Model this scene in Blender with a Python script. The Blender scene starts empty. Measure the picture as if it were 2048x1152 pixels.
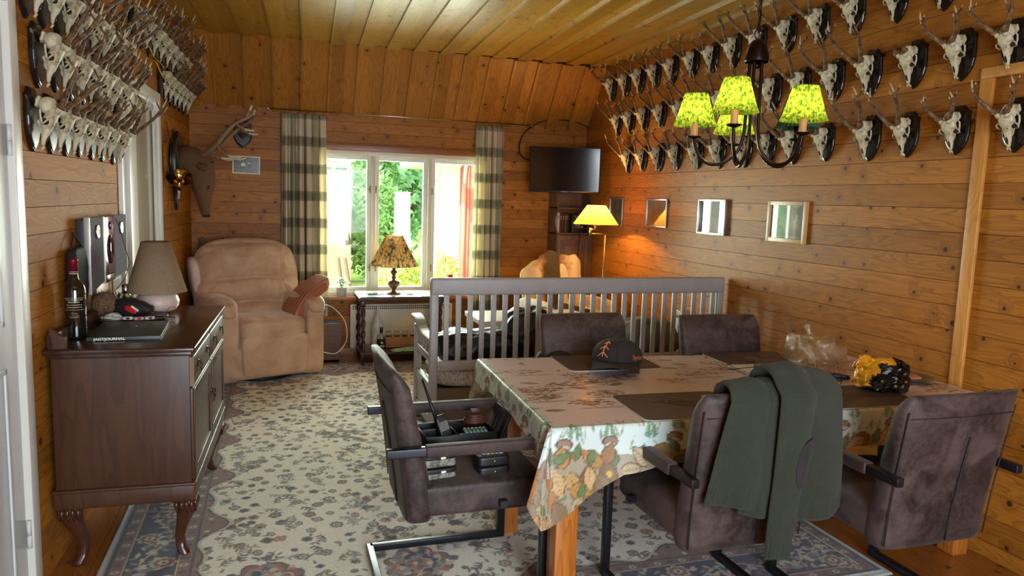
import bpy, bmesh, math, random
import numpy as np
from mathutils import Vector, Matrix, Euler, noise as mnoise
R = math.radians
PI = math.pi
sc = bpy.context.scene
COL = sc.collection
# ------------------------------------------------------------------ camera
F_PX, YAW, PIT, ROL = 1450.0, R(18.2), R(6.92), R(1.85)
CAM = Vector((0, 0, 1.6))
_cy, _sy, _cp, _sp = math.cos(YAW), math.sin(YAW), math.cos(PIT), math.sin(PIT)
_f = Vector((_sy * _cp, _cy * _cp, -_sp)); _r = Vector((_cy, -_sy, 0)); _u = _r.cross(_f)
_r2 = math.cos(ROL) * _r + math.sin(ROL) * _u
_u2 = -math.sin(ROL) * _r + math.cos(ROL) * _u
cd = bpy.data.cameras.new('camera'); cam = bpy.data.objects.new('camera', cd); COL.objects.link(cam)
cam.matrix_world = Matrix(((_r2.x, _u2.x, -_f.x, CAM.x), (_r2.y, _u2.y, -_f.y, CAM.y), (_r2.z, _u2.z, -_f.z, CAM.z), (0, 0, 0, 1)))
cd.sensor_width = 36; cd.lens = F_PX / 2048 * 36; cd.clip_start = 0.05; cd.clip_end = 200
sc.camera = cam
# ------------------------------------------------------------------ world and light
sc.view_settings.view_transform = 'Standard'; sc.view_settings.look = 'None'
sc.view_settings.gamma = 1; sc.view_settings.use_curve_mapping = False
sc.view_settings.exposure = 0.4
wd = bpy.data.worlds.new('sky'); sc.world = wd; wd.use_nodes = True
wn = wd.node_tree.nodes; wl = wd.node_tree.links
bg = wn['Background']
sky = wn.new('ShaderNodeTexSky'); sky.sky_type = 'HOSEK_WILKIE'; sky.turbidity = 6
sky.sun_direction = Vector((-0.5, 0.1, 0.8)).normalized()
wmix = wn.new('ShaderNodeMixRGB'); wmix.inputs[0].default_value = 0.75; wmix.inputs[2].default_value = (0.9, 0.95, 1.0, 1)
wl.new(sky.outputs[0], wmix.inputs[1]); wl.new(wmix.outputs[0], bg.inputs[0]); bg.inputs[1].default_value = 6.5
def light(name, kind, loc, energy, color=(1, 1, 1), rot=None, **kw):
    d = bpy.data.lights.new(name, kind); d.energy = energy; d.color = color
    for k, v in kw.items(): setattr(d, k, v)
    o = bpy.data.objects.new(name, d); COL.objects.link(o); o.location = loc
    if rot: o.rotation_euler = rot
    return o
light('sun', 'SUN', (0, 20, 10), 16.0, (1, .95, .86), rot=Vector((0.75, 0.25, -0.62)).to_track_quat('-Z', 'Y').to_euler(), angle=R(2))
# daylight entering by the big window and glass door behind the photographer, and by the far window
light('window_daylight', 'AREA', (0.75, -1.50, 1.35), 88, (.76, .88, 1.0), rot=(R(64), 0, R(0)), shape='RECTANGLE', size=1.7, size_y=1.7)
light('far_window_daylight', 'AREA', (1.2, 7.62, 1.35), 150, (.92, 1.0, .90), rot=(R(-90), 0, 0), shape='RECTANGLE', size=1.6, size_y=1.3)

# ------------------------------------------------------------------ mesh tools
class MB:
    """collects shapes; build() links them as one mesh object"""
    def __init__(s): s.v = []; s.f = []; s.m = []; s.s = []
    def add(s, vs, fs, m=0, sm=True):
        b = len(s.v); s.v += [tuple(v) for v in vs]
        for f in fs: s.f.append(tuple(i + b for i in f)); s.m.append(m); s.s.append(sm)
        return s
    def box(s, c, d, m=0, rz=0, rot=None, bev=0.0):
        x, y, z = d[0] / 2, d[1] / 2, d[2] / 2
        if bev > 0:
            b = min(bev, x * .9, y * .9, z * .9); vs = []; fs = []
            bm = bmesh.new(); bmesh.ops.create_cube(bm, size=1)
            for v in bm.verts: v.co = Vector((v.co.x * 2 * x, v.co.y * 2 * y, v.co.z * 2 * z))
            bmesh.ops.bevel(bm, geom=bm.edges[:], offset=b, segments=2, affect='EDGES', profile=.6)
            bm.verts.index_update(); vs = [v.co.copy() for v in bm.verts]; fs = [[v.index for v in f.verts] for f in bm.faces]; bm.free()
            sm = True
        else:
            vs = [Vector((a * x, b_ * y, c_ * z)) for a in (-1, 1) for b_ in (-1, 1) for c_ in (-1, 1)]
            fs = [(0, 1, 3, 2), (4, 6, 7, 5), (0, 4, 5, 1), (2, 3, 7, 6), (0, 2, 6, 4), (1, 5, 7, 3)]; sm = False
        M_ = rot.to_matrix() if isinstance(rot, Euler) else (rot if rot is not None else Matrix.Rotation(rz, 3, 'Z'))
        c = Vector(c); return s.add([M_ @ v + c for v in vs], fs, m, sm)
    def bb(s, x0, x1, y0, y1, z0, z1, m=0, bev=0.0):
        return s.box(((x0 + x1) / 2, (y0 + y1) / 2, (z0 + z1) / 2), (x1 - x0, y1 - y0, z1 - z0), m, bev=bev)
    def tube(s, path, rad, n=10, m=0, cap=True, sx=1.0, closed=False, up=None):
        path = [Vector(p) for p in path]; N = len(path)
        if not hasattr(rad, '__len__'): rad = [rad] * N
        vs = []; fs = []; prev = None
        for i, p in enumerate(path):
            if closed: t = path[(i + 1) % N] - path[i - 1]
            else: t = path[min(i + 1, N - 1)] - path[max(i - 1, 0)]
            if t.length < 1e-9: t = Vector((0, 0, 1))
            t.normalize()
            if prev is None:
                a = Vector(up) if up else (Vector((0, 0, 1)) if abs(t.z) < .9 else Vector((1, 0, 0)))
                u = t.cross(a).normalized()
            else:
                u = prev - t * prev.dot(t)
                if u.length < 1e-6: u = t.orthogonal()
                u.normalize()
            prev = u; w = t.cross(u)
            for k in range(n):
                a = 2 * PI * k / n
                vs.append(p + (u * math.cos(a) * sx + w * math.sin(a)) * rad[i])
        L = N if closed else N - 1
        for i in range(L):
            j = (i + 1) % N
            for k in range(n):
                fs.append((i * n + k, i * n + (k + 1) % n, j * n + (k + 1) % n, j * n + k))
        if cap and not closed:
            fs.append(tuple(range(n - 1, -1, -1))); fs.append(tuple((N - 1) * n + k for k in range(n)))
        return s.add(vs, fs, m)
    def cyl(s, p0, p1, r0, r1=None, n=20, m=0): return s.tube([p0, p1], [r0, r0 if r1 is None else r1], n, m)
    def lathe(s, prof, n=32, c=(0, 0, 0), m=0, cap=True, fn=None, M_=None):
        vs = []; fs = []; c = Vector(c)
        for i, (r, z) in enumerate(prof):
            for k in range(n):
                a = 2 * PI * k / n; rr = r
                if fn: rr = fn(r, z, a, i)
                v = Vector((rr * math.cos(a), rr * math.sin(a), z))
                if M_ is not None: v = M_ @ v
                vs.append(v + c)
        for i in range(len(prof) - 1):
            for k in range(n):
                fs.append((i * n + k, i * n + (k + 1) % n, (i + 1) * n + (k + 1) % n, (i + 1) * n + k))
        if cap:
            if prof[0][0] > 1e-5: fs.append(tuple(range(n - 1, -1, -1)))
            if prof[-1][0] > 1e-5: fs.append(tuple((len(prof) - 1) * n + k for k in range(n)))
        return s.add(vs, fs, m)
    def loft(s, secs, m=0, cap=True, sm=True):
        n = len(secs[0]); vs = [p for sec in secs for p in sec]; fs = []
        for i in range(len(secs) - 1):
            for k in range(n): fs.append((i * n + k, i * n + (k + 1) % n, (i + 1) * n + (k + 1) % n, (i + 1) * n + k))
        if cap: fs.append(tuple(range(n - 1, -1, -1))); fs.append(tuple((len(secs) - 1) * n + k for k in range(n)))
        return s.add(vs, fs, m, sm)
    def prism(s, pts, ax, o0, o1, m=0, sm=False):
        """pts 2-D outline; extruded along ax from o0 to o1"""
        def P3(a, b, o): return {'x': (o, a, b), 'y': (a, o, b), 'z': (a, b, o)}[ax]
        n = len(pts); vs = [P3(a, b, o0) for a, b in pts] + [P3(a, b, o1) for a, b in pts]
        fs = [tuple(range(n)), tuple(range(2 * n - 1, n - 1, -1))] + [(k, (k + 1) % n, n + (k + 1) % n, n + k) for k in range(n)]
        return s.add(vs, fs, m, sm)
    def sup(s, c, d, k=5.0, n=12, m=0, rot=None, fn=None, kz=None):
        """rounded-box cushion: cube points pulled onto a superellipsoid"""
        idx = {}; vs = []; fs = []
        def vid(i, j, l):
            key = (i, j, l)
            if key not in idx:
                p = [2 * t / n - 1 for t in key]; p = [math.sin(q * PI / 2) * .35 + q * .65 for q in p]
                nn = sum(abs(q) ** k for q in p) ** (1 / k)
                p = [q / nn for q in p]
                v = Vector((p[0] * d[0] / 2, p[1] * d[1] / 2, p[2] * d[2] / 2))
                if fn: v = fn(v)
                idx[key] = len(vs); vs.append(v)
            return idx[key]
        for a in range(n):
            for b in range(n):
                fs.append((vid(a, b, 0), vid(a, b + 1, 0), vid(a + 1, b + 1, 0), vid(a + 1, b, 0)))
                fs.append((vid(a, b, n), vid(a + 1, b, n), vid(a + 1, b + 1, n), vid(a, b + 1, n)))
                fs.append((vid(a, 0, b), vid(a + 1, 0, b), vid(a + 1, 0, b + 1), vid(a, 0, b + 1)))
                fs.append((vid(a, n, b), vid(a, n, b + 1), vid(a + 1, n, b + 1), vid(a + 1, n, b)))
                fs.append((vid(0, a, b), vid(0, a, b + 1), vid(0, a + 1, b + 1), vid(0, a + 1, b)))
                fs.append((vid(n, a, b), vid(n, a + 1, b), vid(n, a + 1, b + 1), vid(n, a, b + 1)))
        M_ = rot.to_matrix() if isinstance(rot, Euler) else (rot if rot is not None else Matrix.Identity(3))
        c = Vector(c); return s.add([M_ @ v + c for v in vs], fs, m, True)
    def ell(s, c, d, n=10, m=0, rot=None, fn=None): return s.sup(c, d, 2.0, n, m, rot, fn)
    def grid(s, nu, nv, fn, m=0, sm=True, thick=0.0):
        vs = [Vector(fn(i / nu, j / nv)) for j in range(nv + 1) for i in range(nu + 1)]
        w = nu + 1; fs = [(j * w + i, j * w + i + 1, (j + 1) * w + i + 1, (j + 1) * w + i) for j in range(nv) for i in range(nu)]
        return s.add(vs, fs, m, sm)
    def build(s, name, mats, parent=None, loc=None, rot=None, mod=None, recalc=True, auto=None, link=True):
        me = bpy.data.meshes.new(name); me.from_pydata(s.v, [], s.f)
        if not isinstance(mats, (list, tuple)): mats = [mats]
        for mt in mats: me.materials.append(mt)
        me.polygons.foreach_set('material_index', s.m); me.polygons.foreach_set('use_smooth', s.s); me.update()
        if recalc:
            bm = bmesh.new(); bm.from_mesh(me); bmesh.ops.recalc_face_normals(bm, faces=bm.faces[:]); bm.to_mesh(me); bm.free()
        o = bpy.data.objects.new(name, me)
        if link: COL.objects.link(o)
        if parent is not None: o.parent = parent
        if loc is not None: o.location = loc
        if rot is not None: o.rotation_euler = rot
        if auto:
            try: me.set_sharp_from_angle(angle=R(auto))
            except Exception: pass
        if mod:
            for k, a in mod.items():
                if k == 'sub': q = o.modifiers.new('s', 'SUBSURF'); q.levels = a; q.render_levels = a
                if k == 'bev': q = o.modifiers.new('b', 'BEVEL'); q.width = a; q.segments = 2; q.limit_method = 'ANGLE'
                if k == 'solid': q = o.modifiers.new('t', 'SOLIDIFY'); q.thickness = a; q.offset = 0
        return o
def thing(name, label, cat, loc=(0, 0, 0), rz=0, group=None, rot=None):
    o = bpy.data.objects.new(name, None); COL.objects.link(o); o.empty_display_size = .1
    o.location = loc; o.rotation_euler = rot if rot is not None else (0, 0, rz)
    o['label'] = label; o['category'] = cat
    if group: o['group'] = group
    return o
def tag(o, label, cat, group=None):
    o['label'] = label; o['category'] = cat
    if group: o['group'] = group
    return o
def struct(o): o['kind'] = 'structure'; return o
def lab(o, l): o['label'] = l; return o
def hsh(*a): return random.Random(repr(a)).random()

# ------------------------------------------------------------------ materials
def srgb(r, g, b):
    f = lambda c: (c / 255 / 12.92) if c / 255 <= .04045 else ((c / 255 + .055) / 1.055) ** 2.4
    return (f(r), f(g), f(b), 1)
class NT:
    def __init__(s, name):
        s.mat = bpy.data.materials.new(name); s.mat.use_nodes = True
        s.n = s.mat.node_tree.nodes; s.l = s.mat.node_tree.links
        s.b = s.n['Principled BSDF']; s.out = s.n['Material Output']
    def node(s, t, ins=None, **kw):
        nd = s.n.new('ShaderNode' + t)
        for k, v in kw.items(): setattr(nd, k, v)
        if ins:
            for k, v in ins.items(): s.set(nd.inputs[k], v)
        return nd
    def set(s, inp, v):
        if hasattr(v, 'is_linked') or isinstance(v, bpy.types.NodeSocket): s.l.new(v, inp)
        else: inp.default_value = v
    def math(s, op, a, b=None, c=None):
        nd = s.n.new('ShaderNodeMath'); nd.operation = op; s.set(nd.inputs[0], a)
        if b is not None: s.set(nd.inputs[1], b)
        if c is not None: s.set(nd.inputs[2], c)
        return nd.outputs[0]
    def mix(s, f, a, b, mode='MIX'):
        nd = s.n.new('ShaderNodeMixRGB'); nd.blend_type = mode; s.set(nd.inputs[0], f); s.set(nd.inputs[1], a); s.set(nd.inputs[2], b); return nd.outputs[0]
    def ramp(s, f, stops, interp='LINEAR'):
        nd = s.n.new('ShaderNodeValToRGB'); cr = nd.color_ramp; cr.interpolation = interp
        while len(cr.elements) < len(stops): cr.elements.new(.5)
        for e, (p, c) in zip(cr.elements, stops): e.position = p; e.color = c if len(c) == 4 else (*c, 1)
        s.set(nd.inputs[0], f); return nd.outputs[0]
    def coord(s, scale=None, kind='Object'):
        o = s.n.new('ShaderNodeTexCoord').outputs[kind]
        if scale is not None:
            mp = s.n.new('ShaderNodeMapping'); mp.inputs['Scale'].default_value = scale; s.l.new(o, mp.inputs[0]); o = mp.outputs[0]
        return o
    def noise(s, v, sc_=5, det=3, rough=.5, dist=0.0, dim='3D'):
        nd = s.n.new('ShaderNodeTexNoise'); nd.noise_dimensions = dim; s.set(nd.inputs['Vector'], v)
        nd.inputs['Scale'].default_value = sc_; nd.inputs['Detail'].default_value = det; nd.inputs['Roughness'].default_value = rough; nd.inputs['Distortion'].default_value = dist
        return nd.outputs[0]
    def bump(s, h, st=.3, d=.01):
        nd = s.n.new('ShaderNodeBump'); nd.inputs['Strength'].default_value = st; nd.inputs['Distance'].default_value = d; s.l.new(h, nd.inputs['Height']); s.l.new(nd.outputs[0], s.b.inputs['Normal'])
    def fin(s, col=None, rough=None, metal=None, **kw):
        if col is not None: s.set(s.b.inputs['Base Color'], col)
        if rough is not None: s.set(s.b.inputs['Roughness'], rough)
        if metal is not None: s.set(s.b.inputs['Metallic'], metal)
        for k, v in kw.items(): s.set(s.b.inputs[k.replace('_', ' ')], v)
        return s.mat
_mc = {}
def M(name, c, rough=.5, metal=0.0, var=.12, vs=8.0, bump=0.0, bs=60.0, **kw):
    """plain procedural surface: colour gently varied by noise, optional fine bump"""
    if name in _mc: return _mc[name]
    t = NT(name); co = t.coord(); col = srgb(*c)
    d = tuple(x * (1 - var) for x in col[:3]) + (1,); e = tuple(min(1, x * (1 + var)) for x in col[:3]) + (1,)
    n = t.noise(co, vs, 4, .6)
    cc = t.ramp(n, [(.3, d), (.7, e)])
    t.fin(cc, rough, metal, **kw)
    if bump: t.bump(t.noise(co, bs, 3, .6), bump, .004)
    _mc[name] = t.mat; return t.mat
def wood(name, grain='x', across='z', pitch=.12, cols=((150, 92, 40), (186, 122, 58), (112, 62, 26)), rough=.38, knots=1.0, off=0.0, ring=1.0, bump=.12, tone=.35, coat=.15, ksc=5.5, spec=.5):
    """aged pine boards: a tone per board, flame grain bending round knots"""
    if name in _mc: return _mc[name]
    t = NT(name); co = t.coord(); sp = t.node('SeparateXYZ', {0: co}).outputs
    ax = {'x': sp[0], 'y': sp[1], 'z': sp[2]}
    a = ax[grain]; b = ax[across]
    third = [k for k in 'xyz' if k not in (grain, across)][0]; c3 = ax[third]
    bid = t.math('FLOOR', t.math('DIVIDE', t.math('ADD', b, off), pitch)) if pitch else 0.0
    wn_ = t.node('TexWhiteNoise', {1: bid}, noise_dimensions='1D').outputs if pitch else None
    rnd = wn_[0] if pitch else t.math('MULTIPLY', a, 0.0)
    a2 = t.math('ADD', a, t.math('MULTIPLY', rnd, 37.0))
    # knots
    kv = t.node('CombineXYZ', {0: a2, 1: t.math('ADD', b, t.math('MULTIPLY', rnd, 5.0)), 2: t.math('MULTIPLY', c3, .3)}).outputs[0]
    vo = t.node('TexVoronoi', {'Vector': kv, 'Scale': ksc, 'Randomness': 1.0}, voronoi_dimensions='2D'); kd = vo.outputs['Distance']; kc = t.node('SeparateColor', {0: vo.outputs['Color']}).outputs[0]
    on = t.math('GREATER_THAN', kc, 1 - .5 * knots)
    kr = t.math('MULTIPLY', on, t.math('SUBTRACT', 1.0, t.node('MapRange', {0: kd, 1: .0, 2: .28}).outputs[0]))
    core = t.math('MULTIPLY', on, t.math('LESS_THAN', kd, t.math('ADD', .026, t.math('MULTIPLY', t.node('SeparateColor', {0: vo.outputs['Color']}).outputs[1], .05))))
    # grain
    gv = t.node('CombineXYZ', {0: t.math('MULTIPLY', a2, .9), 1: t.math('ADD', t.math('MULTIPLY', b, 7.0), t.math('MULTIPLY', kr, .9)), 2: t.math('ADD', t.math('MULTIPLY', c3, 6.0), t.math('MULTIPLY', rnd, 11.0))}).outputs[0]
    g0 = t.noise(gv, 1.6, 2, .4, .3)
    rings = t.math('FRACT', t.math('MULTIPLY', g0, 13.0 * ring))
    rings = t.math('POWER', rings, 2.2)
    fv = t.node('CombineXYZ', {0: t.math('MULTIPLY', a2, 3.0), 1: t.math('MULTIPLY', b, 160.0), 2: t.math('MULTIPLY', c3, 160.0)}).outputs[0]
    fine = t.noise(fv, 1.0, 3, .6)
    base = t.mix(t.noise(gv, .5, 2), srgb(*cols[0]), srgb(*cols[1]))
    base = t.mix(t.math('MULTIPLY', rings, .5), base, srgb(*cols[2]))
    base = t.mix(t.math('MULTIPLY', t.math('SUBTRACT', fine, .35), .6), base, srgb(*[x * .7 for x in cols[2]]))
    if pitch:
        val = t.math('ADD', 1 - tone / 2, t.math('MULTIPLY', wn_[0], tone))
        base = t.mix(1.0, base, t.node('CombineXYZ', {0: val, 1: t.math('POWER', val, 1.15), 2: t.math('POWER', val, 1.3)}).outputs[0], 'MULTIPLY')
    base = t.mix(t.math('MULTIPLY', kr, .35), base, srgb(*[x * .75 for x in cols[2]]))
    base = t.mix(t.math('MULTIPLY', core, .85), base, srgb(46, 22, 10))
    t.fin(base, rough, **{'Specular IOR Level': spec})
    try: t.b.inputs['Coat Weight'].default_value = coat; t.b.inputs['Coat Roughness'].default_value = .25
    except Exception: pass
    if bump: t.bump(t.math('ADD', t.math('MULTIPLY', rings, -.5), fine), bump, .002)
    _mc[name] = t.mat; return t.mat
# ------------------------------------------------------------------ room shell
XR, YF, ZC = 3.186, 7.30, 2.95
LW_O = Vector((-0.735, YF, 0)); LW_A = math.atan(.04)
# frame of the left wall: local x runs along the wall away from the photographer, local -y points into the room... see lw()
def lw(s_, out, z):
    """point on the left wall: s_ = world y where it stands, out = distance into the room"""
    return Vector((LW_O.x - .04 * (YF - s_) + out, s_ - .04 * out, z))
LWR = -LW_A   # rotation of things that stand along the left wall
PINE = dict(cols=((160, 96, 26), (192, 128, 46), (104, 56, 14)), rough=.5, coat=.03, spec=.25)
m_far = wood('pine_far_wall', 'x', 'z', .1, off=.0, **PINE)
m_right = wood('pine_right_wall', 'y', 'z', .12, off=.05, **PINE)
m_left = wood('pine_left_wall', 'x', 'z', .108, off=.0, ksc=4.5, **{**PINE, 'rough': .62, 'coat': 0, 'spec': .12})
m_ceil = wood('pine_ceiling', 'y', 'x', .124, rough=.3, cols=((164, 120, 40), (188, 144, 56), (118, 76, 22)), bump=.1, coat=.1, spec=.4)
m_slope = wood('pine_slope', 'z', 'x', .124, rough=.45, coat=.05, spec=.3, cols=((160, 98, 30), (188, 126, 48), (108, 60, 16)))
m_floor = wood('pine_floor', 'y', 'x', .13, rough=.3, cols=((150, 88, 34), (172, 106, 44), (106, 56, 20)), coat=.3)
m_floor2 = m_floor
m_dark = M('gap_shadow_wood', (60, 32, 14), .9)
m_trim = wood('pine_trim', 'z', 'x', .5, cols=((196, 136, 62), (208, 150, 76), (166, 104, 42)), knots=.1)
m_trimx = wood('pine_trim_flat', 'x', 'z', .5, cols=((158, 88, 26), (186, 116, 42), (108, 54, 14)), knots=.6)
m_white = M('white_gloss_paint', (226, 226, 216), .3, var=.03)
m_cream = M('cream_paint', (222, 214, 190), .35, var=.04)

WX0, WX1, WZ0, WZ1 = .36, 2.09, .60, 2.03     # window opening in the far wall
def planks(mb, a0, a1, z0, z1, pitch, off, put, holes=(), gap=.0025):
    """rows of boards between a0..a1, cut round holes (a0,a1,z0,z1)"""
    k = math.floor((z0 + off) / pitch); z = k * pitch - off
    while z < z1:
        lo, hi = max(z + gap / 2, z0), min(z + pitch - gap / 2, z1)
        zs = sorted({lo, hi} | {h for H in holes for h in H[2:4] if lo < h < hi})
        for q in range(len(zs) - 1):
            l2, h2 = zs[q], zs[q + 1]
            if h2 - l2 < .001: continue
            segs = [(a0, a1)]
            for H in holes:
                if H[2] < (l2 + h2) / 2 < H[3]:
                    segs = [t for (p, r) in segs for t in ((p, min(r, H[0])), (max(p, H[1]), r)) if t[1] - t[0] > .005]
            for (p, r) in segs: put(mb, p, r, l2, h2)
        z += pitch
# far wall
mb = MB()
planks(mb, -.78, XR + .02, -.02, 2.45, .1, 0, lambda mb, p, r, l, h: mb.bb(p, r, YF, YF + .022, l, h), [(WX0, WX1, WZ0, WZ1)])
for (p, r, l, h) in ((-.85, WX0, -.05, 3.2), (WX1, XR + .1, -.05, 3.2), (WX0, WX1, -.05, WZ0), (WX0, WX1, WZ1, 3.2)):
    mb.bb(p, r, YF + .022, YF + .14, l, h, 1)
struct(mb.build('wall_far', [m_far, m_dark]))
# right wall, with the board joint at the vertical trim
mb = MB()
planks(mb, -2.0, YF, -.02, 3.1, .12, .05, lambda mb, p, r, l, h: mb.bb(XR, XR + .022, p, r, l, h))
mb.bb(XR + .022, XR + .12, -2.1, YF + .1, -.05, 3.2, 1)
struct(mb.build('wall_right', [m_right, m_dark]))
# left wall, built along its own slightly turned line
D2 = (4.70, 5.76, 0.0, 2.20); D1 = (2.02, 3.07, 0.0, 2.24)
mb = MB()
planks(mb, -9.4, 0, -.02, 3.1, .108, 0, lambda mb, p, r, l, h: mb.bb(p, r, 0, .022, l, h), [(d[0] - YF, d[1] - YF, d[2] - .1, d[3]) for d in (D1, D2)])
for (p, r, l, h) in ((-9.4, D1[0] - YF, -.05, 3.2), (D1[1] - YF, D2[0] - YF, -.05, 3.2), (D2[1] - YF, .1, -.05, 3.2), (D1[0] - YF, D1[1] - YF, D1[3], 3.2), (D2[0] - YF, D2[1] - YF, D2[3], 3.2)):
    mb.bb(p, r, .022, .14, l, h, 1)
struct(mb.build('wall_left', [m_left, m_dark], loc=LW_O, rot=(0, 0, PI / 2 - LW_A)))
# back wall behind the photographer with a wide window opening
mb = MB()
for (p, r, l, h) in ((-1.3, -.35, 0, 3.0), (2.25, 3.3, 0, 3.0), (-.35, 2.25, 0, .45), (-.35, 2.25, 2.25, 3.0)):
    mb.bb(p, r, -1.55, -1.45, l, h)
struct(mb.build('wall_back', [m_far]))
# floor boards
mb = MB(); x = -1.4
while x < XR + .05:
    mb.bb(x + .001, x + .129, -1.6, YF + .05, -.03, 0); x += .13
mb.bb(-1.5, XR + .1, -1.7, YF + .1, -.06, -.03, 1)
struct(mb.build('floor', [m_floor, m_dark]))
# ceiling: overlapping boards running away from the photographer, slightly turned like the left wall
mb = MB(); x0 = -.02
for k in range(-9, 17):
    xa = k * .2475 - .015
    mb.bb(xa, xa + .125, -9.0, 0.02, -.0, .02)        # lower boards
    mb.bb(xa + .11, xa + .26, -9.0, 0.03, .02, .035)    # upper boards
mb.bb(-2.9, 4.6, -9.0, .4, .035, .2, 1)
struct(mb.build('ceiling', [m_ceil, m_dark], loc=(0, 6.86, 2.925), rot=(0, 0, -.045)))
# slope between ceiling and far wall
SL0, SL1 = Vector((0, 7.285, 2.385)), Vector((0, 6.86, 2.945))
ln = (SL1 - SL0).length; ang = math.atan2(SL0.y - SL1.y, SL1.z - SL0.z)
mb = MB()
for k in range(-4, 14):
    xa = k * .2475 - .02
    e = .003 * ((k * 7) % 5)
    mb.bb(xa, xa + .118, -.022, 0, -.035 + e, ln)
    mb.bb(xa + .105, xa + .255, 0, .018, -.005, ln)
mb.bb(-.95, 3.35, .018, .12, 0, ln + .05, 1)
struct(mb.build('ceiling_slope', [m_slope, m_dark], loc=(0, SL0.y, SL0.z), rot=(ang, 0, 0)))
# baseboard and boxed pipe under the window
mb = MB(); mb.bb(-.72, XR, YF - .018, YF, 0, .075, bev=.004)
struct(mb.build('baseboard_far', m_trimx))
mb = MB(); mb.bb(XR - .018, XR, -1.4, YF - .02, 0, .07, bev=.004)
struct(mb.build('baseboard_right', wood('pine_trim_y', 'y', 'z', .5, knots=.5, cols=PINE['cols'])))
# pale vertical trim strip and its top return on the right wall
mb = MB(); mb.bb(XR - .02, XR, 2.60, 2.665, 0, 2.235, bev=.003); mb.bb(XR - .02, XR, .9, 2.665, 2.235, 2.285, bev=.003)
struct(mb.build('trim_1', m_trim))

# ------------------------------------------------------------------ far window
def ringframe(mb, x0, x1, z0, z1, w, y0, y1, m=0, bev=.003):
    mb.bb(x0, x0 + w, y0, y1, z0, z1, m, bev); mb.bb(x1 - w, x1, y0, y1, z0, z1, m, bev)
    mb.bb(x0 + w * .98, x1 - w * .98, y0, y1, z0, z0 + w, m, bev); mb.bb(x0 + w * .98, x1 - w * .98, y0, y1, z1 - w, z1, m, bev)
t = NT('window_glass'); gl = t.node('BsdfGlass', {'IOR': 1.45, 'Roughness': 0.0}); tr = t.node('BsdfTransparent', {0: (.93, .97, .94, 1)})
fr = t.node('Fresnel', {'IOR': 1.45}); gs = t.node('BsdfGlossy', {'Roughness': .02})
mx = t.node('MixShader', {0: t.math('MULTIPLY', fr.outputs[0], .8)}); t.l.new(tr.outputs[0], mx.inputs[1]); t.l.new(gs.outputs[0], mx.inputs[2]); t.l.new(mx.outputs[0], t.out.inputs[0])
m_glass = t.mat
win = thing('window_1', '', '', (0, 0, 0)); del win['label']; del win['category']; struct(win)
mb = MB(); ringframe(mb, WX0, WX1, WZ0, WZ1, .045, YF - .012, YF + .13)
for xp in (.925, 1.49): mb.bb(xp - .018, xp + .018, YF - .008, YF + .12, WZ0 + .04, WZ1 - .04, bev=.003)
mb.build('window_frame', m_cream, win)
for (a, b) in ((.405, .907), (.943, 1.472), (1.508, 2.045)):
    mb = MB(); ringframe(mb, a, b, WZ0 + .045, WZ1 - .045, .042, YF + .03, YF + .075); sash = mb.build('sash', m_white, win)
    mb = MB(); mb.bb(a + .04, b - .04, YF + .05, YF + .054, WZ0 + .085, WZ1 - .085); mb.build('pane', m_glass, sash)
    mb = MB()
    for hz in (.88, 1.66):
        hx = b - .012 if a < .5 else a + .012
        mb.cyl((hx, YF + .022, hz - .035), (hx, YF + .022, hz + .035), .005, n=8); mb.cyl((hx - .02, YF + .022, hz), (hx, YF + .028, hz), .004, n=8)
    mb.build('hinge', M('brass_hinge', (150, 128, 84), .35, 1.0), sash)
mb = MB(); mb.bb(WX0 - .03, WX1 + .03, YF - .07, YF + .13, WZ0 - .035, WZ0 + .002, bev=.006)
mb.build('window_sill', wood('pine_sill', 'x', 'z', .5, cols=((196, 120, 52), (214, 144, 72), (150, 84, 34)), knots=.3), win)
mb = MB(); mb.bb(WX0 - .03, WX1 + .03, YF - .02, YF, WZ1 - .005, WZ1 + .055, bev=.004); mb.build('window_casing', m_trimx, win)
# plain window frame behind the photographer
w2 = thing('window_2', '', '', (0, 0, 0)); del w2['label']; del w2['category']; struct(w2)
mb = MB(); ringframe(mb, -.35, 2.25, .45, 2.25, .06, -1.56, -1.44); mb.bb(.92, .98, -1.55, -1.46, .5, 2.2, bev=.003); mb.build('window_frame', m_cream, w2)

# ------------------------------------------------------------------ doors in the left wall
m_mint = M('pale_mint_paint', (196, 214, 200), .35, var=.04)
m_doorw = M('cool_white_door_paint', (216, 220, 220), .25, var=.03)
def lwthing(nm, s_, z=0):
    o = thing(nm, '', '', lw(s_, 0, z), LWR); del o['label']; del o['category']; return struct(o)
# in these things local y runs along the wall away from the photographer, local x points into the room
d1 = lwthing('door_1', 3.07)
mb = MB()
mb.bb(-.12, .018, -.0, .075, 0, 2.31, bev=.004); mb.bb(-.12, .018, -1.13, -1.05, 0, 2.31, bev=.004); mb.bb(-.12, .018, -1.05, 0, 2.235, 2.31, bev=.004)
mb.build('door_frame', m_white, d1)
mb = MB(); mb.bb(-.05, -.005, -1.04, -.006, .01, 2.232, bev=.003)
for z0, z1 in ((.15, .95), (1.1, 2.08)):
    mb.bb(-.004, .004, -.92, -.13, z0, z0 + .02, bev=.002); mb.bb(-.004, .004, -.92, -.13, z1 - .02, z1, bev=.002)
    mb.bb(-.004, .004, -.92, -.90, z0, z1, bev=.002); mb.bb(-.004, .004, -.15, -.13, z0, z1, bev=.002)
leaf = mb.build('door_leaf', m_doorw, d1)
mb = MB()
for z in (.22, 1.7): mb.cyl((.006, -.012, z), (.006, -.012, z + .05), .008, n=10); mb.cyl((.006, -.012, z + .053), (.006, -.012, z + .11), .008, n=10)
mb.build('hinge', m_doorw, leaf)
d2 = lwthing('door_2', 4.70)
mb = MB(); W2 = 1.06
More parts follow.
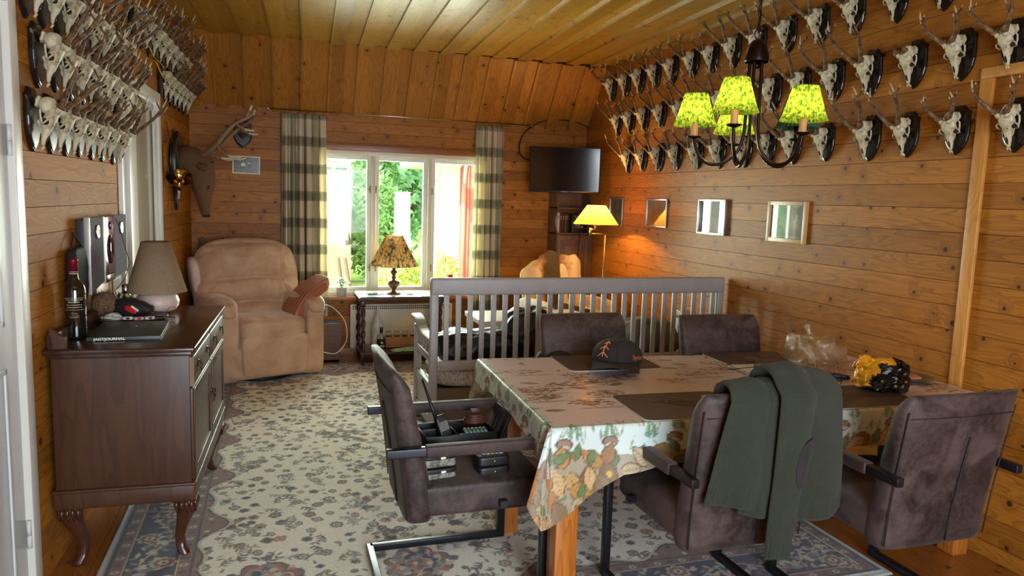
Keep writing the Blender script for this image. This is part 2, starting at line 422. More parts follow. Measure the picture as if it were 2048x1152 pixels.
mb.bb(-.12, .022, -.07, .0, 0, 2.27, bev=.006); mb.bb(-.12, .022, W2, W2 + .07, 0, 2.27, bev=.006); mb.bb(-.12, .022, 0, W2, 2.2, 2.27, bev=.006)
mb.bb(-.12, -.0, .22, .42, 0, 2.2, bev=.005)
mb.build('door_frame', m_white, d2)
mb = MB(); mb.bb(-.10, -.06, .0, .22, .01, 2.2, bev=.003); mb.build('side_panel', m_mint, d2)
t = NT('glossy_grey_panel'); t.fin(t.ramp(t.noise(t.coord((1, 1, .3)), 1.5, 2), [(.3, srgb(150, 140, 122)), (.7, srgb(186, 178, 160))]), .12); m_gp = t.mat
mb = MB(); mb.bb(-.05, -.012, .43, W2 - .01, .01, 2.19, bev=.004); leaf = mb.build('door_leaf', m_gp, d2)
mb = MB(); mb.bb(-.011, .006, W2 - .09, W2 - .012, .02, 2.14, bev=.004); mb.build('door_edge', m_white, leaf)
mb = MB()
for z in (.94, 1.12): mb.bb(-.052, -.046, .02, .2, z, z + .008)
mb.build('bolt', M('black_metal', (20, 20, 22), .4, .6), d2)
# ------------------------------------------------------------------ dining chairs
def suede(name, a, b, rough=.62, sc_=6):
    t = NT(name); co = t.coord(); n = t.noise(co, sc_, 6, .65, .6); n2 = t.noise(co, sc_ * 9, 4, .7)
    c = t.ramp(t.math('ADD', t.math('MULTIPLY', n, .75), t.math('MULTIPLY', n2, .25)), [(.40, srgb(*a)), (.60, srgb(*b))])
    t.fin(c, t.ramp(n, [(.3, (rough - .16,) * 3), (.7, (rough + .12,) * 3)])); t.bump(n2, .25, .003)
    try: t.b.inputs['Sheen Weight'].default_value = .08; t.b.inputs['Sheen Roughness'].default_value = .5
    except Exception: pass
    return t.mat
m_suede = suede('brown_suede_leather', (30, 21, 20), (82, 66, 64))
m_seam = M('dark_seam_thread', (38, 28, 27), .7)
m_steel = M('dark_steel_tube', (58, 60, 66), .32, .85, var=.15)
m_suede_arm = suede('brown_arm_wrap', (44, 30, 28), (72, 54, 50), sc_=14)
def make_chair(label, x, y, rz):
    t = thing('dining_chair', label, 'chair', (x, y, .012), rz, 'cantilever dining chairs round the table')
    # seat: y forward
    mb = MB()
    mb.sup((0, .02, .435), (.50, .56, .135), k=9, n=14, fn=lambda v: Vector((v.x, v.y, v.z + (.012 * (1 - (v.x / .25) ** 2) * (1 - (v.y / .28) ** 2) if v.z > 0 else 0))))
    mb.build('seat', m_suede, t)
    # backrest: leans away from the seat, top corners rounded, slight waist curve
    secs = []; nz = 16
    for i in range(nz + 1):
        f = i / nz; z = .355 + f * .60
        yb = -.262 - .075 * f ** 1.3; th = .125 - .05 * f
        w = .25 + .012 * f; curve = .018 * f
        if i == nz: th *= .45; w -= .012; z -= .002
        if i == nz - 1: th *= .8; w -= .003
        if i == 0: w -= .006; th *= .85
        sec = []
        for k in range(24):
            a = 2 * PI * k / 24; ca, sa = math.cos(a), math.sin(a)
            px = w * (abs(ca) ** .28) * (1 if ca >= 0 else -1); py = th / 2 * (abs(sa) ** .5) * (1 if sa >= 0 else -1)
            sec.append(Vector((px, yb + th / 2 + py - curve * (1 - (px / .26) ** 2) + .0, z)))
        secs.append(sec)
    mb = MB(); mb.loft(secs)
    back = mb.build('backrest', m_suede, t)
    mb = MB()   # raised centre seam down the rear face and piping along the side edges
    def ry(f, px): return -.262 - .075 * f ** 1.3 - .018 * f * (1 - (px / .26) ** 2)
    mb.tube([(.045, ry(f, .045) - .002, .355 + f * .60) for f in (.02, .15, .3, .45, .6, .72)], .0045, 6)
    mb.tube([(p, ry(.86, p) - .001, .355 + .86 * .60) for p in (-.24, -.12, 0, .12, .24)], .0022, 5)
    for sx in (-1, 1):
        mb.tube([(sx * (.240 + .012 * f), -.262 - .075 * f ** 1.3 + .004, .355 + f * .60) for f in (.03, .25, .5, .75, .9)], .0028, 5)
    mb.build('seam', m_seam, back)
    # steel frame
    for sx in (-1, 1):
        mb = MB(); X = sx * .283
        mb.bb(X - .015, X + .015, .265, .30, .0, .66, bev=.003)
        mb.build('leg', m_steel, t)
        mb = MB(); mb.bb(X - .015, X + .015, -.33, .27, .0, .03, bev=.003); mb.build('floor_runner', m_steel, t)
        mb = MB(); mb.bb(X - .015, X + .015, -.345, .30, .635, .668, bev=.003); arm = mb.build('armrest', m_steel, t)
        mb = MB(); mb.bb(X - .0205, X + .0205, -.20, .255, .630, .6735, bev=.006); mb.build('arm_wrap', m_suede_arm, arm)
        mb = MB(); mb.bb(min(X, sx * .24), max(X, sx * .24), .1, .13, .40, .425)
        mb.build('seat_bracket', m_steel, t)
    mb = MB(); mb.bb(-.298, .298, -.345, -.315, 0, .03, bev=.003); mb.build('rear_crossbar', m_steel, t)
    return t
chair_head = make_chair('brown dining chair at the left table end with gadget cases on its seat', .725, 2.845, R(-90))
chair_jersey = make_chair('brown suede dining chair with a green knitted sweater over its back', 1.625, 2.39, R(1))
chair_right = make_chair('bare brown suede dining chair nearest the right wall, its back to the viewer', 2.35, 2.225, 0)
make_chair('brown suede dining chair across the table facing us, behind the dark cap', 1.67, 3.47, R(180))
make_chair('brown suede dining chair across the table facing us, nearest the right wall', 2.47, 3.33, R(178))

# ------------------------------------------------------------------ wooden bench sofa
m_greyp = M('worn_grey_white_paint', (168, 164, 162), .45, var=.07, vs=14, bump=.1, bs=40)
sofa = thing('bench_sofa', 'grey-white painted slatted wooden bench sofa with high back standing behind the dining table', 'bench', (.955, 4.60, .012), 0)
L = 2.205
mb = MB()
mb.bb(0, .055, -.025, .02, 0, 1.055, bev=.012); mb.build('back_post', m_greyp, sofa)
mb = MB(); mb.bb(L - .055, L, -.025, .02, 0, 1.055, bev=.012); mb.build('back_post', m_greyp, sofa)
mb = MB(); mb.bb(.0, L, -.03, .024, .957, 1.07, bev=.016); mb.build('top_rail', m_greyp, sofa)
mb = MB(); mb.bb(.05, L - .05, -.018, .018, .452, .518, bev=.006); mb.build('lower_rail', m_greyp, sofa)
n_sl = 26
for k in range(n_sl):
    x = .055 + (k + .68) * (L - .11) / n_sl
    mb = MB(); mb.bb(x - .017, x + .017, -.012, .008, .51, .962, bev=.003); mb.build('slat', m_greyp, sofa)
mb = MB(); mb.bb(.03, L - .03, .0, .56, .03, .30, bev=.004); mb.bb(.03, L - .03, -.012, .02, .0, .33, bev=.004)
mb.build('storage_box', M('olive_brown_board', (96, 78, 48), .6, var=.2, vs=4), sofa)
for sx, nm in ((0, 'side_arm'), (L - .05, 'side_arm')):
    mb = MB()
    mb.bb(sx, sx + .05, .50, .55, 0, .68, bev=.008)                       # front post
    mb.bb(sx + .008, sx + .042, .02, .50, .30, .36, bev=.004); mb.bb(sx + .008, sx + .042, .02, .50, .50, .55, bev=.004); mb.bb(sx + .008, sx + .042, .02, .50, .08, .14, bev=.004)
    mb.bb(sx + .018, sx + .032, .02, .50, .10, .32)
    arm = mb.build(nm, m_greyp, sofa)
    mb = MB(); secs = []
    for i in range(15):
        f = i / 14; y = .0 + f * .60; z = .655 + .075 * (1 / (1 + math.exp(-(f - .62) * 14)))
        w = .026 + .012 * f
        secs.append([Vector((sx + .025 - w, y, z - .02)), Vector((sx + .025 + w, y, z - .02)), Vector((sx + .025 + w, y, z + .008)), Vector((sx + .025 + w * .8, y, z + .016)), Vector((sx + .025 - w * .8, y, z + .016)), Vector((sx + .025 - w, y, z + .008))])
    mb.loft(secs, sm=False); mb.build('arm_rest', m_greyp, arm)
    for k in range(4): mb = MB(); mb.bb(sx + .016, sx + .034, .09 + k * .1, .115 + k * .1, .54, .65, bev=.002); mb.build('arm_slat', m_greyp, arm)
mb = MB(); mb.bb(0, 1, 0, 1, 0, 1)
t = NT('streaked_patterned_fabric'); co = t.coord((7, 3, 3)); n = t.noise(co, 5, 5, .7, 2.5)
t.fin(t.ramp(n, [(.36, srgb(40, 42, 74)), (.44, srgb(188, 180, 168)), (.52, srgb(210, 204, 190)), (.58, srgb(84, 66, 62)), (.66, srgb(200, 192, 180)), (.74, srgb(110, 120, 150))]), .8); m_streak = t.mat
mb = MB(); mb.sup((L / 2, .27, .385), (L - .12, .54, .13), k=7, n=16); mb.build('seat_cushion', m_streak, sofa)

# ------------------------------------------------------------------ recliner
t = NT('beige_velour'); co = t.coord(); n = t.noise(co, 3.5, 4, .6, .4); n2 = t.noise(co, 90, 2, .5)
t.fin(t.ramp(n, [(.34, srgb(186, 146, 112)), (.66, srgb(216, 180, 146))]), .7); t.bump(t.math('ADD', n2, t.math('MULTIPLY', t.noise(t.coord((1, 1, 2)), 7, 3, .6, 1.0), 2.2)), .3, .006)
t.b.inputs['Sheen Weight'].default_value = .6; t.b.inputs['Sheen Tint'].default_value = (1, .9, .78, 1); t.b.inputs['Sheen Roughness'].default_value = .35; m_velour = t.mat
rec = thing('recliner', 'beige velour recliner armchair in the left corner beside the curtain', 'armchair', (.0, 6.29, .012), R(20))
def wrinkle(v, s, amp):
    return amp * (mnoise.noise(Vector((v.x * s, v.y * s, v.z * s * 1.6))) + .5 * mnoise.noise(Vector((v.x * s * 2.3 + 7, v.y * s * 2.3, v.z * s * 3))))
mb = MB(); mb.sup((0, .40, .18), (.86, .78, .30), k=9, n=10); mb.build('base', m_velour, rec)
mb = MB(); mb.lathe([(.30, 0), (.30, .025), (.26, .03)], 30, (0, .38, 0)); mb.build('swivel_ring', M('black_plastic', (18, 18, 19), .45), rec)
mb = MB(); mb.sup((0, .035, .235), (.56, .13, .355), k=8, n=16, fn=lambda v: Vector((v.x * (1 + .02 * (v.z / .17)), v.y + wrinkle(v, 5, .006), v.z))); mb.build('footrest', m_velour, rec)
def seatfn(v):
    z = v.z
    if v.z > 0: z += .02 * (1 - (v.x / .3) ** 2) - .012 * math.sin((v.x + .3) * 42) * max(0, min(1, (-v.y - .12) * 8)) * .4
    return Vector((v.x, v.y, z + wrinkle(v, 6, .006)))
mb = MB(); mb.sup((0, .28, .44), (.57, .62, .19), k=5, n=24, fn=seatfn); mb.build('seat_cushion', m_velour, rec)
for sx in (-1, 1):
    mb = MB()
    mb.sup((sx * .365, .36, .32), (.17, .68, .62), k=8, n=12, fn=lambda v: Vector((v.x, v.y + wrinkle(v, 5, .004), v.z)))
    def armfn(v):
        g = .012 * math.sin(v.y * 30) * max(0, v.z / .08)
        return Vector((v.x + wrinkle(v, 7, .006), v.y, v.z + (.02 * (1 - (v.y / .36) ** 2)) + g * .3 + wrinkle(v, 9, .006) - (.03 if v.y > .2 else 0)))
    mb.sup((sx * .375, .35, .615), (.215, .74, .17), k=3.0, n=18, fn=armfn)
    mb.build('armrest', m_velour, rec)
def backfn(v):
    # v.z up -.36...36 ; pillow rows
    x, y, z = v
    wtap = 1 - .09 * max(0, z / .39) ** 2 - .05 * max(0, -z / .39)
    front = y < 0
    b = 0
    if front:
        for zc, hh, am in ((.20, .165, .10), (-.06, .105, .085), (-.27, .11, .09)):
            d = (z - zc) / hh
            if abs(d) < 1: b += am * (1 - d * d) ** .6 * (1 - (x / .40) ** 2 * .7)
        crease = .5 * math.exp(-((abs(x) - .17) / .02) ** 2) * math.exp(-((z - .06) / .1) ** 2) * .03
        b -= crease
    rad_ = 0
    if front:   # puckers fanning out from the stitched ends of the pillow seams
        for cx_ in (-.24, .24):
            dx, dz = x - cx_, z - .04; rr_ = math.hypot(dx, dz); rad_ += .009 * math.sin(math.atan2(dz, dx) * 11) * math.exp(-rr_ / .10) * min(1, rr_ / .03)
        b -= .03 * math.exp(-((z - .04) / .010) ** 2) * (abs(x) < .3) + .03 * math.exp(-((z + .165) / .010) ** 2)
    return Vector((x * wtap + wrinkle(v, 5, .004), y - b + rad_ + wrinkle(v, 9, .012), z + .012 * math.cos(x * 6)))
mb = MB(); mb.sup((-.01, .70, .745), (.92, .22, .83), k=5.0, n=64, fn=backfn, rot=Euler((R(-13), 0, 0)))
mb.build('backrest', m_velour, rec)
# striped throw over the right arm
t = NT('rust_striped_cloth'); sp = t.node('SeparateXYZ', {0: t.coord()}).outputs
w = t.math('SINE', t.math('MULTIPLY', sp[1], 150.0)); t.fin(t.mix(t.math('GREATER_THAN', w, .1), srgb(168, 96, 66), srgb(196, 142, 108)), .85); m_stripe = t.mat
th = thing('striped_cushion', 'rust and tan striped cushion slumped over the right arm of the recliner', 'cushion', (.24, 6.66, .03), R(20))
mb = MB()
def cufn(v):
    s_ = v.x / .26
    return Vector((v.x * .9, v.y + wrinkle(v, 8, .006), v.z + .09 * s_ - .10 * max(0, -s_) ** 1.5 * 1.2 + wrinkle(v, 9, .006)))
mb.sup((.0, .0, .67), (.50, .36, .12), k=4, n=20, fn=cufn, rot=Euler((0, R(-14), 0)))
mb.build('cushion_cover', m_stripe, th)
# white pillow between recliner and wall
pw = thing('white_pillow', 'white pillow squeezed between the recliner back and the left wall', 'pillow', (-.675, 6.86, .84), R(12))
mb = MB(); mb.sup((0, 0, 0), (.10, .32, .36), k=3, n=12, rot=Euler((0, R(-8), 0)), fn=lambda v: Vector((v.x, v.y + wrinkle(v, 6, .006), v.z))); mb.build('pillow_case', M('offwhite_cotton', (226, 208, 196), .85, bump=.2), pw)

# ------------------------------------------------------------------ armchair with reindeer hide
ac = thing('hide_armchair', 'white shell armchair draped with a reindeer hide in the far right corner', 'armchair', (2.64, 6.32, .012), R(12))
m_cloth_w = M('cream_upholstery', (214, 198, 170), .8, bump=.2)
mb = MB(); mb.sup((0, .0, .40), (.66, .62, .20), k=5, n=12); mb.build('seat', m_cloth_w, ac)
mb = MB(); mb.sup((0, .30, .68), (.64, .12, .62), k=4, n=12, rot=Euler((R(-12), 0, 0))); mb.build('backrest', m_cloth_w, ac)
for sx in (-1, 1):
    mb = MB(); mb.sup((sx * .35, .02, .52), (.08, .60, .32), k=4, n=10); mb.build('armrest', m_cloth_w, ac)
for sx in (-1, 1):
    for sy in (-.25, .25):
        mb = MB(); mb.cyl((sx * .27, sy, 0), (sx * .25, sy, .32), .016, .022, 10); mb.build('leg', M('beech_leg', (150, 104, 60), .4), ac)
t = NT('reindeer_fur'); co = t.coord(); sp = t.node('SeparateXYZ', {0: co}).outputs
fx = t.math('ABSOLUTE', t.math('ADD', sp[0], t.math('MULTIPLY', t.math('SUBTRACT', t.noise(t.coord((4, 4, 4)), 2, 4, .6), .5), .28)))
t.fin(t.mix(t.math('MULTIPLY', t.noise(t.coord((60, 60, 9)), 3, 3, .6), .15), t.ramp(fx, [(.0, srgb(40, 34, 30)), (.10, srgb(56, 46, 38)), (.15, srgb(150, 118, 82)), (.22, srgb(222, 200, 160)), (.36, srgb(226, 212, 182))]), srgb(214, 180, 130)), .9)
t.bump(t.noise(t.coord((70, 70, 10)), 3, 3, .6), .6, .01); m_hide = t.mat
hide = thing('reindeer_hide', 'cream reindeer hide with a dark stripe down its middle hanging over the corner armchair', 'hide', (2.64, 6.32, .045), R(12))
mb = MB()
def hidef(u, v):
    x = (u - .5) * .66; e = .5 + .5 * math.cos(PI * (v - .35) * 1.2)
    w = 1 + .05 * math.sin(v * 14) + .03 * math.sin(v * 31 + 1)
    KX = (0, .12, .25, .42, .52, .60, .70, .92, 1.0); KY = (-.17, -.09, -.03, .03, .045, .0, -.005, -.005, -.06)
    top = .035 + float(np.interp(u, KX, KY)) + .006 * math.sin(u * 45)
    x *= w
    s_ = v * 1.5
    if s_ < .68: y, z = .22 + .02 * math.sin(u * 20) + .13 * (1 - s_ / .68) , 1.0 + top - s_ * .80
    elif s_ < 1.1: y, z = .20 - (s_ - .68) * 1.15, .54 - .03 * math.sin(u * 9)
    else: y, z = -.30 - .02 * math.sin(u * 22), .52 - (s_ - 1.1) * .9
    y -= .02 * math.sin(u * 7)
    return (x, y - .03, z)
mb.grid(44, 50, hidef)
mb.build('fur', m_hide, hide, mod={'solid': .022})
# ------------------------------------------------------------------ sideboard
t_side = wood('dark_stained_oak', 'z', 'y', 0, cols=((62, 36, 22), (84, 52, 30), (40, 22, 14)), rough=.4, knots=0, ring=.5, coat=.08, bump=.05)
t_sidex = wood('dark_stained_oak_side', 'z', 'x', 0, cols=((64, 38, 24), (92, 54, 30), (40, 22, 14)), rough=.42, knots=0, ring=.45, coat=.06, bump=.05)
t_sidet = wood('dark_stained_oak_top', 'y', 'x', 0, cols=((54, 34, 26), (74, 48, 34), (38, 24, 18)), rough=.2, knots=0, ring=.5, coat=.35, bump=.03)
m_leg = M('polished_dark_leg', (74, 42, 28), .22, var=.2, vs=10)
m_pull = M('aged_brass_pull', (92, 78, 56), .35, 1.0)
sb = thing('sideboard', 'dark stained wooden sideboard with curved cabriole legs against the left wall', 'sideboard', lw(3.85, .005, .0), LWR)
X0, X1, Y0, Y1 = .03, .545, -.575, .565
mb = MB(); mb.bb(X0, X1, Y0, Y1, .35, .915, 0, bev=.003); mb.build('body', [t_sidex], sb)
mb = MB(); mb.bb(X0 - .008, X1 + .012, Y0 - .01, Y1 + .01, .275, .345, bev=.005); mb.bb(X0 - .012, X1 + .018, Y0 - .016, Y1 + .016, .343, .358, bev=.005); mb.build('plinth', [t_sidex], sb)
mb = MB(); mb.bb(X0 - .02, X1 + .025, Y0 - .025, Y1 + .025, .925, .948, bev=.007); mb.bb(X0 - .01, X1 + .012, Y0 - .012, Y1 + .012, .908, .928, bev=.005); mb.build('top', [t_sidet], sb)
mb = MB(); mb.bb(X0 - .01, X0 + .015, Y0 + .0, Y1, .947, 1.005, bev=.004)
pr = [(X0 + .0, .947), (X0 + .055, .947), (X0 + .055, .995), (X0 + .04, 1.0), (X0 + .02, 1.012), (X0, 1.03)]
mb.prism(pr, 'y', Y0 - .0, Y0 + .03); mb.prism(pr, 'y', Y1 - .03, Y1)
mb.build('gallery_rail', [t_sidex], sb)
ym = (Y0 + Y1) / 2
def ring_pull(par, x, y, z, r=.017):
    mb = MB(); mb.sup((x + .002, y, z), (.005, .03, .034), k=2.5, n=6); mb.cyl((x, y, z + .006), (x + .016, y, z + .006), .0045, n=8)
    mb.tube([(x + .014, y + r * .75 * math.sin(a), z - r * .9 + r * 1.15 * math.cos(a)) for a in [2 * PI * k / 16 for k in range(16)]], .0022, 6, closed=True)
    mb.build('ring_pull', m_pull, par)
for (a, b) in ((Y0 + .012, ym - .004), (ym + .004, Y1 - .012)):
    mb = MB(); mb.bb(X1 - .01, X1 + .014, a, b, .775, .900, bev=.006); d = mb.build('drawer', t_side, sb)
    for f in (.24, .76): ring_pull(d, X1 + .014, a + (b - a) * f, .845)
    mb = MB(); mb.bb(X1 - .01, X1 + .010, a, b, .362, .765, bev=.004)
    w = .05
    mb.bb(X1 + .008, X1 + .016, a + .004, a + w, .366, .761, bev=.003); mb.bb(X1 + .008, X1 + .016, b - w, b - .004, .366, .761, bev=.003)
    mb.bb(X1 + .008, X1 + .016, a + w, b - w, .366, .366 + w, bev=.003); mb.bb(X1 + .008, X1 + .016, a + w, b - w, .761 - w, .761, bev=.003)
    d = mb.build('door', t_side, sb); ring_pull(d, X1 + .016, (b - .03) if a < ym - .1 else (a + .03), .60, .02)
mb = MB()   # inlaid strip beading at the drawer edge
mb.bb(X1 + .0, X1 + .016, Y0 + .0, Y0 + .012, .775, .9); mb.build('beading', M('worn_beading', (128, 108, 76), .4), sb)
for lx in (X0 + .045, X1 - .035):
    for ly in (Y0 + .05, Y1 - .05):
        dx = -1 if lx < .2 else 1; dy = -1 if ly < ym else 1; secs = []
        for f, off, r in ((0, .020, .040), (.08, .026, .043), (.2, .028, .041), (.38, .016, .032), (.55, .002, .025), (.72, -.008, .021), (.86, -.002, .021), (.94, .010, .025), (.985, .014, .022), (1, .014, .016)):
            z = .285 * (1 - f); c = Vector((lx + dx * (off - .022), ly + dy * (off - .022), z))
            secs.append([c + Vector((math.copysign(abs(math.cos(a)) ** .75, math.cos(a)) * r, math.copysign(abs(math.sin(a)) ** .75, math.sin(a)) * r, 0)) for a in [2 * PI * k / 16 for k in range(16)]])
        mb = MB(); mb.loft(secs); leg = mb.build('leg', m_leg, sb)
        mb = MB()   # carved flutes on the knee
        for k in range(4):
            yy = ly + (-.03 + k * .02)
            mb.tube([(lx + dx * .043 - .005 * dx, yy, .275), (lx + dx * .048 - .003 * dx, yy, .25), (lx + dx * .043, yy + .004, .215)], [.009, .010, .003], 8)
            xx = lx + (-.03 + k * .02)
            mb.tube([(xx, ly + dy * .04, .275), (xx, ly + dy * .046, .25), (xx + .004, ly + dy * .041, .215)], [.009, .010, .003], 8)
        mb.build('carving', m_leg, leg)
# ------------------------------------------------------------------ dining table
t_honey = wood('honey_varnished_acacia', 'z', 'x', 0, cols=((176, 98, 34), (206, 132, 52), (120, 58, 20)), rough=.2, knots=0, ring=.8, coat=.5)
ZT = .772
dt = thing('dining_table', 'honey-brown wooden dining table with square legs under a leafy tablecloth', 'table', (0, 0, .0))
TC = [(.965, 2.405), (3.13, 2.345), (3.13, 3.36), (1.01, 3.575)]
mb = MB(); mb.prism(TC, 'z', ZT - .04, ZT - .004); mb.build('tabletop', t_honey, dt)
mb = MB()
for (x0, y0, x1, y1) in ((1.06, 2.46, 3.05, 2.44), (1.06, 3.24, 3.05, 3.2)): mb.bb(x0, x1, min(y0, y1), max(y0, y1), .63, ZT - .04)
mb.bb(1.0, 1.03, 2.5, 3.2, .64, ZT - .04); mb.bb(3.03, 3.06, 2.5, 3.2, .64, ZT - .04)
mb.build('apron', t_honey, dt)
for (lx, ly) in ((1.052, 2.478), (1.055, 3.185), (3.07, 2.47), (3.07, 3.18)):
    mb = MB(); mb.bb(lx - .045, lx + .045, ly - .045, ly + .045, 0, ZT - .13, bev=.004); mb.bb(lx - .041, lx + .041, ly - .041, ly + .041, ZT - .14, ZT - .115); mb.bb(lx - .045, lx + .045, ly - .045, ly + .045, ZT - .12, ZT - .04, bev=.004)
    mb.build('leg', t_honey, dt)
# ------------------------------------------------------------------ barley-twist side table by the window
m_twist = M('dark_barley_twist_wood', (62, 36, 26), .3, var=.2)
st = thing('side_table', 'dark barley-twist table on castors with a pale map on top by the window', 'table', (.74, 6.74, .004), 0)
t = NT('laid_map_paper'); co = t.coord(); n = t.noise(co, 7, 5, .6)
t.fin(t.ramp(n, [(.38, srgb(168, 190, 196)), (.5, srgb(214, 220, 216)), (.6, srgb(190, 206, 186)), (.7, srgb(226, 224, 212))]), .12); m_map = t.mat
TW, TD = .80, .47
mb = MB(); mb.bb(0, TW, 0, TD, .615, .655, bev=.006); mb.build('tabletop', m_twist, st)
mb = MB()
for k in range(int(TW / .014)): mb.bb(.004 + k * .014, .013 + k * .014, -.006, .004, .618, .650, bev=.002)
for k in range(int(TD / .014)): mb.bb(-.006, .004, .004 + k * .014, .013 + k * .014, .618, .650)
mb.build('reeded_edge', M('reeded_red_wood', (84, 46, 36), .35), st)
mb = MB(); mb.bb(.008, TW - .008, .008, TD - .008, .655, .659); mb.build('map_cover', m_map, st)
mb = MB(); mb.bb(.02, TW - .02, .02, TD - .02, .10, .125, bev=.004); mb.build('shelf', m_twist, st)
for lx in (.035, TW - .035):
    for ly in (.035, TD - .035):
        mb = MB(); n = 18; rings = 46; secs = []
        for i in range(rings + 1):
            z = .10 + .47 * i / rings; secs.append([Vector((lx + (.017 + .0065 * math.cos(2 * a - z * 62)) * math.cos(a) , ly + (.017 + .0065 * math.cos(2 * a - z * 62)) * math.sin(a), z)) for a in [2 * PI * k / n for k in range(n)]])
        mb.loft(secs); mb.bb(lx - .021, lx + .021, ly - .021, ly + .021, .57, .62, bev=.003); mb.bb(lx - .02, lx + .02, ly - .02, ly + .02, .075, .13, bev=.003)
        mb.lathe([(.018, .075), (.011, .06), (.014, .045), (.008, .04)], 12, (lx, ly, 0))
        leg = mb.build('leg', m_twist, st)
        mb = MB(); mb.sup((lx, ly - .012, .024), (.026, .048, .048), k=2.4, n=8); mb.build('castor', M('black_castor', (16, 16, 18), .35), leg)
# ------------------------------------------------------------------ radiator
rd = thing('radiator', 'cream electric panel radiator with a slotted grille on the far wall under the window', 'radiator', (.70, YF, 0))
mb = MB(); mb.bb(0, 1.03, -.085, -.012, .085, .525, bev=.008); mb.build('panel', m_cream, rd)
mb = MB()
for k in range(48):
    for r_ in range(2): mb.bb(.022 + k * .0206, .036 + k * .0206, -.0875, -.0845, .475 + r_ * .022, .49 + r_ * .022)
mb.build('grille', M('grille_shadow', (96, 92, 80), .6), rd)
mb = MB(); mb.bb(.1, .13, -.012, 0, .3, .5); mb.bb(.9, .93, -.012, 0, .3, .5); mb.build('wall_bracket', m_cream, rd)
# ------------------------------------------------------------------ coffee table behind the sofa
ct = thing('coffee_table', 'white coffee table seen through the slats of the bench sofa', 'table', (1.55, 5.45, .012), 0)
mw = M('white_laminate', (226, 222, 214), .25, var=.03)
mb = MB(); mb.bb(0, 1.0, 0, .55, .585, .625, bev=.004); mb.build('tabletop', mw, ct)
for lx in (.04, .96):
    for ly in (.04, .51): mb = MB(); mb.bb(lx - .025, lx + .025, ly - .025, ly + .025, 0, .585, bev=.003); mb.build('leg', mw, ct)
# ------------------------------------------------------------------ corner cabinet
cc = thing('corner_cabinet', 'narrow brown corner cabinet with book shelf and panelled door under the television', 'cabinet', (2.78, 7.29, 0), 0)
m_cab = wood('dull_brown_cabinet', 'z', 'x', 0, cols=((104, 76, 48), (124, 92, 60), (78, 54, 34)), rough=.45, knots=0, ring=.5)
mb = MB()
mb.bb(0, .40, -.012, -.0, 0, 2.0)                                            # back
pts = [(0, 0), (.0, 2.0)]
for sx in (0, .385):
    prof = [(-.02, 0), (-.26, 0), (-.26, 1.27)] + [(-.26 + .10 * math.sin(PI * k / 8) ** 1.0, 1.27 + .25 * k / 8) for k in range(1, 8)] + [(-.26, 1.52)] + [(-.26 + .09 * math.sin(PI * k / 8), 1.55 + .4 * k / 8) for k in range(0, 9)] + [(-.02, 2.0)]
    mb.prism(prof, 'x', sx, sx + .015)
mb.bb(.0, .40, -.26, -.01, .0, .05)
mb.build('body', m_cab, cc)
for z in (.66, 1.26, 1.525, 1.93):
    mb = MB(); mb.bb(.0, .40, -.265, -.012, z, z + .018, bev=.003); mb.build('shelf', m_cab, cc)
mb = MB(); mb.bb(.017, .383, -.262, -.245, .685, 1.255, bev=.003); ringframe(mb, .05, .35, .74, 1.20, .028, -.27, -.258); mb.bb(.09, .31, -.268, -.258, .79, 1.15, bev=.006)
d = mb.build('door', m_cab, cc); mb = MB(); mb.sup((.04, -.275, .98), (.018, .018, .018), k=2, n=6); mb.build('knob', m_pull, d)
bx = 0
spec = [(.022, .205, .165, (206, 198, 190)), (.026, .20, .16, (92, 30, 26)), (.03, .198, .165, (34, 24, 22)), (.02, .195, .16, (90, 60, 40)), (.018, .2, .15, (30, 26, 40))]
xx = 2.80
for i, (w, h, dpt, c) in enumerate(spec):
    b = thing('book', ['white-spined book, leftmost on the corner cabinet shelf', 'red-brown book beside the white-spined one on the corner shelf', 'black book with pale title lines in the middle of the corner shelf', 'thin brown book on the corner shelf', 'thin dark blue book leaning on the front-facing book on the corner shelf'][i], 'book', (xx, 7.065, 1.279), 0, 'books on the corner cabinet shelf')
    mb = MB(); mb.bb(0, w, 0, dpt, 0, h, bev=.002); cv = mb.build('cover', M('book_cover_%d' % i, c, .4), b)
    mb = MB()
    for k, z in enumerate((.165, .15, .135)): mb.bb(w * .2, w * (.8 - .1 * k), -.0008, .0004, z, z + .006)
    mb.build('spine_text', M('spine_text_%d' % i, (210, 190, 150) if i else (120, 30, 24), .5), b); xx += w + .0015
b = thing('display_book', 'black book with a tile of small pictures standing cover-forward on the corner shelf', 'book', (2.955, 7.05, 1.279), 0, rot=(R(-4), 0, 0))
mb = MB(); mb.bb(0, .145, 0, .02, 0, .20, bev=.002); mb.build('cover', M('black_cover', (20, 18, 20), .3), b)
mb = MB()
for r_ in range(3):
    for q in range(3): mb.bb(.04 + q * .03, .066 + q * .03, -.001, .0005, .05 + r_ * .026, .072 + r_ * .026, (r_ + q) % 3)
mb.bb(.03, .12, -.001, .0005, .17, .178, 2); mb.bb(.04, .11, -.001, .0005, .155, .161, 2)
mb.build('cover_pictures', [M('tile_red', (120, 44, 30), .4), M('tile_tan', (160, 130, 90), .4), M('tile_grey', (190, 186, 180), .4)], b)
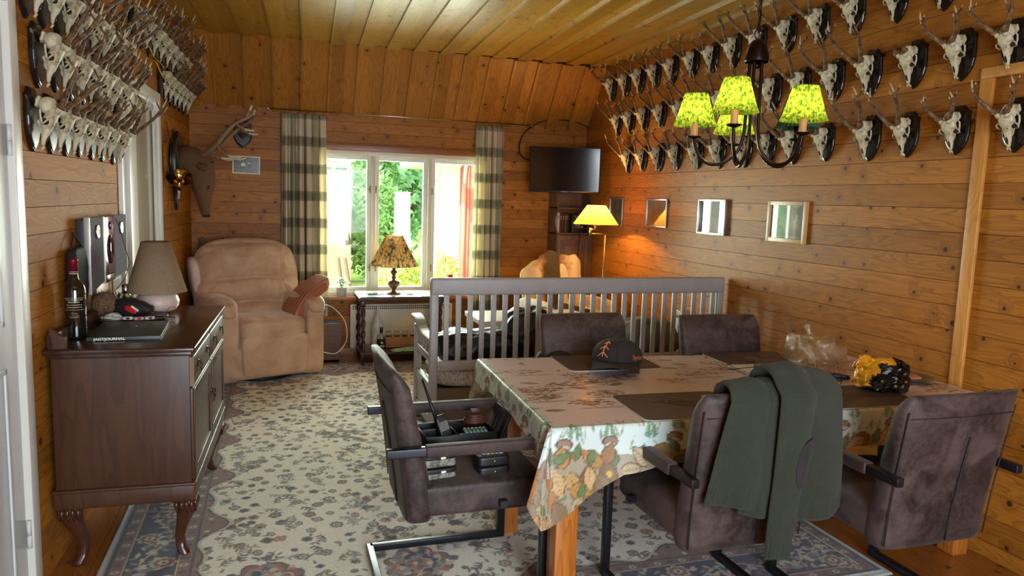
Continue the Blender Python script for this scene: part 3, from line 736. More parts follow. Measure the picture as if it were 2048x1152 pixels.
# ------------------------------------------------------------------ painted patterns (colour attributes)
class Canvas:
    def __init__(s, w, h, res, col):
        s.w, s.h, s.r = w, h, res; s.nx = int(w / res) + 1; s.ny = int(h / res) + 1
        s.a = np.empty((s.ny, s.nx, 3), np.float32); s.a[:] = np.array(srgb(*col)[:3], np.float32)
        s.X, s.Y = np.meshgrid(np.arange(s.nx) * res, np.arange(s.ny) * res)
    def win(s, x0, x1, y0, y1):
        i0 = max(0, int(x0 / s.r)); i1 = min(s.nx, int(x1 / s.r) + 2); j0 = max(0, int(y0 / s.r)); j1 = min(s.ny, int(y1 / s.r) + 2)
        return (slice(j0, j1), slice(i0, i1)) if i1 > i0 and j1 > j0 else None
    def ell(s, x, y, rx, ry, rot, col, al=1.0, edge=None, pet=0, vein=None):
        m = max(rx, ry) * 1.3; w = s.win(x - m, x + m, y - m, y + m)
        if w is None: return
        X = s.X[w] - x; Y = s.Y[w] - y; c, q = math.cos(rot), math.sin(rot); U = (X * c + Y * q) / rx; V = (-X * q + Y * c) / ry
        d = np.sqrt(U * U + V * V)
        if pet: d = d / (.78 + .26 * np.abs(np.cos(np.arctan2(V, U) * pet / 2)))
        msk = np.clip((1 - d) * rx / s.r + .5, 0, 1)[..., None] * al
        s.a[w] = s.a[w] * (1 - msk) + np.array(srgb(*col)[:3], np.float32) * msk
        if edge is not None:
            e = (np.clip(1.2 - np.abs(d - .93) * rx / s.r, 0, 1))[..., None] * al
            s.a[w] = s.a[w] * (1 - e) + np.array(srgb(*edge)[:3], np.float32) * e
        if vein is not None:
            vv = np.minimum(np.abs(V) * ry, np.abs(((U * 3.2 + np.abs(V) * 1.6) % 1) - .5) * rx * .3)
            e = (np.clip(1 - vv / s.r, 0, 1) * (d < .95))[..., None] * .7 * al
            s.a[w] = s.a[w] * (1 - e) + np.array(srgb(*vein)[:3], np.float32) * e
    def leaf(s, x, y, L, W, rot, col, edge=None, vein=None, al=1.0):
        m = L; w = s.win(x - m, x + m, y - m, y + m)
        if w is None: return
        X = s.X[w] - x; Y = s.Y[w] - y; c, q = math.cos(rot), math.sin(rot); U = (X * c + Y * q) / L + .5; V = (-X * q + Y * c)
        hw = W / 2 * np.sin(np.clip(U, 0, 1) ** .8 * PI)
        d = (hw - np.abs(V)) / s.r; msk = (np.clip(d + .5, 0, 1) * ((U > 0) & (U < 1)))[..., None] * al
        s.a[w] = s.a[w] * (1 - msk) + np.array(srgb(*col)[:3], np.float32) * msk
        if vein is not None:
            vv = np.minimum(np.abs(V), np.abs(((U * 7 - np.abs(V) / W * 3) % 1) - .5) * L / 7 * .9)
            e = (np.clip(1 - vv / s.r, 0, 1))[..., None] * .6 * msk; s.a[w] = s.a[w] * (1 - e) + np.array(srgb(*vein)[:3], np.float32) * e
        if edge is not None:
            e = (np.clip(1.1 - np.abs(d), 0, 1) * ((U > 0) & (U < 1)))[..., None] * al; s.a[w] = s.a[w] * (1 - e) + np.array(srgb(*edge)[:3], np.float32) * e
    def line(s, pts, wd, col, al=1.0):
        for (x0, y0), (x1, y1) in zip(pts, pts[1:]):
            w = s.win(min(x0, x1) - wd, max(x0, x1) + wd, min(y0, y1) - wd, max(y0, y1) + wd)
            if w is None: continue
            X = s.X[w] - x0; Y = s.Y[w] - y0; dx, dy = x1 - x0, y1 - y0; L2 = dx * dx + dy * dy + 1e-12
            t_ = np.clip((X * dx + Y * dy) / L2, 0, 1); d = np.hypot(X - t_ * dx, Y - t_ * dy)
            msk = np.clip((wd / 2 - d) / s.r + .5, 0, 1)[..., None] * al; s.a[w] = s.a[w] * (1 - msk) + np.array(srgb(*col)[:3], np.float32) * msk
    def rect(s, x0, x1, y0, y1, col, al=1.0):
        w = s.win(x0, x1 - s.r, y0, y1 - s.r)
        if w: s.a[w] = s.a[w] * (1 - al) + np.array(srgb(*col)[:3], np.float32) * al
    def sample(s, u, v):
        i = np.clip(np.rint(np.asarray(u) / s.r).astype(int), 0, s.nx - 1); j = np.clip(np.rint(np.asarray(v) / s.r).astype(int), 0, s.ny - 1)
        return s.a[j, i]
def paint(o, cols):
    me = o.data; at = me.color_attributes.new('pattern', 'FLOAT_COLOR', 'POINT')
    c = np.ones((len(me.vertices), 4), np.float32); c[:, :3] = cols; at.data.foreach_set('color', c.ravel())
def patmat(name, rough, bump=0, bs=200, sheen=0, coat=0):
    t = NT(name); a = t.node('Attribute', attribute_name='pattern'); t.fin(a.outputs['Color'], rough)
    if bump: t.bump(t.noise(t.coord(), bs, 2, .6), bump, .004)
    if sheen: t.b.inputs['Sheen Weight'].default_value = sheen
    if coat: t.b.inputs['Coat Weight'].default_value = coat; t.b.inputs['Coat Roughness'].default_value = .15
    return t.mat
def npgrid(name, P, mat, parent=None, smooth=True):
    """P: (ny,nx,3) array of points"""
    ny, nx = P.shape[:2]; me = bpy.data.meshes.new(name); nf = (nx - 1) * (ny - 1)
    idx = np.arange(nx * ny).reshape(ny, nx); q = np.stack([idx[:-1, :-1], idx[:-1, 1:], idx[1:, 1:], idx[1:, :-1]], -1).reshape(-1)
    me.vertices.add(nx * ny); me.vertices.foreach_set('co', P.astype(np.float32).reshape(-1))
    me.loops.add(nf * 4); me.loops.foreach_set('vertex_index', q.astype(np.int32))
    me.polygons.add(nf); me.polygons.foreach_set('loop_start', np.arange(0, nf * 4, 4, dtype=np.int32)); me.polygons.foreach_set('loop_total', np.full(nf, 4, np.int32))
    me.polygons.foreach_set('use_smooth', np.full(nf, smooth)); me.update(calc_edges=True); me.materials.append(mat)
    o = bpy.data.objects.new(name, me); COL.objects.link(o)
    if parent: o.parent = parent
    return o
# ---- rug: local origin near-left corner
RW, RL = 3.32, 4.55
rng = random.Random(5)
cv = Canvas(RW, RL, .005, (222, 216, 200))
NAVY, RUST, CREAM, TAN, GRY = (30, 32, 58), (122, 72, 58), (206, 198, 178), (170, 134, 96), (126, 134, 128)
def flower(x, y, r, pal=None):
    k = rng.random(); pal = pal or [(34, 36, 50), (80, 54, 44), (140, 104, 66), (96, 104, 104), (52, 64, 80)]
    c = pal[int(rng.random() * len(pal))]; c2 = [(206, 190, 160), (190, 150, 110), (60, 60, 72)][int(rng.random() * 3)]
    cv.ell(x, y, r, r * (.75 + .3 * rng.random()), rng.random() * 3, c, .92, pet=[5, 6, 4, 8][int(rng.random() * 4)])
    cv.ell(x, y, r * .55, r * .5, 0, c2, .9, pet=5); cv.ell(x, y, r * .22, r * .22, 0, (60, 44, 40), .9)
def sprig(x, y, L, a, c, lc):
    p = [(x + L * t_ * math.cos(a + .5 * math.sin(t_ * 3)), y + L * t_ * math.sin(a + .5 * math.sin(t_ * 3))) for t_ in (0, .25, .5, .75, 1)]
    cv.line(p, .006, c, .8)
    for k, q in enumerate(p[1:]):
        for sg in (-1, 1): cv.leaf(q[0] + .014 * math.cos(a + sg * 1.2), q[1] + .014 * math.sin(a + sg * 1.2), .034, .014, a + sg * .9, lc, al=.9)
# field
for gy in range(int(RL / .088) + 1):
    for gx in range(int(RW / .088) + 1):
        x = gx * .088 + (gy % 2) * .044 + rng.uniform(-.022, .022); y = gy * .088 + rng.uniform(-.022, .022)
        if rng.random() < .62: flower(x, y, rng.uniform(.017, .036))
        else: sprig(x, y, .09, rng.random() * 6.3, (90, 76, 64), [(60, 62, 72), (110, 96, 74), (130, 140, 130)][int(rng.random() * 3)])
        if rng.random() < .55: cv.leaf(x + rng.uniform(-.05, .05), y + rng.uniform(-.05, .05), .04, .014, rng.random() * 6.3, (56, 54, 62), al=.85)
# dense bouquets
for k in range(46):
    x = rng.uniform(.55, RW - .55); y = rng.uniform(.6, RL - .6)
    for q in range(14):
        a = rng.random() * 6.3; d = rng.uniform(0, .10); flower(x + d * math.cos(a), y + d * math.sin(a), rng.uniform(.015, .028), [(52, 54, 66), (110, 76, 62), (90, 96, 96)])
# scalloped border: field edge meanders between .34 and .50 m from the edge
def edge_d(x, y): return min(x, RW - x, y, RL - y)
X, Y = cv.X, cv.Y; D = np.minimum(np.minimum(X, RW - X), np.minimum(Y, RL - Y))
S = np.where(np.minimum(X, RW - X) < np.minimum(Y, RL - Y), Y, X)
bd = .41 + .045 * np.cos(S * 2 * PI / .62) + .03 * np.cos(S * 4 * PI / .62 + .6)
def setm(msk, col): cv.a[msk] = np.array(srgb(*col)[:3])
setm(D < bd + .028, (186, 182, 164)); setm(D < bd + .012, (54, 44, 48)); setm(D < bd, (118, 88, 76))
setm(D < .375, (58, 40, 42)); setm(D < .365, (112, 78, 66)); setm(D < .315, (186, 168, 140)); setm(D < .307, NAVY); setm(D < .105, (186, 168, 140)); setm(D < .097, (110, 76, 66)); setm(D < .05, (40, 36, 50)); setm(D < .032, (176, 186, 180))
sv = cv.a.copy()
for side in range(4):
    Ls = RL if side < 2 else RW; n = int(Ls / .062)
    def pt(s_, d): return {0: (d, s_), 1: (RW - d, s_), 2: (s_, d), 3: (s_, RL - d)}[side]
    for k in range(n):
        s_ = (k + .5) * .062
        if s_ < .1 or s_ > Ls - .1: continue
        for d in (.335, .072):
            x, y = pt(s_, d); cv.ell(x, y, .018, .015, 0, (190, 176, 150) if k % 2 else (52, 52, 76), .9, pet=5); cv.ell(x, y, .007, .007, 0, (80, 50, 44))
        # scrolling vine in the navy band
        if s_ > .12:
            d = .206 + .05 * math.sin(s_ * 2 * PI / .5); x, y = pt(s_, d); x2, y2 = pt(s_ + .062, .206 + .05 * math.sin((s_ + .062) * 2 * PI / .5)); cv.line([(x, y), (x2, y2)], .010, (168, 158, 132), .9)
            for q in range(9):
                a = rng.random() * 6.3; dd = rng.uniform(.02, .075); xx, yy = x + dd * math.cos(a), y + dd * math.sin(a)
                if .12 < edge_d(xx, yy) < .295: cv.leaf(xx, yy, .045, .018, rng.random() * 6.3, [(166, 160, 136), (190, 180, 152), (120, 74, 64), (110, 122, 128)][int(rng.random() * 4)], al=.95)
    for k in range(int(Ls / .25)):
        s_ = .13 + k * .25; d = .206 - .045 * math.sin(s_ * 2 * PI / .5); x, y = pt(s_, d)
        if edge_d(x, y) < .12: continue
        cv.ell(x, y, .055, .05, 0, (178, 164, 138), .95, pet=8); cv.ell(x, y, .042, .038, 0, (116, 66, 58), 1, pet=8); cv.ell(x, y, .022, .02, 0, (196, 182, 150), 1, pet=6); cv.ell(x, y, .009, .009, 0, NAVY)
    for k in range(int(Ls / .045)):   # filling of the inner rust scallops
        s_ = k * .045 + .02; d = rng.uniform(.385, .48); x, y = pt(s_, d)
        if edge_d(x, y) > .38: cv.ell(x, y, .015, .012, rng.random() * 3, [(50, 48, 66), (190, 172, 140), (146, 100, 80)][k % 3], .85, pet=5)
# corner and centre medallions
for (mx_, my_, mr) in ((.66, .60, .17), (RW - .66, .60, .17), (.66, RL - .60, .17), (RW - .66, RL - .60, .17), (1.30, .60, .15), (RW / 2 + .35, RL / 2 - .9, .42)):
    for rr, c, p in ((mr, (54, 48, 60), 8), (mr * .94, (124, 84, 70), 8), (mr * .72, (190, 180, 154), 8), (mr * .66, (40, 40, 64), 8), (mr * .42, (150, 160, 156), 6), (mr * .36, (128, 78, 62), 6), (mr * .16, (200, 186, 150), 6)):
        cv.ell(mx_, my_, rr, rr, .39, c, 1, pet=p)
    for k in range(60):
        a = rng.random() * 6.3; d = mr * math.sqrt(rng.random()) * .9; cv.ell(mx_ + d * math.cos(a), my_ + d * math.sin(a), .02, .016, rng.random() * 3, [(196, 182, 154), (60, 52, 66), (160, 104, 84), (120, 132, 132)][k % 4], .85, pet=5)
nz = np.random.RandomState(3).rand(cv.ny, cv.nx, 1).astype(np.float32); cv.a *= .88 + .24 * nz
# mesh: cream field slightly worn
P = np.zeros((cv.ny, cv.nx, 3), np.float32); P[..., 0] = X; P[..., 1] = Y
P[..., 2] = .011 + .0012 * nz[..., 0]; P[D < .03, 2] = .007; P[D < .004, 2] = .001
# rug corners in the room: near-left, near-right, far-left
rug = npgrid('rug', P, patmat('wool_rug_pile', .95, .5, 260, sheen=.3))
tag(rug, 'large cream oriental rug with a navy and rust floral border covering the floor', 'rug')
rug.location = (-.715, 2.36, .001); rug.rotation_euler = (0, 0, R(-.0)); paint(rug, cv.a.reshape(-1, 3))
mbf = MB()
# ------------------------------------------------------------------ tablecloth
U0, V0 = .5, .5
tcv = Canvas(3.3, 2.2, .004, (216, 202, 204)); tr_ = random.Random(11)
Xc, Yc = tcv.X - U0, tcv.Y - V0     # table coordinates: u along, v from near edge
def band(mask, col, al):
    tcv.a[mask] = tcv.a[mask] * (1 - al) + np.array(srgb(*col)[:3], np.float32) * al
def tree(u, v, s, ochre):
    c1 = [(146, 84, 30), (110, 72, 44), (124, 60, 38)][ochre]
    for k in range(3): tcv.line([(u + (k - 1) * .03 * s, v - .035 * s), (u + (k - 1) * .034 * s, v + .03 * s)], .004, (90, 70, 58), .8)
    for k in range(46):
        a = tr_.random() * 6.3; r = math.sqrt(tr_.random())
        tcv.ell(u + .11 * s * r * math.cos(a), v + .035 * s + .045 * s * r * math.sin(a), .013 * s, .006 * s, tr_.uniform(-.4, .4), c1 if k % 3 else (176, 128, 74), .75)
    for k in range(26): tcv.line([(u + tr_.uniform(-.13, .15) * s, v - .035 * s + tr_.uniform(-.012, .006)), ] * 1 + [(u + tr_.uniform(-.1, .12) * s, v - .035 * s + tr_.uniform(-.012, .006))], .003, (120, 122, 92), .35)
def bird(u, v, s, a):
    for sg in (-1, 1): tcv.leaf(u + .012 * s * math.cos(a + sg * 1.9), v + .012 * s * math.sin(a + sg * 1.9), .030 * s, .008 * s, a + sg * 1.9, (80, 58, 50))
    tcv.leaf(u, v, .04 * s, .010 * s, a, (98, 66, 54))
for k in range(34):
    u, v = U0 + tr_.uniform(.05, 2.15), V0 + tr_.uniform(.16, 1.1); tree(u, v, tr_.uniform(.7, 1.15), k % 3)
for k in range(46): bird(U0 + tr_.uniform(0, 2.2), V0 + tr_.uniform(.08, 1.15), tr_.uniform(.6, 1.2), tr_.random() * 6.3)
for k in range(20):   # big pale leaves on the top
    tcv.leaf(U0 + tr_.uniform(0, 2.2), V0 + tr_.uniform(.1, 1.1), .09, .03, tr_.uniform(-.6, .6), (112, 108, 72), (88, 84, 60), (140, 132, 96), .8)
# border all round: mint ground, grass, mushrooms, big autumn leaves at the hem
OUT = np.maximum(np.maximum(-Yc, -Xc), np.maximum(Yc - 1.17, Xc - 2.2))
band(OUT > -.03, (204, 214, 206), .7); band(OUT > .0, (208, 226, 220), .9)
m = OUT > .12; band(m, (150, 128, 92), .75)
def bpt(side, s_, d):
    return {0: (U0 + s_, V0 - d), 1: (U0 - d, V0 + s_), 2: (U0 + s_, V0 + 1.17 + d)}[side], {0: PI / 2, 1: 0, 2: -PI / 2}[side]
for side in (0, 1, 2):
    Ls = 2.7 if side != 1 else 1.6; n = int(Ls / .03)
    for k in range(n * 2):    # grass and fern fronds
        s_ = -.45 + k * .015 + tr_.uniform(-.01, .01); d = tr_.uniform(-.03, .10); (x, y), up = bpt(side, s_, d)
        a = up + tr_.uniform(-.7, .7); tcv.leaf(x, y, tr_.uniform(.03, .07), .007, a, [(92, 124, 84), (120, 146, 104), (84, 106, 96), (150, 132, 84)][k % 4], al=.85)
    for k in range(int(Ls / .16)):
        s_ = -.42 + k * .16 + tr_.uniform(-.03, .03); (x, y), up = bpt(side, s_, tr_.uniform(.03, .07))
        for q in range(9):
            f = q / 8
            for sg in (-1, 1): tcv.leaf(x + math.cos(up) * .08 * f + math.cos(up + sg * 1.2) * .02 * (1 - f), y + math.sin(up) * .08 * f + math.sin(up + sg * 1.2) * .02 * (1 - f), .036 * (1.1 - f), .009, up + sg * 1.0, (96, 140, 100))
    for k in range(int(Ls / .21)):   # mushrooms
        s_ = -.38 + k * .21 + tr_.uniform(-.04, .04); (x, y), up = bpt(side, s_, .075); s = tr_.uniform(.75, 1.15)
        cx, cy = math.cos(up), math.sin(up)
        tcv.line([(x - cx * .012, y - cy * .012), (x - cx * .045 * s, y - cy * .045 * s)], .018 * s, (226, 220, 204)); tcv.line([(x, y), (x - cx * .04 * s, y - cy * .04 * s)], .004, (150, 140, 130), .6)
        tcv.ell(x + cx * .004, y + cy * .004, .038 * s, .024 * s, up + PI / 2, (150, 122, 100), 1, (74, 60, 56)); tcv.ell(x - cx * .008, y - cy * .008, .030 * s, .010 * s, up + PI / 2, (206, 194, 178), 1, (84, 70, 64))
    pass
for side in (0, 1, 2):
    Ls = 2.7 if side != 1 else 1.6
    for k in range(int(Ls / .045)):  # autumn leaves
        s_ = -.46 + k * .045 + tr_.uniform(-.02, .02); d = tr_.uniform(.12, .46); (x, y), up = bpt(side, s_, d)
        c = [(196, 150, 88), (160, 128, 84), (208, 176, 120), (132, 112, 82), (176, 118, 62), (188, 170, 132)][int(tr_.random() * 6)]
        tcv.leaf(x, y, tr_.uniform(.08, .13), tr_.uniform(.05, .075), tr_.random() * 6.3, c, (104, 78, 54), (112, 84, 58))
        if k % 5 == 0: tcv.ell(x, y, .016, .018, 0, (208, 178, 96), 1, (140, 110, 60))
        if k % 3 == 0: (x, y), up = bpt(side, s_ + .02, tr_.uniform(.10, .14)); tcv.leaf(x, y, .07, .034, up + tr_.uniform(-.8, .8), (116, 140, 92), (76, 96, 66), (86, 108, 74))
for k in range(900):   # leaves all over the hanging corners
    u, v = tr_.uniform(-.5, 2.7), tr_.uniform(-.5, 1.68); d = max(-v, -u, v - 1.17, u - 2.2)
    if d < .11: continue
    c = [(196, 150, 88), (160, 128, 84), (214, 184, 132), (140, 122, 92), (182, 128, 72), (196, 180, 146)][k % 6]; tcv.leaf(U0 + u, V0 + v, tr_.uniform(.08, .13), tr_.uniform(.045, .07), tr_.random() * 6.3, c, (104, 78, 54), (116, 88, 62))
    if k % 6 == 0: tcv.leaf(U0 + u, V0 + v, .07, .034, tr_.random() * 6.3, (116, 140, 92), (76, 96, 66), (86, 108, 74))
m_cloth = patmat('oilcloth_print', .36, .12, 40, coat=.25)
cloth_pts = TC   # near-left, near-right, far-right, far-left
def bil(u, v):
    a, b, c, d = [Vector((p[0], p[1], 0)) for p in cloth_pts]; return (a * (1 - u) + b * u) * (1 - v) + (d * (1 - u) + c * u) * v
vsP = []; fsP = []; cols = []
def add_grid(nu, nv, fn):
    base = len(vsP); us = []; vs_ = []
    for j in range(nv + 1):
        for i in range(nu + 1):
            p, uv = fn(i / nu, j / nv); vsP.append(tuple(p)); us.append(uv[0] + U0); vs_.append(uv[1] + V0)
    cols.append(tcv.sample(us, vs_)); w = nu + 1
    for j in range(nv):
        for i in range(nu): fsP.append((base + j * w + i, base + j * w + i + 1, base + (j + 1) * w + i + 1, base + (j + 1) * w + i))
def wr(x, y): return .0022 * max(0, mnoise.noise(Vector((x * 2.2, y * 9, 1.3)))) + .0016 * max(0, mnoise.noise(Vector((x * 7, y * 3, 4)))) 
def topfn(u, v):
    p = bil(u, v); e = min(u * 2.17, (1 - u) * 2.17, v * 1.1, (1 - v) * 1.1)
    cre = .0035 * math.exp(-((u - .60) / .004) ** 2) * min(1, e * 20)     # fold crease
    p.z = ZT + .0015 + (wr(p.x, p.y) + cre) * min(1, e / .05); return p, (u * 2.17, v * 1.17)
add_grid(430, 240, topfn)
# skirt: list of control stations (edge u,v ; unfolded outward dir ; outward 3-D dir ; extent ; flare)
CORN = []
def skirt(stations, steps, nr=60):
    # stations: (u, v, angle_uv, angle_3d, extent, flare)
    def lerp(a, b, f): return tuple(a[i] + (b[i] - a[i]) * f for i in range(6))
    seq = []
    for (a, b), n in zip(zip(stations, stations[1:]), steps):
        for k in range(n): f = k / n; seq.append(lerp(a, b, f if a[0] != b[0] or a[1] != b[1] else f))
    seq.append(stations[-1]); N = len(seq) - 1
    def fn(s_, r):
        q = seq[min(N, int(round(s_ * N)))]; u, v, au, a3, E, fl = q; b = bil(u, v); d = r * E
        rip = .010 * math.sin((u * 2.17 + v * 1.1) * 21 + 1) * (d / .2)
        h = .012 * (1 - math.exp(-d / .012)) + fl * d + rip + .002
        z = ZT + .0015 - max(0, d - .010 * (1 - math.exp(-d / .01))) * math.sqrt(max(.3, 1 - fl * fl))
        p = Vector((b.x + math.cos(a3) * h, b.y + math.sin(a3) * h, z)); return p, (u * 2.17 + math.cos(au) * d, v * 1.17 + math.sin(au) * d)
    add_grid(N, nr, fn)
D_ = R
skirt([(1, 0, D_(-90), D_(-90), .165, .04), (.5, 0, D_(-90), D_(-90), .17, .05), (.24, 0, D_(-90), D_(-90), .175, .06), (.13, 0, D_(-90), D_(-92), .20, .08), (.04, 0, D_(-92), D_(-100), .32, .06), (0, 0, D_(-95), D_(-110), .37, .10), (0, 0, D_(-112), D_(-135), .385, .10), (0, 0, D_(-140), D_(-165), .30, .26), (0, 0, D_(-175), D_(-178), .20, .18), (0, .06, D_(180), D_(180), .16, .10), (0, .3, D_(180), D_(180), .11, .06), (0, .75, D_(180), D_(180), .11, .06), (0, .93, D_(180), D_(180), .17, .10), (0, 1, D_(176), D_(175), .24, .22), (0, 1, D_(150), D_(150), .30, .16), (0, 1, D_(120), D_(115), .30, .04), (0, 1, D_(95), D_(95), .27, .05), (.1, 1, D_(90), D_(90), .2, .05), (1, 1, D_(90), D_(90), .16, .04)],
      [110, 70, 40, 34, 14, 12, 14, 12, 12, 50, 90, 40, 14, 12, 12, 8, 30, 60])
me = bpy.data.meshes.new('tablecloth'); me.from_pydata(vsP, [], fsP); me.materials.append(m_cloth); me.polygons.foreach_set('use_smooth', [True] * len(fsP))
cloth = bpy.data.objects.new('tablecloth', me); COL.objects.link(cloth); paint(cloth, np.concatenate(cols))
tag(cloth, 'glossy tablecloth printed with autumn leaves, mushrooms and trees on the dining table', 'tablecloth')

# ------------------------------------------------------------------ placemats
m_mat = patmat('placemat_print', .5)
m_matedge = M('white_mat_edge', (214, 210, 206), .5)
ZM = ZT + .0068
def mat_print(seed, kind):
    c = Canvas(.50, .37, .003, (78, 68, 70)); r = random.Random(seed)
    for k in range(420): c.ell(r.random() * .5, r.random() * .37, r.uniform(.004, .02), r.uniform(.003, .01), r.random() * 3, [(66, 56, 56), (84, 70, 66), (92, 78, 70)][k % 3], .4)
    if kind == 'bird':
        c.ell(.30, .19, .12, .045, -.25, (34, 28, 30)); c.ell(.20, .235, .035, .028, 0, (38, 32, 34)); c.leaf(.155, .235, .07, .016, .1, (28, 22, 24)); c.ell(.205, .24, .006, .005, 0, (150, 140, 130)); c.leaf(.42, .14, .14, .05, -.3, (30, 25, 27)); c.leaf(.31, .19, .16, .03, -.3, (70, 62, 62), al=.7)
        for k in range(3): c.line([(.27 + k * .03, .15), (.28 + k * .03, .11)], .006, (60, 44, 38))
    elif kind == 'antler':
        for k in range(9): c.leaf(.27 + r.uniform(-.06, .08), .17 + r.uniform(-.04, .06), .12, .018, r.uniform(-.6, 2.2), (120, 96, 72), al=.8)
        for k in range(14): c.leaf(.33 + r.uniform(-.05, .06), .2 + r.uniform(-.05, .05), .05, .014, r.random() * 6, (34, 28, 26))
    else:
        for k in range(10): c.leaf(.2 + r.uniform(-.08, .14), .16 + r.uniform(-.04, .06), .14, .02, r.uniform(-.5, .5), (46, 34, 32), al=.85)
        c.ell(.26, .18, .09, .03, .2, (58, 40, 34), .8)
    return c
def placemat(label, x, y, rz, seed, kind, w=.48, h=.355, z=ZM):
    t = thing('placemat', label, 'placemat', (x, y, z), rz, 'dark placemats on the dining table')
    def outline(w_, h_, rr, n=6):
        pts = []
        for cx, cy, a0 in ((w_ / 2 - rr, h_ / 2 - rr, 0), (-w_ / 2 + rr, h_ / 2 - rr, 90), (-w_ / 2 + rr, -h_ / 2 + rr, 180), (w_ / 2 - rr, -h_ / 2 + rr, 270)):
            for k in range(n + 1): a = R(a0 + 90 * k / n); pts.append((cx + rr * math.cos(a), cy + rr * math.sin(a)))
        return pts
    mb = MB(); mb.prism(outline(w, h, .03), 'z', -.004, -.0012); mb.build('base', m_matedge, t)
    c = mat_print(seed, kind); nx, ny = 150, 110; P = np.zeros((ny, nx, 3), np.float32)
    gx, gy = np.meshgrid(np.linspace(-1, 1, nx), np.linspace(-1, 1, ny))
    k = 14.0; nn = (np.abs(gx) ** k + np.abs(gy) ** k) ** (1 / k); mm = np.maximum(np.abs(gx), np.abs(gy)); f = np.where(nn > 1e-6, mm / np.maximum(nn, 1e-6), 1)
    P[..., 0] = gx * f * (w / 2 - .003); P[..., 1] = gy * f * (h / 2 - .003); P[..., 2] = 0
    o = npgrid('printed_face', P, m_mat, t); paint(o, c.sample((gx.ravel() + 1) / 2 * .5, (gy.ravel() + 1) / 2 * .37))
placemat('dark placemat lying under the grey cap at the far left of the table', 1.63, 3.365, R(-3), 1, 'leaf', .50, .35)
placemat('dark placemat printed with a black bird at the near left of the table', 1.605, 2.565, R(-3), 2, 'bird', .50, .37)
placemat('dark placemat with an antler print beside the clear plastic bag', 2.50, 3.30, R(-2), 3, 'antler', .47, .34)
placemat('dark placemat between the sweater and the right chair, near the yellow bag', 2.47, 2.53, R(-3), 4, 'leaf', .48, .34)

# ------------------------------------------------------------------ knitted sweater over the chair back
t = NT('green_knit_wool'); co = t.coord(); n = t.noise(co, 120, 3, .8); n2 = t.noise(co, 6, 3, .5)
t.fin(t.mix(t.math('MULTIPLY', n, .8), t.ramp(n2, [(.3, srgb(26, 34, 26)), (.7, srgb(38, 46, 34))]), srgb(56, 60, 44)), .95)
t.bump(n, .8, .006); t.b.inputs['Sheen Weight'].default_value = .06; m_knit = t.mat
m_patch = suede('elbow_patch_suede', (26, 24, 26), (44, 40, 42), .85, 20)
sw = thing('sweater', 'dark green knitted sweater with an elbow patch slung over a dining chair back', 'sweater', (1.625, 2.13, 0), 0)
# local frame: x right, y away from the viewer, chair back rear face near y = 0
def backy(z):   # rear surface of the chair back in this frame
    f = max(0, min(1, (z - .355) / .6)); return 2.39 - .262 - .075 * f ** 1.3 - .018 * f - 2.13
def drape(mb, x0, w0, x1, w1, zend, off, thick, front=.10, ribs=0, fold=.0, ph=0.0, ztop=.965, n=36, nv=44, sway=.0, hemslope=0.0):
    """flattened cloth tube that climbs the front of the back, turns over its top and hangs down the rear"""
    lf = front; lt = .09; lr = ztop - zend; Lt = lf + lt + lr; secs = []
    for i in range(nv + 1):
        s_ = Lt * i / nv
        if s_ < lf: y, z = backy(ztop) + .085 + off * .3, ztop - (lf - s_); nrm = Vector((0, 1, 0))
        elif s_ < lf + lt:
            a = PI * (s_ - lf) / lt; y = backy(ztop) + .035 + (.045 + off * .6) * math.cos(a); z = ztop + (.022 + off) * math.sin(a); nrm = Vector((0, math.cos(a), math.sin(a)))
        else: z = ztop - (s_ - lf - lt); y = backy(z) - .012 - off - .02 * min(1, (ztop - z) / .3); nrm = Vector((0, -1, 0))
        g = max(0, (s_ - lf - lt * .5)) / (Lt - lf - lt * .5); xc = x0 + (x1 - x0) * g + sway * math.sin(g * 3); w = w0 + (w1 - w0) * g ** .8
        near_hem = max(0.0, min(1.0, (g - (1 - .075 / max(lr, .1))) * 60)) if ribs else 0
        sec = []
        for k in range(n):
            a = 2 * PI * k / n; ca, sa = math.cos(a), math.sin(a)
            px = math.copysign(abs(ca) ** .7, ca) * w; th = thick * (.55 + .45 * abs(sa)) * (1 - .3 * (i == nv))
            q = px / w
            fo = fold * math.sin(q * 3.2 + ph) * g + .003 * math.sin(q * 5 + g * 4 + ph)
            rb = (.0035 * math.sin(px * 2 * PI / .0125)) * near_hem if ribs else 0
            pinch = -.004 if (ribs and near_hem > 0) else 0
            outp = sa * (th + pinch) + fo * 1.0 + (rb if sa > 0 else 0)
            dz = hemslope * q * g ** 3
            sec.append(Vector((xc + px, y, z + dz)) + nrm * (outp if sa > 0 or True else 0))
        secs.append(sec)
    mb.loft(secs)
mb = MB()
drape(mb, -.085, .088, -.115, .110, .560, .012, .017, .12, 1, .024, .4, n=100, hemslope=-.006)
drape(mb, .01, .085, .01, .090, .505, .013, .015, .12, 1, .012, 2.0, n=70, hemslope=-.02)
drape(mb, .130, .118, .235, .150, .485, .024, .020, .14, 1, .028, 1.2, n=120, ztop=.980, hemslope=.016)
body = mb.build('body', m_knit, sw)
mb = MB()
drape(mb, .060, .080, .082, .052, .350, .050, .020, .02, 1, .008, 0, n=80, nv=60, ztop=.976)
slv = mb.build('sleeve', m_knit, sw)
mb = MB()   # elbow patch wrapped on the right edge of the sleeve
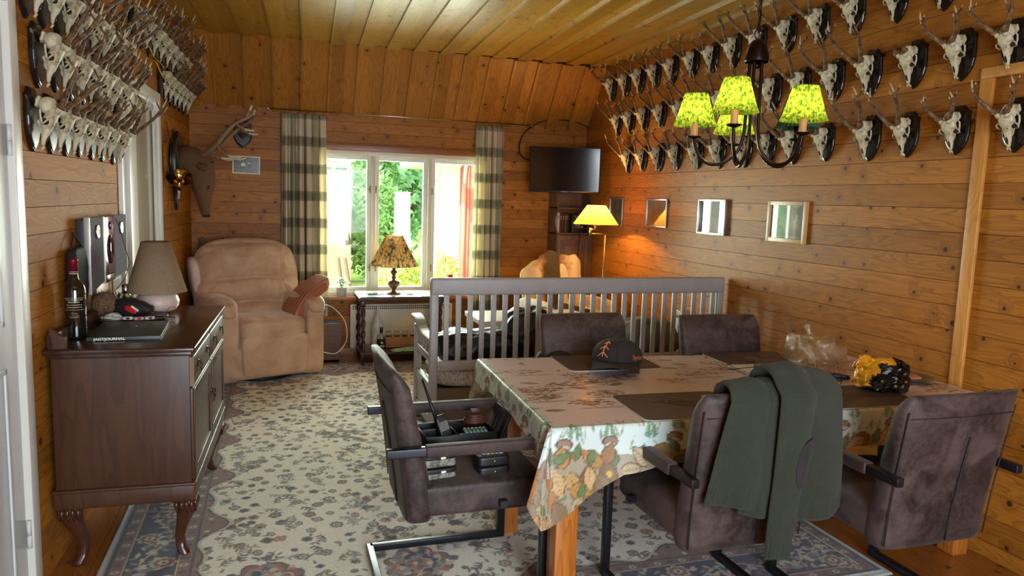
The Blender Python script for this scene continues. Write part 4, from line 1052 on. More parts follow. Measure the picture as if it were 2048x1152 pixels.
def pf(u, v):
    a = (u - .1) * 1.5; z = .72 + (v - .5) * .19; wv = math.sin(PI * min(1, max(0, v))) ** .35
    g = (.972 - z) / .587; w = .075 - .025 * g
    x = .070 + w * (1.02 - (1 - u) * .9 * wv) ; yy = backy(z) - .012 - .05 - .02 * min(1, (.975 - z) / .3) - .0225 * (1 - ((x - .070) / (w * 1.12)) ** 2) ** .5 if abs((x - .070) / (w * 1.12)) < 1 else backy(z) - .07
    return (x, yy - .002, z)
mb.grid(16, 24, pf); mb.build('elbow_patch', m_patch, slv, mod={'solid': .004})
# ------------------------------------------------------------------ roe deer trophies
t = NT('aged_bone'); co = t.coord(); n = t.noise(co, 22, 6, .72); t.fin(t.ramp(n, [(.32, srgb(136, 122, 84)), (.48, srgb(196, 186, 152)), (.66, srgb(222, 216, 192))]), .55); t.bump(n, .3, .004); m_bone = t.mat
m_socket = M('dark_socket', (30, 24, 20), .8)
t = NT('antler_horn'); co = t.coord(); n = t.noise(co, 34, 4, .7); t.fin(t.ramp(n, [(.35, srgb(54, 36, 20)), (.55, srgb(110, 82, 50)), (.75, srgb(168, 140, 98))]), .6); t.bump(n, .9, .006); m_antler = t.mat
m_tip = M('pale_antler_tip', (186, 168, 134), .45)
m_plaque = M('black_lacquer_shield', (26, 20, 17), .22, var=.25)
def shield_pts(w, h, n=14):
    """classic shield outline, tip at the bottom; centred"""
    half = [(0, .50), (.10, .485), (.20, .50), (.27, .455), (.34, .40), (.44, .385), (.49, .36), (.46, .30), (.475, .18), (.50, .05), (.485, -.10), (.42, -.24), (.30, -.36), (.14, -.45), (0, -.5)]
    pts = [(x * w, z * h) for x, z in half]; return pts + [(-x, z) for x, z in reversed(pts[1:-1])]
def plaque_mesh(w, h):
    mb = MB(); P0 = shield_pts(w, h); secs = []
    for sc_, y in ((1.0, 0), (1.0, -.010), (.965, -.014), (.94, -.0145), (.92, -.018), (.86, -.0195)):
        secs.append([Vector((x * sc_, y, z * sc_)) for x, z in P0])
    mb.loft(secs, sm=False); return mb
def skull_mesh(seed):
    r = random.Random(seed); mb = MB(); k_ = r.uniform(.93, 1.07)
    n0 = Vector((0, -.045, -.100)); d0 = Vector((0, -.105, .028))   # nose tip, forehead (y negative = out of the wall)
    ax = (d0 - n0).normalized(); nr = Vector((0, -ax.z, ax.y)).normalized()
    if nr.y > 0: nr = -nr
    secs = []; T = (0, .06, .2, .4, .55, .66, .76, .88, 1.0, 1.08); W_ = (.007, .009, .012, .0155, .021, .028, .037, .036, .030, .020); H_ = (.004, .007, .011, .017, .021, .022, .022, .022, .021, .012)
    for t_, w, h in zip(T, W_, H_):
        c = n0 + (d0 - n0) * t_ - nr * h; sec = []
        for q in range(20):
            a = 2 * PI * q / 20; ca, sa = math.cos(a), math.sin(a)
            px = w * math.copysign(abs(ca) ** .8, ca) * k_; hh = h * math.copysign(abs(sa) ** .8, sa)
            if sa > 0: hh -= .35 * h * (ca * ca) * .6
            sec.append(c + Vector((px, 0, 0)) + nr * hh)
        secs.append(sec)
    mb.loft(secs)
    # braincase with a ragged crest, occipital ridge
    mb.ell((0, -.064, .056), (.064, .066, .068), 12, rot=Euler((R(25), 0, 0)), fn=lambda v: Vector((v.x * (1 - .12 * (v.z > .01)), v.y, v.z * (1.02 if v.z > 0 else 1))) * (1 + .05 * mnoise.noise(v * 60)))
    mb.sup((0, -.034, .068), (.060, .014, .044), k=3, n=8, rot=Euler((R(15), 0, 0)), fn=lambda v: v * (1 + .14 * math.sin(v.x * 320) * math.sin(v.z * 260 + seed)))
    for sx in (-1, 1):
        oc = Vector((sx * .034 * k_, -.062, -.006)); e1 = Vector((sx * .28, .55, .62)).normalized(); e2 = Vector((0, -.72, .68)).normalized(); nn = e1.cross(e2).normalized(); e1 = Vector((sx * .35, .62, -.70)).normalized(); e1 = (e1 - e2 * e1.dot(e2)).normalized()
        mb.tube([oc + (e1 * math.cos(a) + e2 * math.sin(a)) * .0165 for a in [2 * PI * q / 18 for q in range(18)]], .0034, 7, closed=True)
        mb.tube([oc - e2 * .015 + e1 * .004, Vector((sx * .040, -.048, .012)), Vector((sx * .036, -.046, .035)), Vector((sx * .028, -.05, .045))], [.005, .0042, .004, .003], 7)          # cheek arch
        mb.sup(oc + Vector((-sx * .006, .002, 0)), (.026, .026, .027), k=2, n=8, m=1)
        # upper jaw plate with ragged lower edge
        mb.add([n0 + (d0 - n0) * t_ - nr * (2 * h + b) + Vector((sx * w, 0, 0)) for t_, h, b, w in ((.28, .012, 0, .010), (.36, .014, .010, .011), (.46, .018, .007, .013), (.55, .02, .014, .015), (.64, .021, .008, .017), (.72, .02, .002, .018), (.72, .014, 0, .018), (.28, .008, 0, .010))], [(0, 1, 2, 3, 4, 5, 6, 7)], 0, False)
        mb.tube([n0 + Vector((sx * .004, 0, 0)), n0 + (n0 - d0) * .12 + Vector((sx * .0065, .002, 0))], [.0045, .002], 6)   # split nose bones
        mb.tube([Vector((sx * .019, -.098, .028)), Vector((sx * .023, -.108, .042)), Vector((sx * .025, -.113, .050))], [.011, .0105, .0105], 10)  # pedicle
    mb.sup(n0 + (d0 - n0) * .22 + nr * .002 - nr * .003, (.011, .006, .036), k=2.2, n=6, m=1, rot=Euler((math.atan2(ax.y, ax.z) * -1, 0, 0)))   # nasal opening
    for sx in (-1, 1): mb.sup(n0 + (d0 - n0) * .62 + Vector((sx * .014, 0, 0)) + nr * .0, (.004, .004, .005), k=2, n=4, m=1)
    return mb
def antler_mesh(seed, side, L, stub=False, spread=1.0):
    r = random.Random(seed * 7 + 1); mb = MB(); b = Vector((side * .025, -.113, .050))
    mb.lathe([(.010, -.004), (.0165, .0), (.018, .005), (.0145, .010)], 14, b, fn=lambda rr, z, a, i: rr * (1 + .14 * math.sin(a * 5 + seed) + .1 * math.sin(a * 9)), M_=Matrix.Rotation(R(50), 3, 'X'))
    if stub:
        mb.tube([b, b + Vector((side * .004, -.012, .016)), b + Vector((side * .006, -.016, .03))], [.010, .009, .004], 8); return mb
    lean = r.uniform(-.34, .22); path = []; rad = []; N = 14
    for i in range(N + 1):
        f = i / N
        out = -.62 * f + .16 * f * f + lean * f * .4; up = .66 * f + .12 * f * f
        la = side * (r.uniform(.28, .32) * 0 + .30 * math.sin(f * 2.2) * spread + .04 * f)
        path.append(b + Vector((la, out, up)) * L); rad.append((.0108 * (1 - f) ** .75 + .0016) * (1 + .16 * math.sin(i * 2.3 + seed) * (1 - f)))
    mb.tube(path[:12], rad[:12], 8, cap=True); mb.tube(path[11:], rad[11:], 8, 1)
    for f, d, ln in ((r.uniform(.46, .58), Vector((side * .05, -.85, .45)), r.uniform(.20, .32)), (r.uniform(.70, .78), Vector((side * .1, .62, .72)), r.uniform(.14, .26))):
        i = int(f * N); p = path[i]; d = d.normalized(); q = [p, p + d * ln * L * .45 + Vector((0, 0, .06 * L * .4)), p + d * ln * L * .8 + Vector((0, 0, .16 * L * .4)), p + d * ln * L + Vector((0, 0, .3 * L * .4))]
        mb.tube(q[:3], [rad[i] * .85, rad[i] * .7, .0035], 7); mb.tube(q[2:], [.0035, .0012], 7, 1)
    for k in range(16):   # pearling near the burr
        f = r.random() ** 1.5 * .4; i = int(f * N); a = r.random() * 6.3; mb.sup(path[i] + Vector((math.cos(a), math.sin(a) * .6, math.sin(a) * .6)) * rad[i], (.007, .007, .009), k=2, n=2)
    return mb
def M2(mb, name, mats):
    o = mb.build(name, mats, link=False); return o.data
plq = [M2(plaque_mesh(w, .245), 'plaque', m_plaque) for w in (.132, .14)]
skl = [M2(skull_mesh(s), 'skull', [m_bone, m_socket]) for s in (1, 2, 3)]
ant = {}
def get_ant(v, side):
    if (v, side) not in ant:
        L_, sp = [(.18, 1), (.235, .8), (.15, 1.25), (.25, .9), (.205, 1.1), (.27, .75)][v % 6] if v != 99 else (.1, 1)
        ant[(v, side)] = M2(antler_mesh(v + (3 if side > 0 else 0), side, L_, v == 99, sp), 'antler', [m_antler, m_tip])
    return ant[(v, side)]
ORD = ['nearest the far corner', 'second', 'third', 'fourth', 'fifth', 'sixth', 'seventh', 'eighth', 'ninth', 'tenth', 'eleventh', 'twelfth', 'thirteenth', 'fourteenth', 'fifteenth']
proto = thing('roe_deer_trophy', 'x', 'hunting trophy', (0, 0, 0), 0, 'roe deer skulls mounted on the walls')
def child(nm, data, par):
    o = bpy.data.objects.new(nm, data); COL.objects.link(o); o.parent = par; return o
pc = [child('plaque', plq[0], proto), child('skull', skl[0], proto), child('antler', get_ant(0, -1), proto), child('antler', get_ant(0, 1), proto)]
first_t = [True]
def trophy(loc, rz, label, seed, var=None, scale=1.0):
    r = random.Random(seed); v = r.randrange(6) if var is None else var
    if first_t[0]: root = proto; kids = pc; first_t[0] = False
    else:
        root = proto.copy(); COL.objects.link(root); kids = []
        for c in pc: k = c.copy(); COL.objects.link(k); k.parent = root; kids.append(k)
    root.location = loc; root.rotation_euler = (0, 0, rz); root.scale = (scale * r.uniform(.94, 1.05),) * 3; root['label'] = label
    kids[0].data = plq[seed % 2]; kids[1].data = skl[seed % 3]; kids[2].data = get_ant(v, -1); kids[3].data = get_ant(v, 1)
    tw = R(r.uniform(-5, 5))
    for k in kids[1:]: k.rotation_euler = (0, 0, tw)
    return root
rowR = {'bottom': (1.885, [6.24, 5.96, 5.67, 5.38, 5.07, 4.77, 4.46, 4.2, 3.95, 3.66, 3.32, 3.06, 2.77, 2.47]),
        'middle': (2.245, [6.5, 6.24, 5.97, 5.67, 5.36, 5.08, 4.78, 4.49, 4.19, 3.91, 3.63, 3.35, 3.06, 2.78, 2.52]),
        'top': (2.60, [6.67, 6.38, 6.09, 5.81, 5.52, 5.21, 4.94, 4.67, 4.38, 4.08, 3.79, 3.51, 3.21, 2.92])}
sd = 0
for row, (zt, ys) in rowR.items():
    for i, y in enumerate(ys):
        sd += 1; var = None
        if row == 'middle' and i == 12: lb = 'roe skull with tiny button antlers on a black shield on the right wall'; var = 99
        elif i == 0: lb = 'roe deer skull nearest the far corner in the %s row of the right wall' % row
        elif i == len(ys) - 1: lb = 'roe deer skull nearest the viewer in the %s row of the right wall' % row
        else: lb = 'roe deer skull, %s from the far corner in the %s row of the right wall' % (ORD[i], row)
        trophy((XR - .001, y, zt + .1225), R(-90), lb, sd, var, 1.0 + .0 * i)
rowL = [('lowest', 'row beside the near door', 1.725, [3.28, 3.49, 3.68, 3.88, 4.08, 4.27, 4.49]),
        ('middle', 'row above the small skulls', 1.98, [3.37, 3.58, 3.78, 3.97, 4.16, 4.37, 4.59]),
        ('top', '', 2.215, [3.27, 3.46, 3.65, 3.84, 4.03, 4.22, 4.41, 4.60]),
        ('lower far', '', 2.235, [5.90, 6.10, 6.30, 6.50, 6.71, 6.92]),
        ('upper far', '', 2.475, [5.05, 5.30, 5.53, 5.76, 6.0, 6.24, 6.48, 6.74])]
for row, _, zt, ys in rowL:
    for i, y in enumerate(ys):
        sd += 1; nm = {'lowest': 'lowest row of the left wall', 'middle': 'middle row of the left wall', 'top': 'top near row of the left wall', 'lower far': 'lower row beyond the left doorway', 'upper far': 'upper row beyond the left doorway'}[row]
        if i == 0: lb = 'roe deer skull nearest the viewer in the %s' % nm
        elif i == len(ys) - 1: lb = 'roe deer skull farthest from the viewer in the %s' % nm
        else: lb = 'roe deer skull, %s from the viewer in the %s' % (ORD[i], nm)
        trophy(lw(y, .001, zt + .1225), R(90) + LWR, lb, sd)
# ------------------------------------------------------------------ fox mask on shield, far wall
fx = thing('fox_trophy', 'small animal mask with pricked ears on a dark shield on the far wall', 'hunting trophy', (-.28, YF, 2.125), 0)
fx_plaque = plaque_mesh(.165, .25).build('plaque', m_plaque, fx)
t = NT('grey_brown_fur'); n = t.noise(t.coord(), 40, 4, .7); t.fin(t.ramp(n, [(.35, srgb(66, 50, 40)), (.65, srgb(112, 90, 70))]), .9); t.bump(n, .8, .008); m_ffur = t.mat
mb = MB(); mb.ell((0, -.05, .02), (.105, .09, .10), 10); mb.loft([[Vector((.035 * k * math.cos(a), -.06 - .11 * f, .005 - .045 * f + .03 * k * math.sin(a))) for a in [2 * PI * q / 12 for q in range(12)]] for f, k in ((0, 1), (.5, .6), (.85, .42), (1, .2))])
hd = mb.build('head', m_ffur, fx)
for sx in (-1, 1):
    mb = MB(); mb.tube([(sx * .03, -.04, .06), (sx * .045, -.045, .095), (sx * .052, -.04, .13)], [.022, .017, .003], 8, sx=.5); mb.build('ear', m_ffur, hd)
mb = MB(); mb.sup((0, -.172, -.04), (.016, .012, .012), k=2, n=5); mb.build('nose', m_socket, hd)
# ------------------------------------------------------------------ red deer shoulder mount in the corner
t = NT('red_deer_fur'); co = t.coord(); n = t.noise(t.coord((30, 30, 8)), 4, 4, .7); n2 = t.noise(co, 5, 3, .5)
t.fin(t.mix(n, t.ramp(n2, [(.3, srgb(92, 60, 36)), (.7, srgb(140, 98, 60))]), srgb(112, 82, 54)), .92); t.bump(n, .8, .01); m_dfur = t.mat
m_dantler = M('polished_deer_antler', (128, 100, 70), .45, var=.35, vs=12, bump=.4, bs=80); m_ivory = M('ivory_antler_tip', (206, 192, 162), .4)
dr = thing('red_deer_head', 'stuffed red deer head with long pale-tipped antlers hanging nose-down on the left wall', 'hunting trophy', (-.73, 6.52, 0), LWR)
mb = MB()
S_ = [((-.0, .04, 1.83), .120, .13), ((.07, .03, 1.82), .125, .135), ((.13, .0, 1.78), .118, .125), ((.165, -.02, 1.71), .105, .105), ((.175, -.04, 1.64), .092, .088), ((.178, -.05, 1.57), .078, .070), ((.182, -.055, 1.50), .058, .052), ((.188, -.055, 1.445), .045, .040), ((.192, -.055, 1.405), .038, .034), ((.192, -.055, 1.388), .022, .02)]
secs = []
for i, (c, a_, b_) in enumerate(S_):
    c = Vector(c); p0 = Vector(S_[max(0, i - 1)][0]); p1 = Vector(S_[min(len(S_) - 1, i + 1)][0]); T_ = (p1 - p0).normalized(); U_ = Vector((0, 1, 0)); U_ = (U_ - T_ * U_.dot(T_)).normalized(); W_ = T_.cross(U_)
    secs.append([c + U_ * a_ * math.cos(a) + W_ * b_ * math.sin(a) for a in [2 * PI * k / 24 for k in range(24)]])
mb.loft([[p + Vector((mnoise.noise(p * 22), mnoise.noise(p * 22 + Vector((9, 0, 0))), 0)) * .010 for p in s_] for s_ in secs])
mb.build('head', m_dfur, dr)
mb = MB(); mb.sup((.195, -.055, 1.392), (.062, .066, .03), k=2.5, n=8); mb.build('nose', m_socket, dr)
mb = MB(); mb.prism([(.215, 1.40), (.222, 1.46), (.222, 1.52), (.216, 1.52), (.212, 1.42)], 'y', -.075, -.035); mb.build('pale_muzzle_strip', M('pale_fur', (186, 160, 120), .9), dr)
for sy in (-1, 1):
    mb = MB(); mb.sup((.215, -.045 + sy * .062, 1.625), (.034, .026, .036), k=2, n=8); mb.build('eye', M('glass_eye', (16, 12, 10), .08), dr)
    mb = MB(); mb.loft([[Vector((.13 + .03 * math.cos(a) * k + .11 * f, -.01 + sy * (.08 + .10 * f) + .010 * math.sin(a) * k, 1.80 - .03 * f + .032 * math.sin(a) * k)) for a in [2 * PI * q / 12 for q in range(12)]] for f, k in ((0, .5), (.3, 1.0), (.65, .9), (1, .1))]); mb.build('ear', m_dfur, dr)
for sy, dy in ((-1, -.05), (1, .11)):
    mb = MB(); b = Vector((.155, dy * .6, 1.87)); 
    P_ = [b, b + Vector((.06, dy * .5, .035)), b + Vector((.13, dy * 1.3, .10)), b + Vector((.20, dy * 1.8, .19)), b + Vector((.28, dy * 1.9, .27)), b + Vector((.36, dy * 1.6, .32)), b + Vector((.42, dy * 1.2, .37))]
    def fine(P, n=5):
        out = []
        for i in range(len(P) - 1):
            p0, p1, p2, p3 = P[max(0, i - 1)], P[i], P[i + 1], P[min(len(P) - 1, i + 2)]
            for k in range(n):
                t_ = k / n; out.append(.5 * ((2 * p1) + (p2 - p0) * t_ + (2 * p0 - 5 * p1 + 4 * p2 - p3) * t_ * t_ + (3 * p1 - p0 - 3 * p2 + p3) * t_ ** 3))
        out.append(P[-1]); return out
    Q = fine(P_); rr = [.024 - .015 * i / len(Q) for i in range(len(Q))]; rr[-1] = .003; mb.tube(Q, rr, 10)
    for i0, pts in ((1, [(.06, dy * .2, -.03), (.15, dy * .1, -.045), (.22, dy * .2, -.015)]), (2, [(.05, -.02, -.06), (.14, -.03, -.10), (.21, -.03, -.085)]), (4, [(.07, .0, -.04), (.15, -.01, -.05)]), (5, [(.03, 0, .06), (.05, 0, .11)])):
        p = P_[i0]; q = fine([p] + [p + Vector(v) for v in pts], 4); h = len(q) // 2; r0 = .014
        mb.tube(q[:h + 1], [r0 * (1 - .5 * i / len(q)) for i in range(h + 1)], 8); mb.tube(q[h:], [r0 * (1 - .5 * i / len(q)) if i < len(q) - 1 else .002 for i in range(h, len(q))], 8, 1)
    mb.build('antler', [m_dantler, m_ivory], dr)
mb = MB(); mb.prism([(p[0] + .0, p[1] + 1.80) for p in shield_pts(.34, .52)], 'x', -.03, .0); mb.build('plaque', m_plaque, dr)
# ------------------------------------------------------------------ hunting horn, knife
t = NT('black_leather_wrap'); t.fin(srgb(24, 24, 24), .3); t.bump(t.node('TexWave', {'Vector': t.coord(), 'Scale': 30.0}).outputs[1], .6, .004); m_bleath = t.mat
m_brass = M('polished_brass', (176, 136, 60), .14, 1.0, var=.08)
hn = thing('hunting_horn', 'brass hunting horn bound in black leather hanging on the left wall beside the doorway', 'horn', lw(6.12, .0, 0), LWR)
mb = MB(); pth = [(.055 + .0 * a, -.0 + .10 * math.sin(a), 1.815 + .135 * math.cos(a)) for a in [R(20) + R(320) * k / 26 for k in range(27)]]
mb.tube(pth, [.011 + .016 * k / 26 for k in range(27)], 12); mb.build('coil', m_bleath, hn)
mb = MB(); secs = [(.016, 0), (.022, .04), (.032, .08), (.055, .11), (.088, .128), (.092, .13), (.086, .126), (.05, .105), (.028, .07), (.01, .03)]
mb.lathe(secs, 32, (.085, .02, 1.60), M_=Vector((.12, -.72, .68)).to_track_quat('Z', 'Y').to_matrix()); mb.build('bell', m_brass, hn)
mb = MB(); mb.tube([(.05, .0, 2.05), (.04, .0, 1.97), (.05, .0, 1.94)], .004, 6); mb.tube([(.012, -.02, 2.1), (.03, -.03, 1.98), (.05, -.02, 1.95)], .003, 6); mb.sup((.04, .0, 1.965), (.03, .03, .03), k=2.5, n=6); mb.build('mouthpiece_cord', M('old_iron', (60, 54, 46), .4, .8), hn)
kn = thing('hunting_knife', 'black-handled knife with a white sheath tip hanging below the brass horn', 'knife', lw(6.20, .0, 0), LWR)
mb = MB(); mb.tube([(.04, .0, 1.62), (.05, .0, 1.52), (.052, .0, 1.44)], [.015, .017, .012], 10); mb.build('handle', m_bleath, kn)
mb = MB(); mb.tube([(.06, .05, 1.66), (.062, .055, 1.58), (.062, .05, 1.52)], [.012, .012, .004], 8); mb.build('sheath', m_ivory, kn)
# ------------------------------------------------------------------ yellow ribbon among the antlers
yr = thing('yellow_ribbon', 'yellow paper rosette ribbon hanging among the antlers of the left wall', 'ribbon', lw(4.80, .0, 2.33), LWR)
mb = MB(); mb.grid(3, 12, lambda u, v: (.13 + .1 * v, -.05 + u * .03 + .02 * math.sin(v * 6), .10 - .14 * v + .01 * math.sin(v * 9))); mb.grid(3, 12, lambda u, v: (.16 + .07 * v, .03 + u * .04, .02 - .12 * v + .01 * math.sin(v * 7))); mb.tube([(0, .0, .12), (.07, -.01, .13), (.14, -.03, .11)], .002, 5); mb.build('paper', M('yellow_paper', (206, 168, 40), .6), yr, mod={'solid': .002})
# ------------------------------------------------------------------ chandelier
m_iron = M('bronze_black_iron', (40, 30, 24), .3, .8, var=.2)
def shade_mat(name, c1, c2, sc_=60, trans=.75, kind='mottle', emit=0.0):
    t = NT(name); co = t.coord(); n = t.noise(co, sc_, 4, .7, .5)
    col = t.ramp(n, [(.40, srgb(*c1)), (.60, srgb(*c2))])
    df = t.node('BsdfDiffuse', {0: col}); tl = t.node('BsdfTranslucent', {0: col}); mx = t.node('MixShader', {0: trans}); t.l.new(df.outputs[0], mx.inputs[1]); t.l.new(tl.outputs[0], mx.inputs[2]); t.l.new(mx.outputs[0], t.out.inputs[0]); return t.mat
m_gshade = shade_mat('mottled_green_shade', (38, 84, 26), (150, 172, 60), 60, .65)
m_candle = M('ivory_candle_sleeve', (210, 150, 100), .5)
t = NT('lit_bulb'); t.b.inputs['Emission Color'].default_value = (1, .80, .42, 1); t.b.inputs['Emission Strength'].default_value = 30; em = t.node('Emission', {0: (1, .78, .40, 1), 1: 14.0}); tp = t.node('BsdfTransparent'); mx = t.node('MixShader', {0: .4}); t.l.new(tp.outputs[0], mx.inputs[1]); t.l.new(em.outputs[0], mx.inputs[2]); t.l.new(mx.outputs[0], t.out.inputs[0]); m_bulb = t.mat
m_bulboff = M('unlit_bulb', (190, 190, 180), .1)
chn = thing('chandelier', 'five-armed black iron chandelier with pleated green shades hanging over the dining table', 'chandelier', (2.105, 2.92, 0), 0)
mb = MB(); mb.lathe([(.052, 2.262), (.054, 2.27), (.053, 2.29), (.045, 2.325), (.03, 2.352), (.012, 2.365), (.0, 2.367)], 28); mb.lathe([(.0, 2.262), (.052, 2.262)], 28, cap=False); mb.lathe([(.014, 2.235), (.018, 2.25), (.01, 2.262)], 12)
mb.tube([(.02 * math.cos(a), 0, 2.385 + .022 * math.sin(a)) for a in [2 * PI * k / 16 for k in range(16)]], .003, 6, closed=True); mb.build('canopy_dome', m_iron, chn)
mb = MB(); z = 2.40; k = 0
while z < 2.93:
    rot = Matrix.Rotation(PI / 2 * (k % 2), 3, 'Z'); mb.tube([rot @ Vector((.008 * math.cos(a), 0, .020 * math.sin(a))) + Vector((0, 0, z + .014)) for a in [2 * PI * q / 12 for q in range(12)]], .0028, 6, closed=True); z += .031; k += 1
mb.tube([(.006, .004, 2.37 + .04 * i) for i in range(15)], .003, 6)
mb.lathe([(.0, 2.935), (.05, 2.93), (.045, 2.905), (.012, 2.895)], 24); mb.build('chain', m_iron, chn)
tcm, rtm = Vector((-.584, -.812, 0)), Vector((.812, -.584, 0))
for i, (th, dz, lit) in enumerate(((-17, .025, 1), (55, 0, 1), (127, 0, 0), (199, -.02, 1), (271, -.005, 1))):
    d = tcm * math.cos(R(th)) + rtm * math.sin(R(th)); p0 = d * .030; r_ = .258
    path = [p0 + Vector((0, 0, 2.27)), d * .030 + Vector((0, 0, 2.18)), d * .032 + Vector((0, 0, 2.0)), d * .036 + Vector((0, 0, 1.93)), d * .055 + Vector((0, 0, 1.865)), d * .095 + Vector((0, 0, 1.82)), d * .145 + Vector((0, 0, 1.797)), d * .195 + Vector((0, 0, 1.805)), d * .232 + Vector((0, 0, 1.84)), d * .252 + Vector((0, 0, 1.885)), d * r_ + Vector((0, 0, 1.93 + dz))]
    mb = MB(); mb.tube(fine(path, 4), .0078, 10); arm = mb.build('arm', m_iron, chn)
    c = d * r_ + Vector((0, 0, 1.93 + dz))
    mb = MB(); mb.lathe([(.008, -.012), (.034, -.002), (.036, .002), (.03, .003), (.0, .003)], 24, c); mb.build('drip_pan', m_iron, arm)
    mb = MB(); mb.lathe([(.0155, .002), (.0165, .006), (.0165, .075), (.013, .08)], 16, c); mb.build('candle_sleeve', m_candle if lit else m_iron, arm)
    mb = MB(); mb.lathe([(.008, .078), (.012, .09), (.016, .105), (.013, .125), (.003, .142), (0, .143)], 14, c); mb.build('bulb', m_bulb if lit else m_bulboff, arm)
    mb = MB(); npl = 34
    def fnp(r, z, a, ii): return r * (1 + .05 * math.sin(a * npl) * (1 + .3 * (ii == 0)))
    prof = [(.096 - .044 * (q / 8) ** .9, .052 + .148 * q / 8) for q in range(9)]
    mb.lathe(prof, npl * 6, c, fn=fnp, cap=False)
    sh = mb.build('lamp_shade', m_gshade if lit else M('unlit_dark_green_shade', (44, 84, 60), .8), arm, recalc=False)
    mb = MB(); mb.tube([c + Vector((.051 * math.cos(a), .051 * math.sin(a), .197)) for a in [2 * PI * q / 24 for q in range(24)]], .0015, 5, closed=True)
    for a in (0, 2.1, 4.2): mb.tube([c + Vector((0, 0, .142)), c + Vector((.05 * math.cos(a), .05 * math.sin(a), .197))], .0012, 5)
    mb.build('shade_carrier', m_iron, sh)
    if lit: light('chandelier_bulb', 'POINT', Vector((2.105, 2.92, 0)) + c + Vector((0, 0, .112)), 3.2, (1, .74, .36), shadow_soft_size=.01)
# ------------------------------------------------------------------ swing-arm floor lamp
m_oldbrass = M('pale_brass', (182, 160, 120), .25, 1.0, var=.06)
m_yshade = shade_mat('warm_linen_shade', (214, 158, 70), (226, 176, 88), 30, .6)
fl = thing('floor_lamp', 'brass swing-arm floor lamp with a glowing yellow cone shade by the right wall', 'floor lamp', (2.80, 6.05, .012), 0)
mb = MB(); mb.lathe([(.13, 0), (.13, .012), (.11, .022), (.02, .03), (.012, .05)], 32, (.07, 0, 0)); mb.build('base', m_oldbrass, fl)
mb = MB(); mb.cyl((.07, 0, .03), (.07, 0, 1.30), .0095, n=12); mb.build('pole', m_oldbrass, fl)
mb = MB(); mb.cyl((.08, 0, 1.30), (-.09, -.02, 1.31), .007, n=10); mb.cyl((-.09, -.02, 1.29), (-.09, -.02, 1.36), .012, n=12); mb.cyl((-.09, -.02, 1.345), (-.03, -.0, 1.345), .006, n=10); mb.cyl((-.03, 0, 1.34), (-.03, 0, 1.40), .011, n=12); mb.lathe([(.02, 1.375), (.022, 1.385), (.022, 1.42), (.014, 1.43)], 16, (-.03, 0, 0)); mb.build('swing_arm', m_oldbrass, fl)
mb = MB(); mb.lathe([(.205, 1.393), (.202, 1.398), (.082, 1.565)], 48, (-.03, 0, 0), cap=False); sh = mb.build('lamp_shade', m_yshade, fl, recalc=False)
mb = MB(); mb.tube([(-.03 + .205 * math.cos(a), .205 * math.sin(a), 1.393) for a in [2 * PI * q / 40 for q in range(40)]], .002, 5, closed=True); mb.build('shade_trim', m_oldbrass, sh)
mb = MB(); mb.lathe([(.012, 1.43), (.022, 1.46), (.028, 1.485), (.02, 1.51), (0, 1.52)], 16, (-.03, 0, 0)); mb.build('bulb', m_bulb, fl)
light('floor_lamp_bulb', 'POINT', (2.77, 6.05, 1.49), 30, (1, .58, .18), shadow_soft_size=.015)
# ------------------------------------------------------------------ sideboard lamp
m_taupe = shade_mat('taupe_linen_shade', (168, 146, 118), (178, 156, 128), 90, .25)
m_ceramic = M('blush_white_ceramic', (226, 202, 188), .35, var=.04)
SBZ = .949
tl = thing('table_lamp', 'round white ceramic lamp with a taupe cone shade on the sideboard', 'table lamp', (-.60, 4.22, SBZ), 0)
mb = MB(); mb.lathe([(.0, 0), (.06, 0), (.088, .011), (.106, .036), (.109, .058), (.100, .084), (.074, .104), (.035, .114), (.0, .117)], 40); mb.build('base', m_ceramic, tl)
mb = MB(); mb.lathe([(.148, .108), (.146, .112), (.070, .372)], 56, cap=False); sh = mb.build('lamp_shade', m_taupe, tl, recalc=False, mod={'solid': .002})
mb = MB(); mb.tube([(.070 * math.cos(a), .070 * math.sin(a), .372) for a in [2 * PI * q / 30 for q in range(30)]], .0022, 5, closed=True); mb.tube([(-.070, 0, .37), (0, 0, .36), (.070, 0, .37)], .0018, 5); mb.cyl((0, 0, .11), (0, 0, .36), .006, n=8); mb.build('shade_ring', M('bronze_wire', (96, 78, 56), .4, .8), sh)
# ------------------------------------------------------------------ patterned lamp on the side table
TZ = .66
t = NT('floral_brown_shade'); co = t.coord(); n = t.noise(co, 16, 5, .65, 1.2)
c = t.ramp(n, [(.38, srgb(66, 72, 56)), (.46, srgb(122, 100, 66)), (.52, srgb(206, 160, 104)), (.62, srgb(190, 138, 88)), (.7, srgb(104, 52, 36))])
df = t.node('BsdfDiffuse', {0: c}); tn = t.node('BsdfTranslucent', {0: c}); mx = t.node('MixShader', {0: .45}); t.l.new(df.outputs[0], mx.inputs[1]); t.l.new(tn.outputs[0], mx.inputs[2]); t.l.new(mx.outputs[0], t.out.inputs[0]); m_floral = t.mat
pl = thing('table_lamp', 'turned bronze lamp with a pleated brown floral shade in front of the window', 'table lamp', (1.085, 6.96, TZ), 0)
mb = MB(); mb.lathe([(.0, 0), (.072, 0), (.072, .012), (.05, .022), (.022, .034), (.018, .045), (.035, .058), (.055, .085), (.060, .11), (.058, .128), (.02, .134), (.016, .15), (.028, .165), (.016, .175), (.022, .2), (.034, .208), (.034, .225), (.016, .235), (.02, .262), (.014, .275), (.012, .30)], 32); mb.build('base', M('bronze_turned_stand', (120, 84, 56), .3, .55, var=.2), pl)
mb = MB(); npl = 30; prof = [(.225 - .15 * (q / 8), .275 + .29 * q / 8) for q in range(9)]
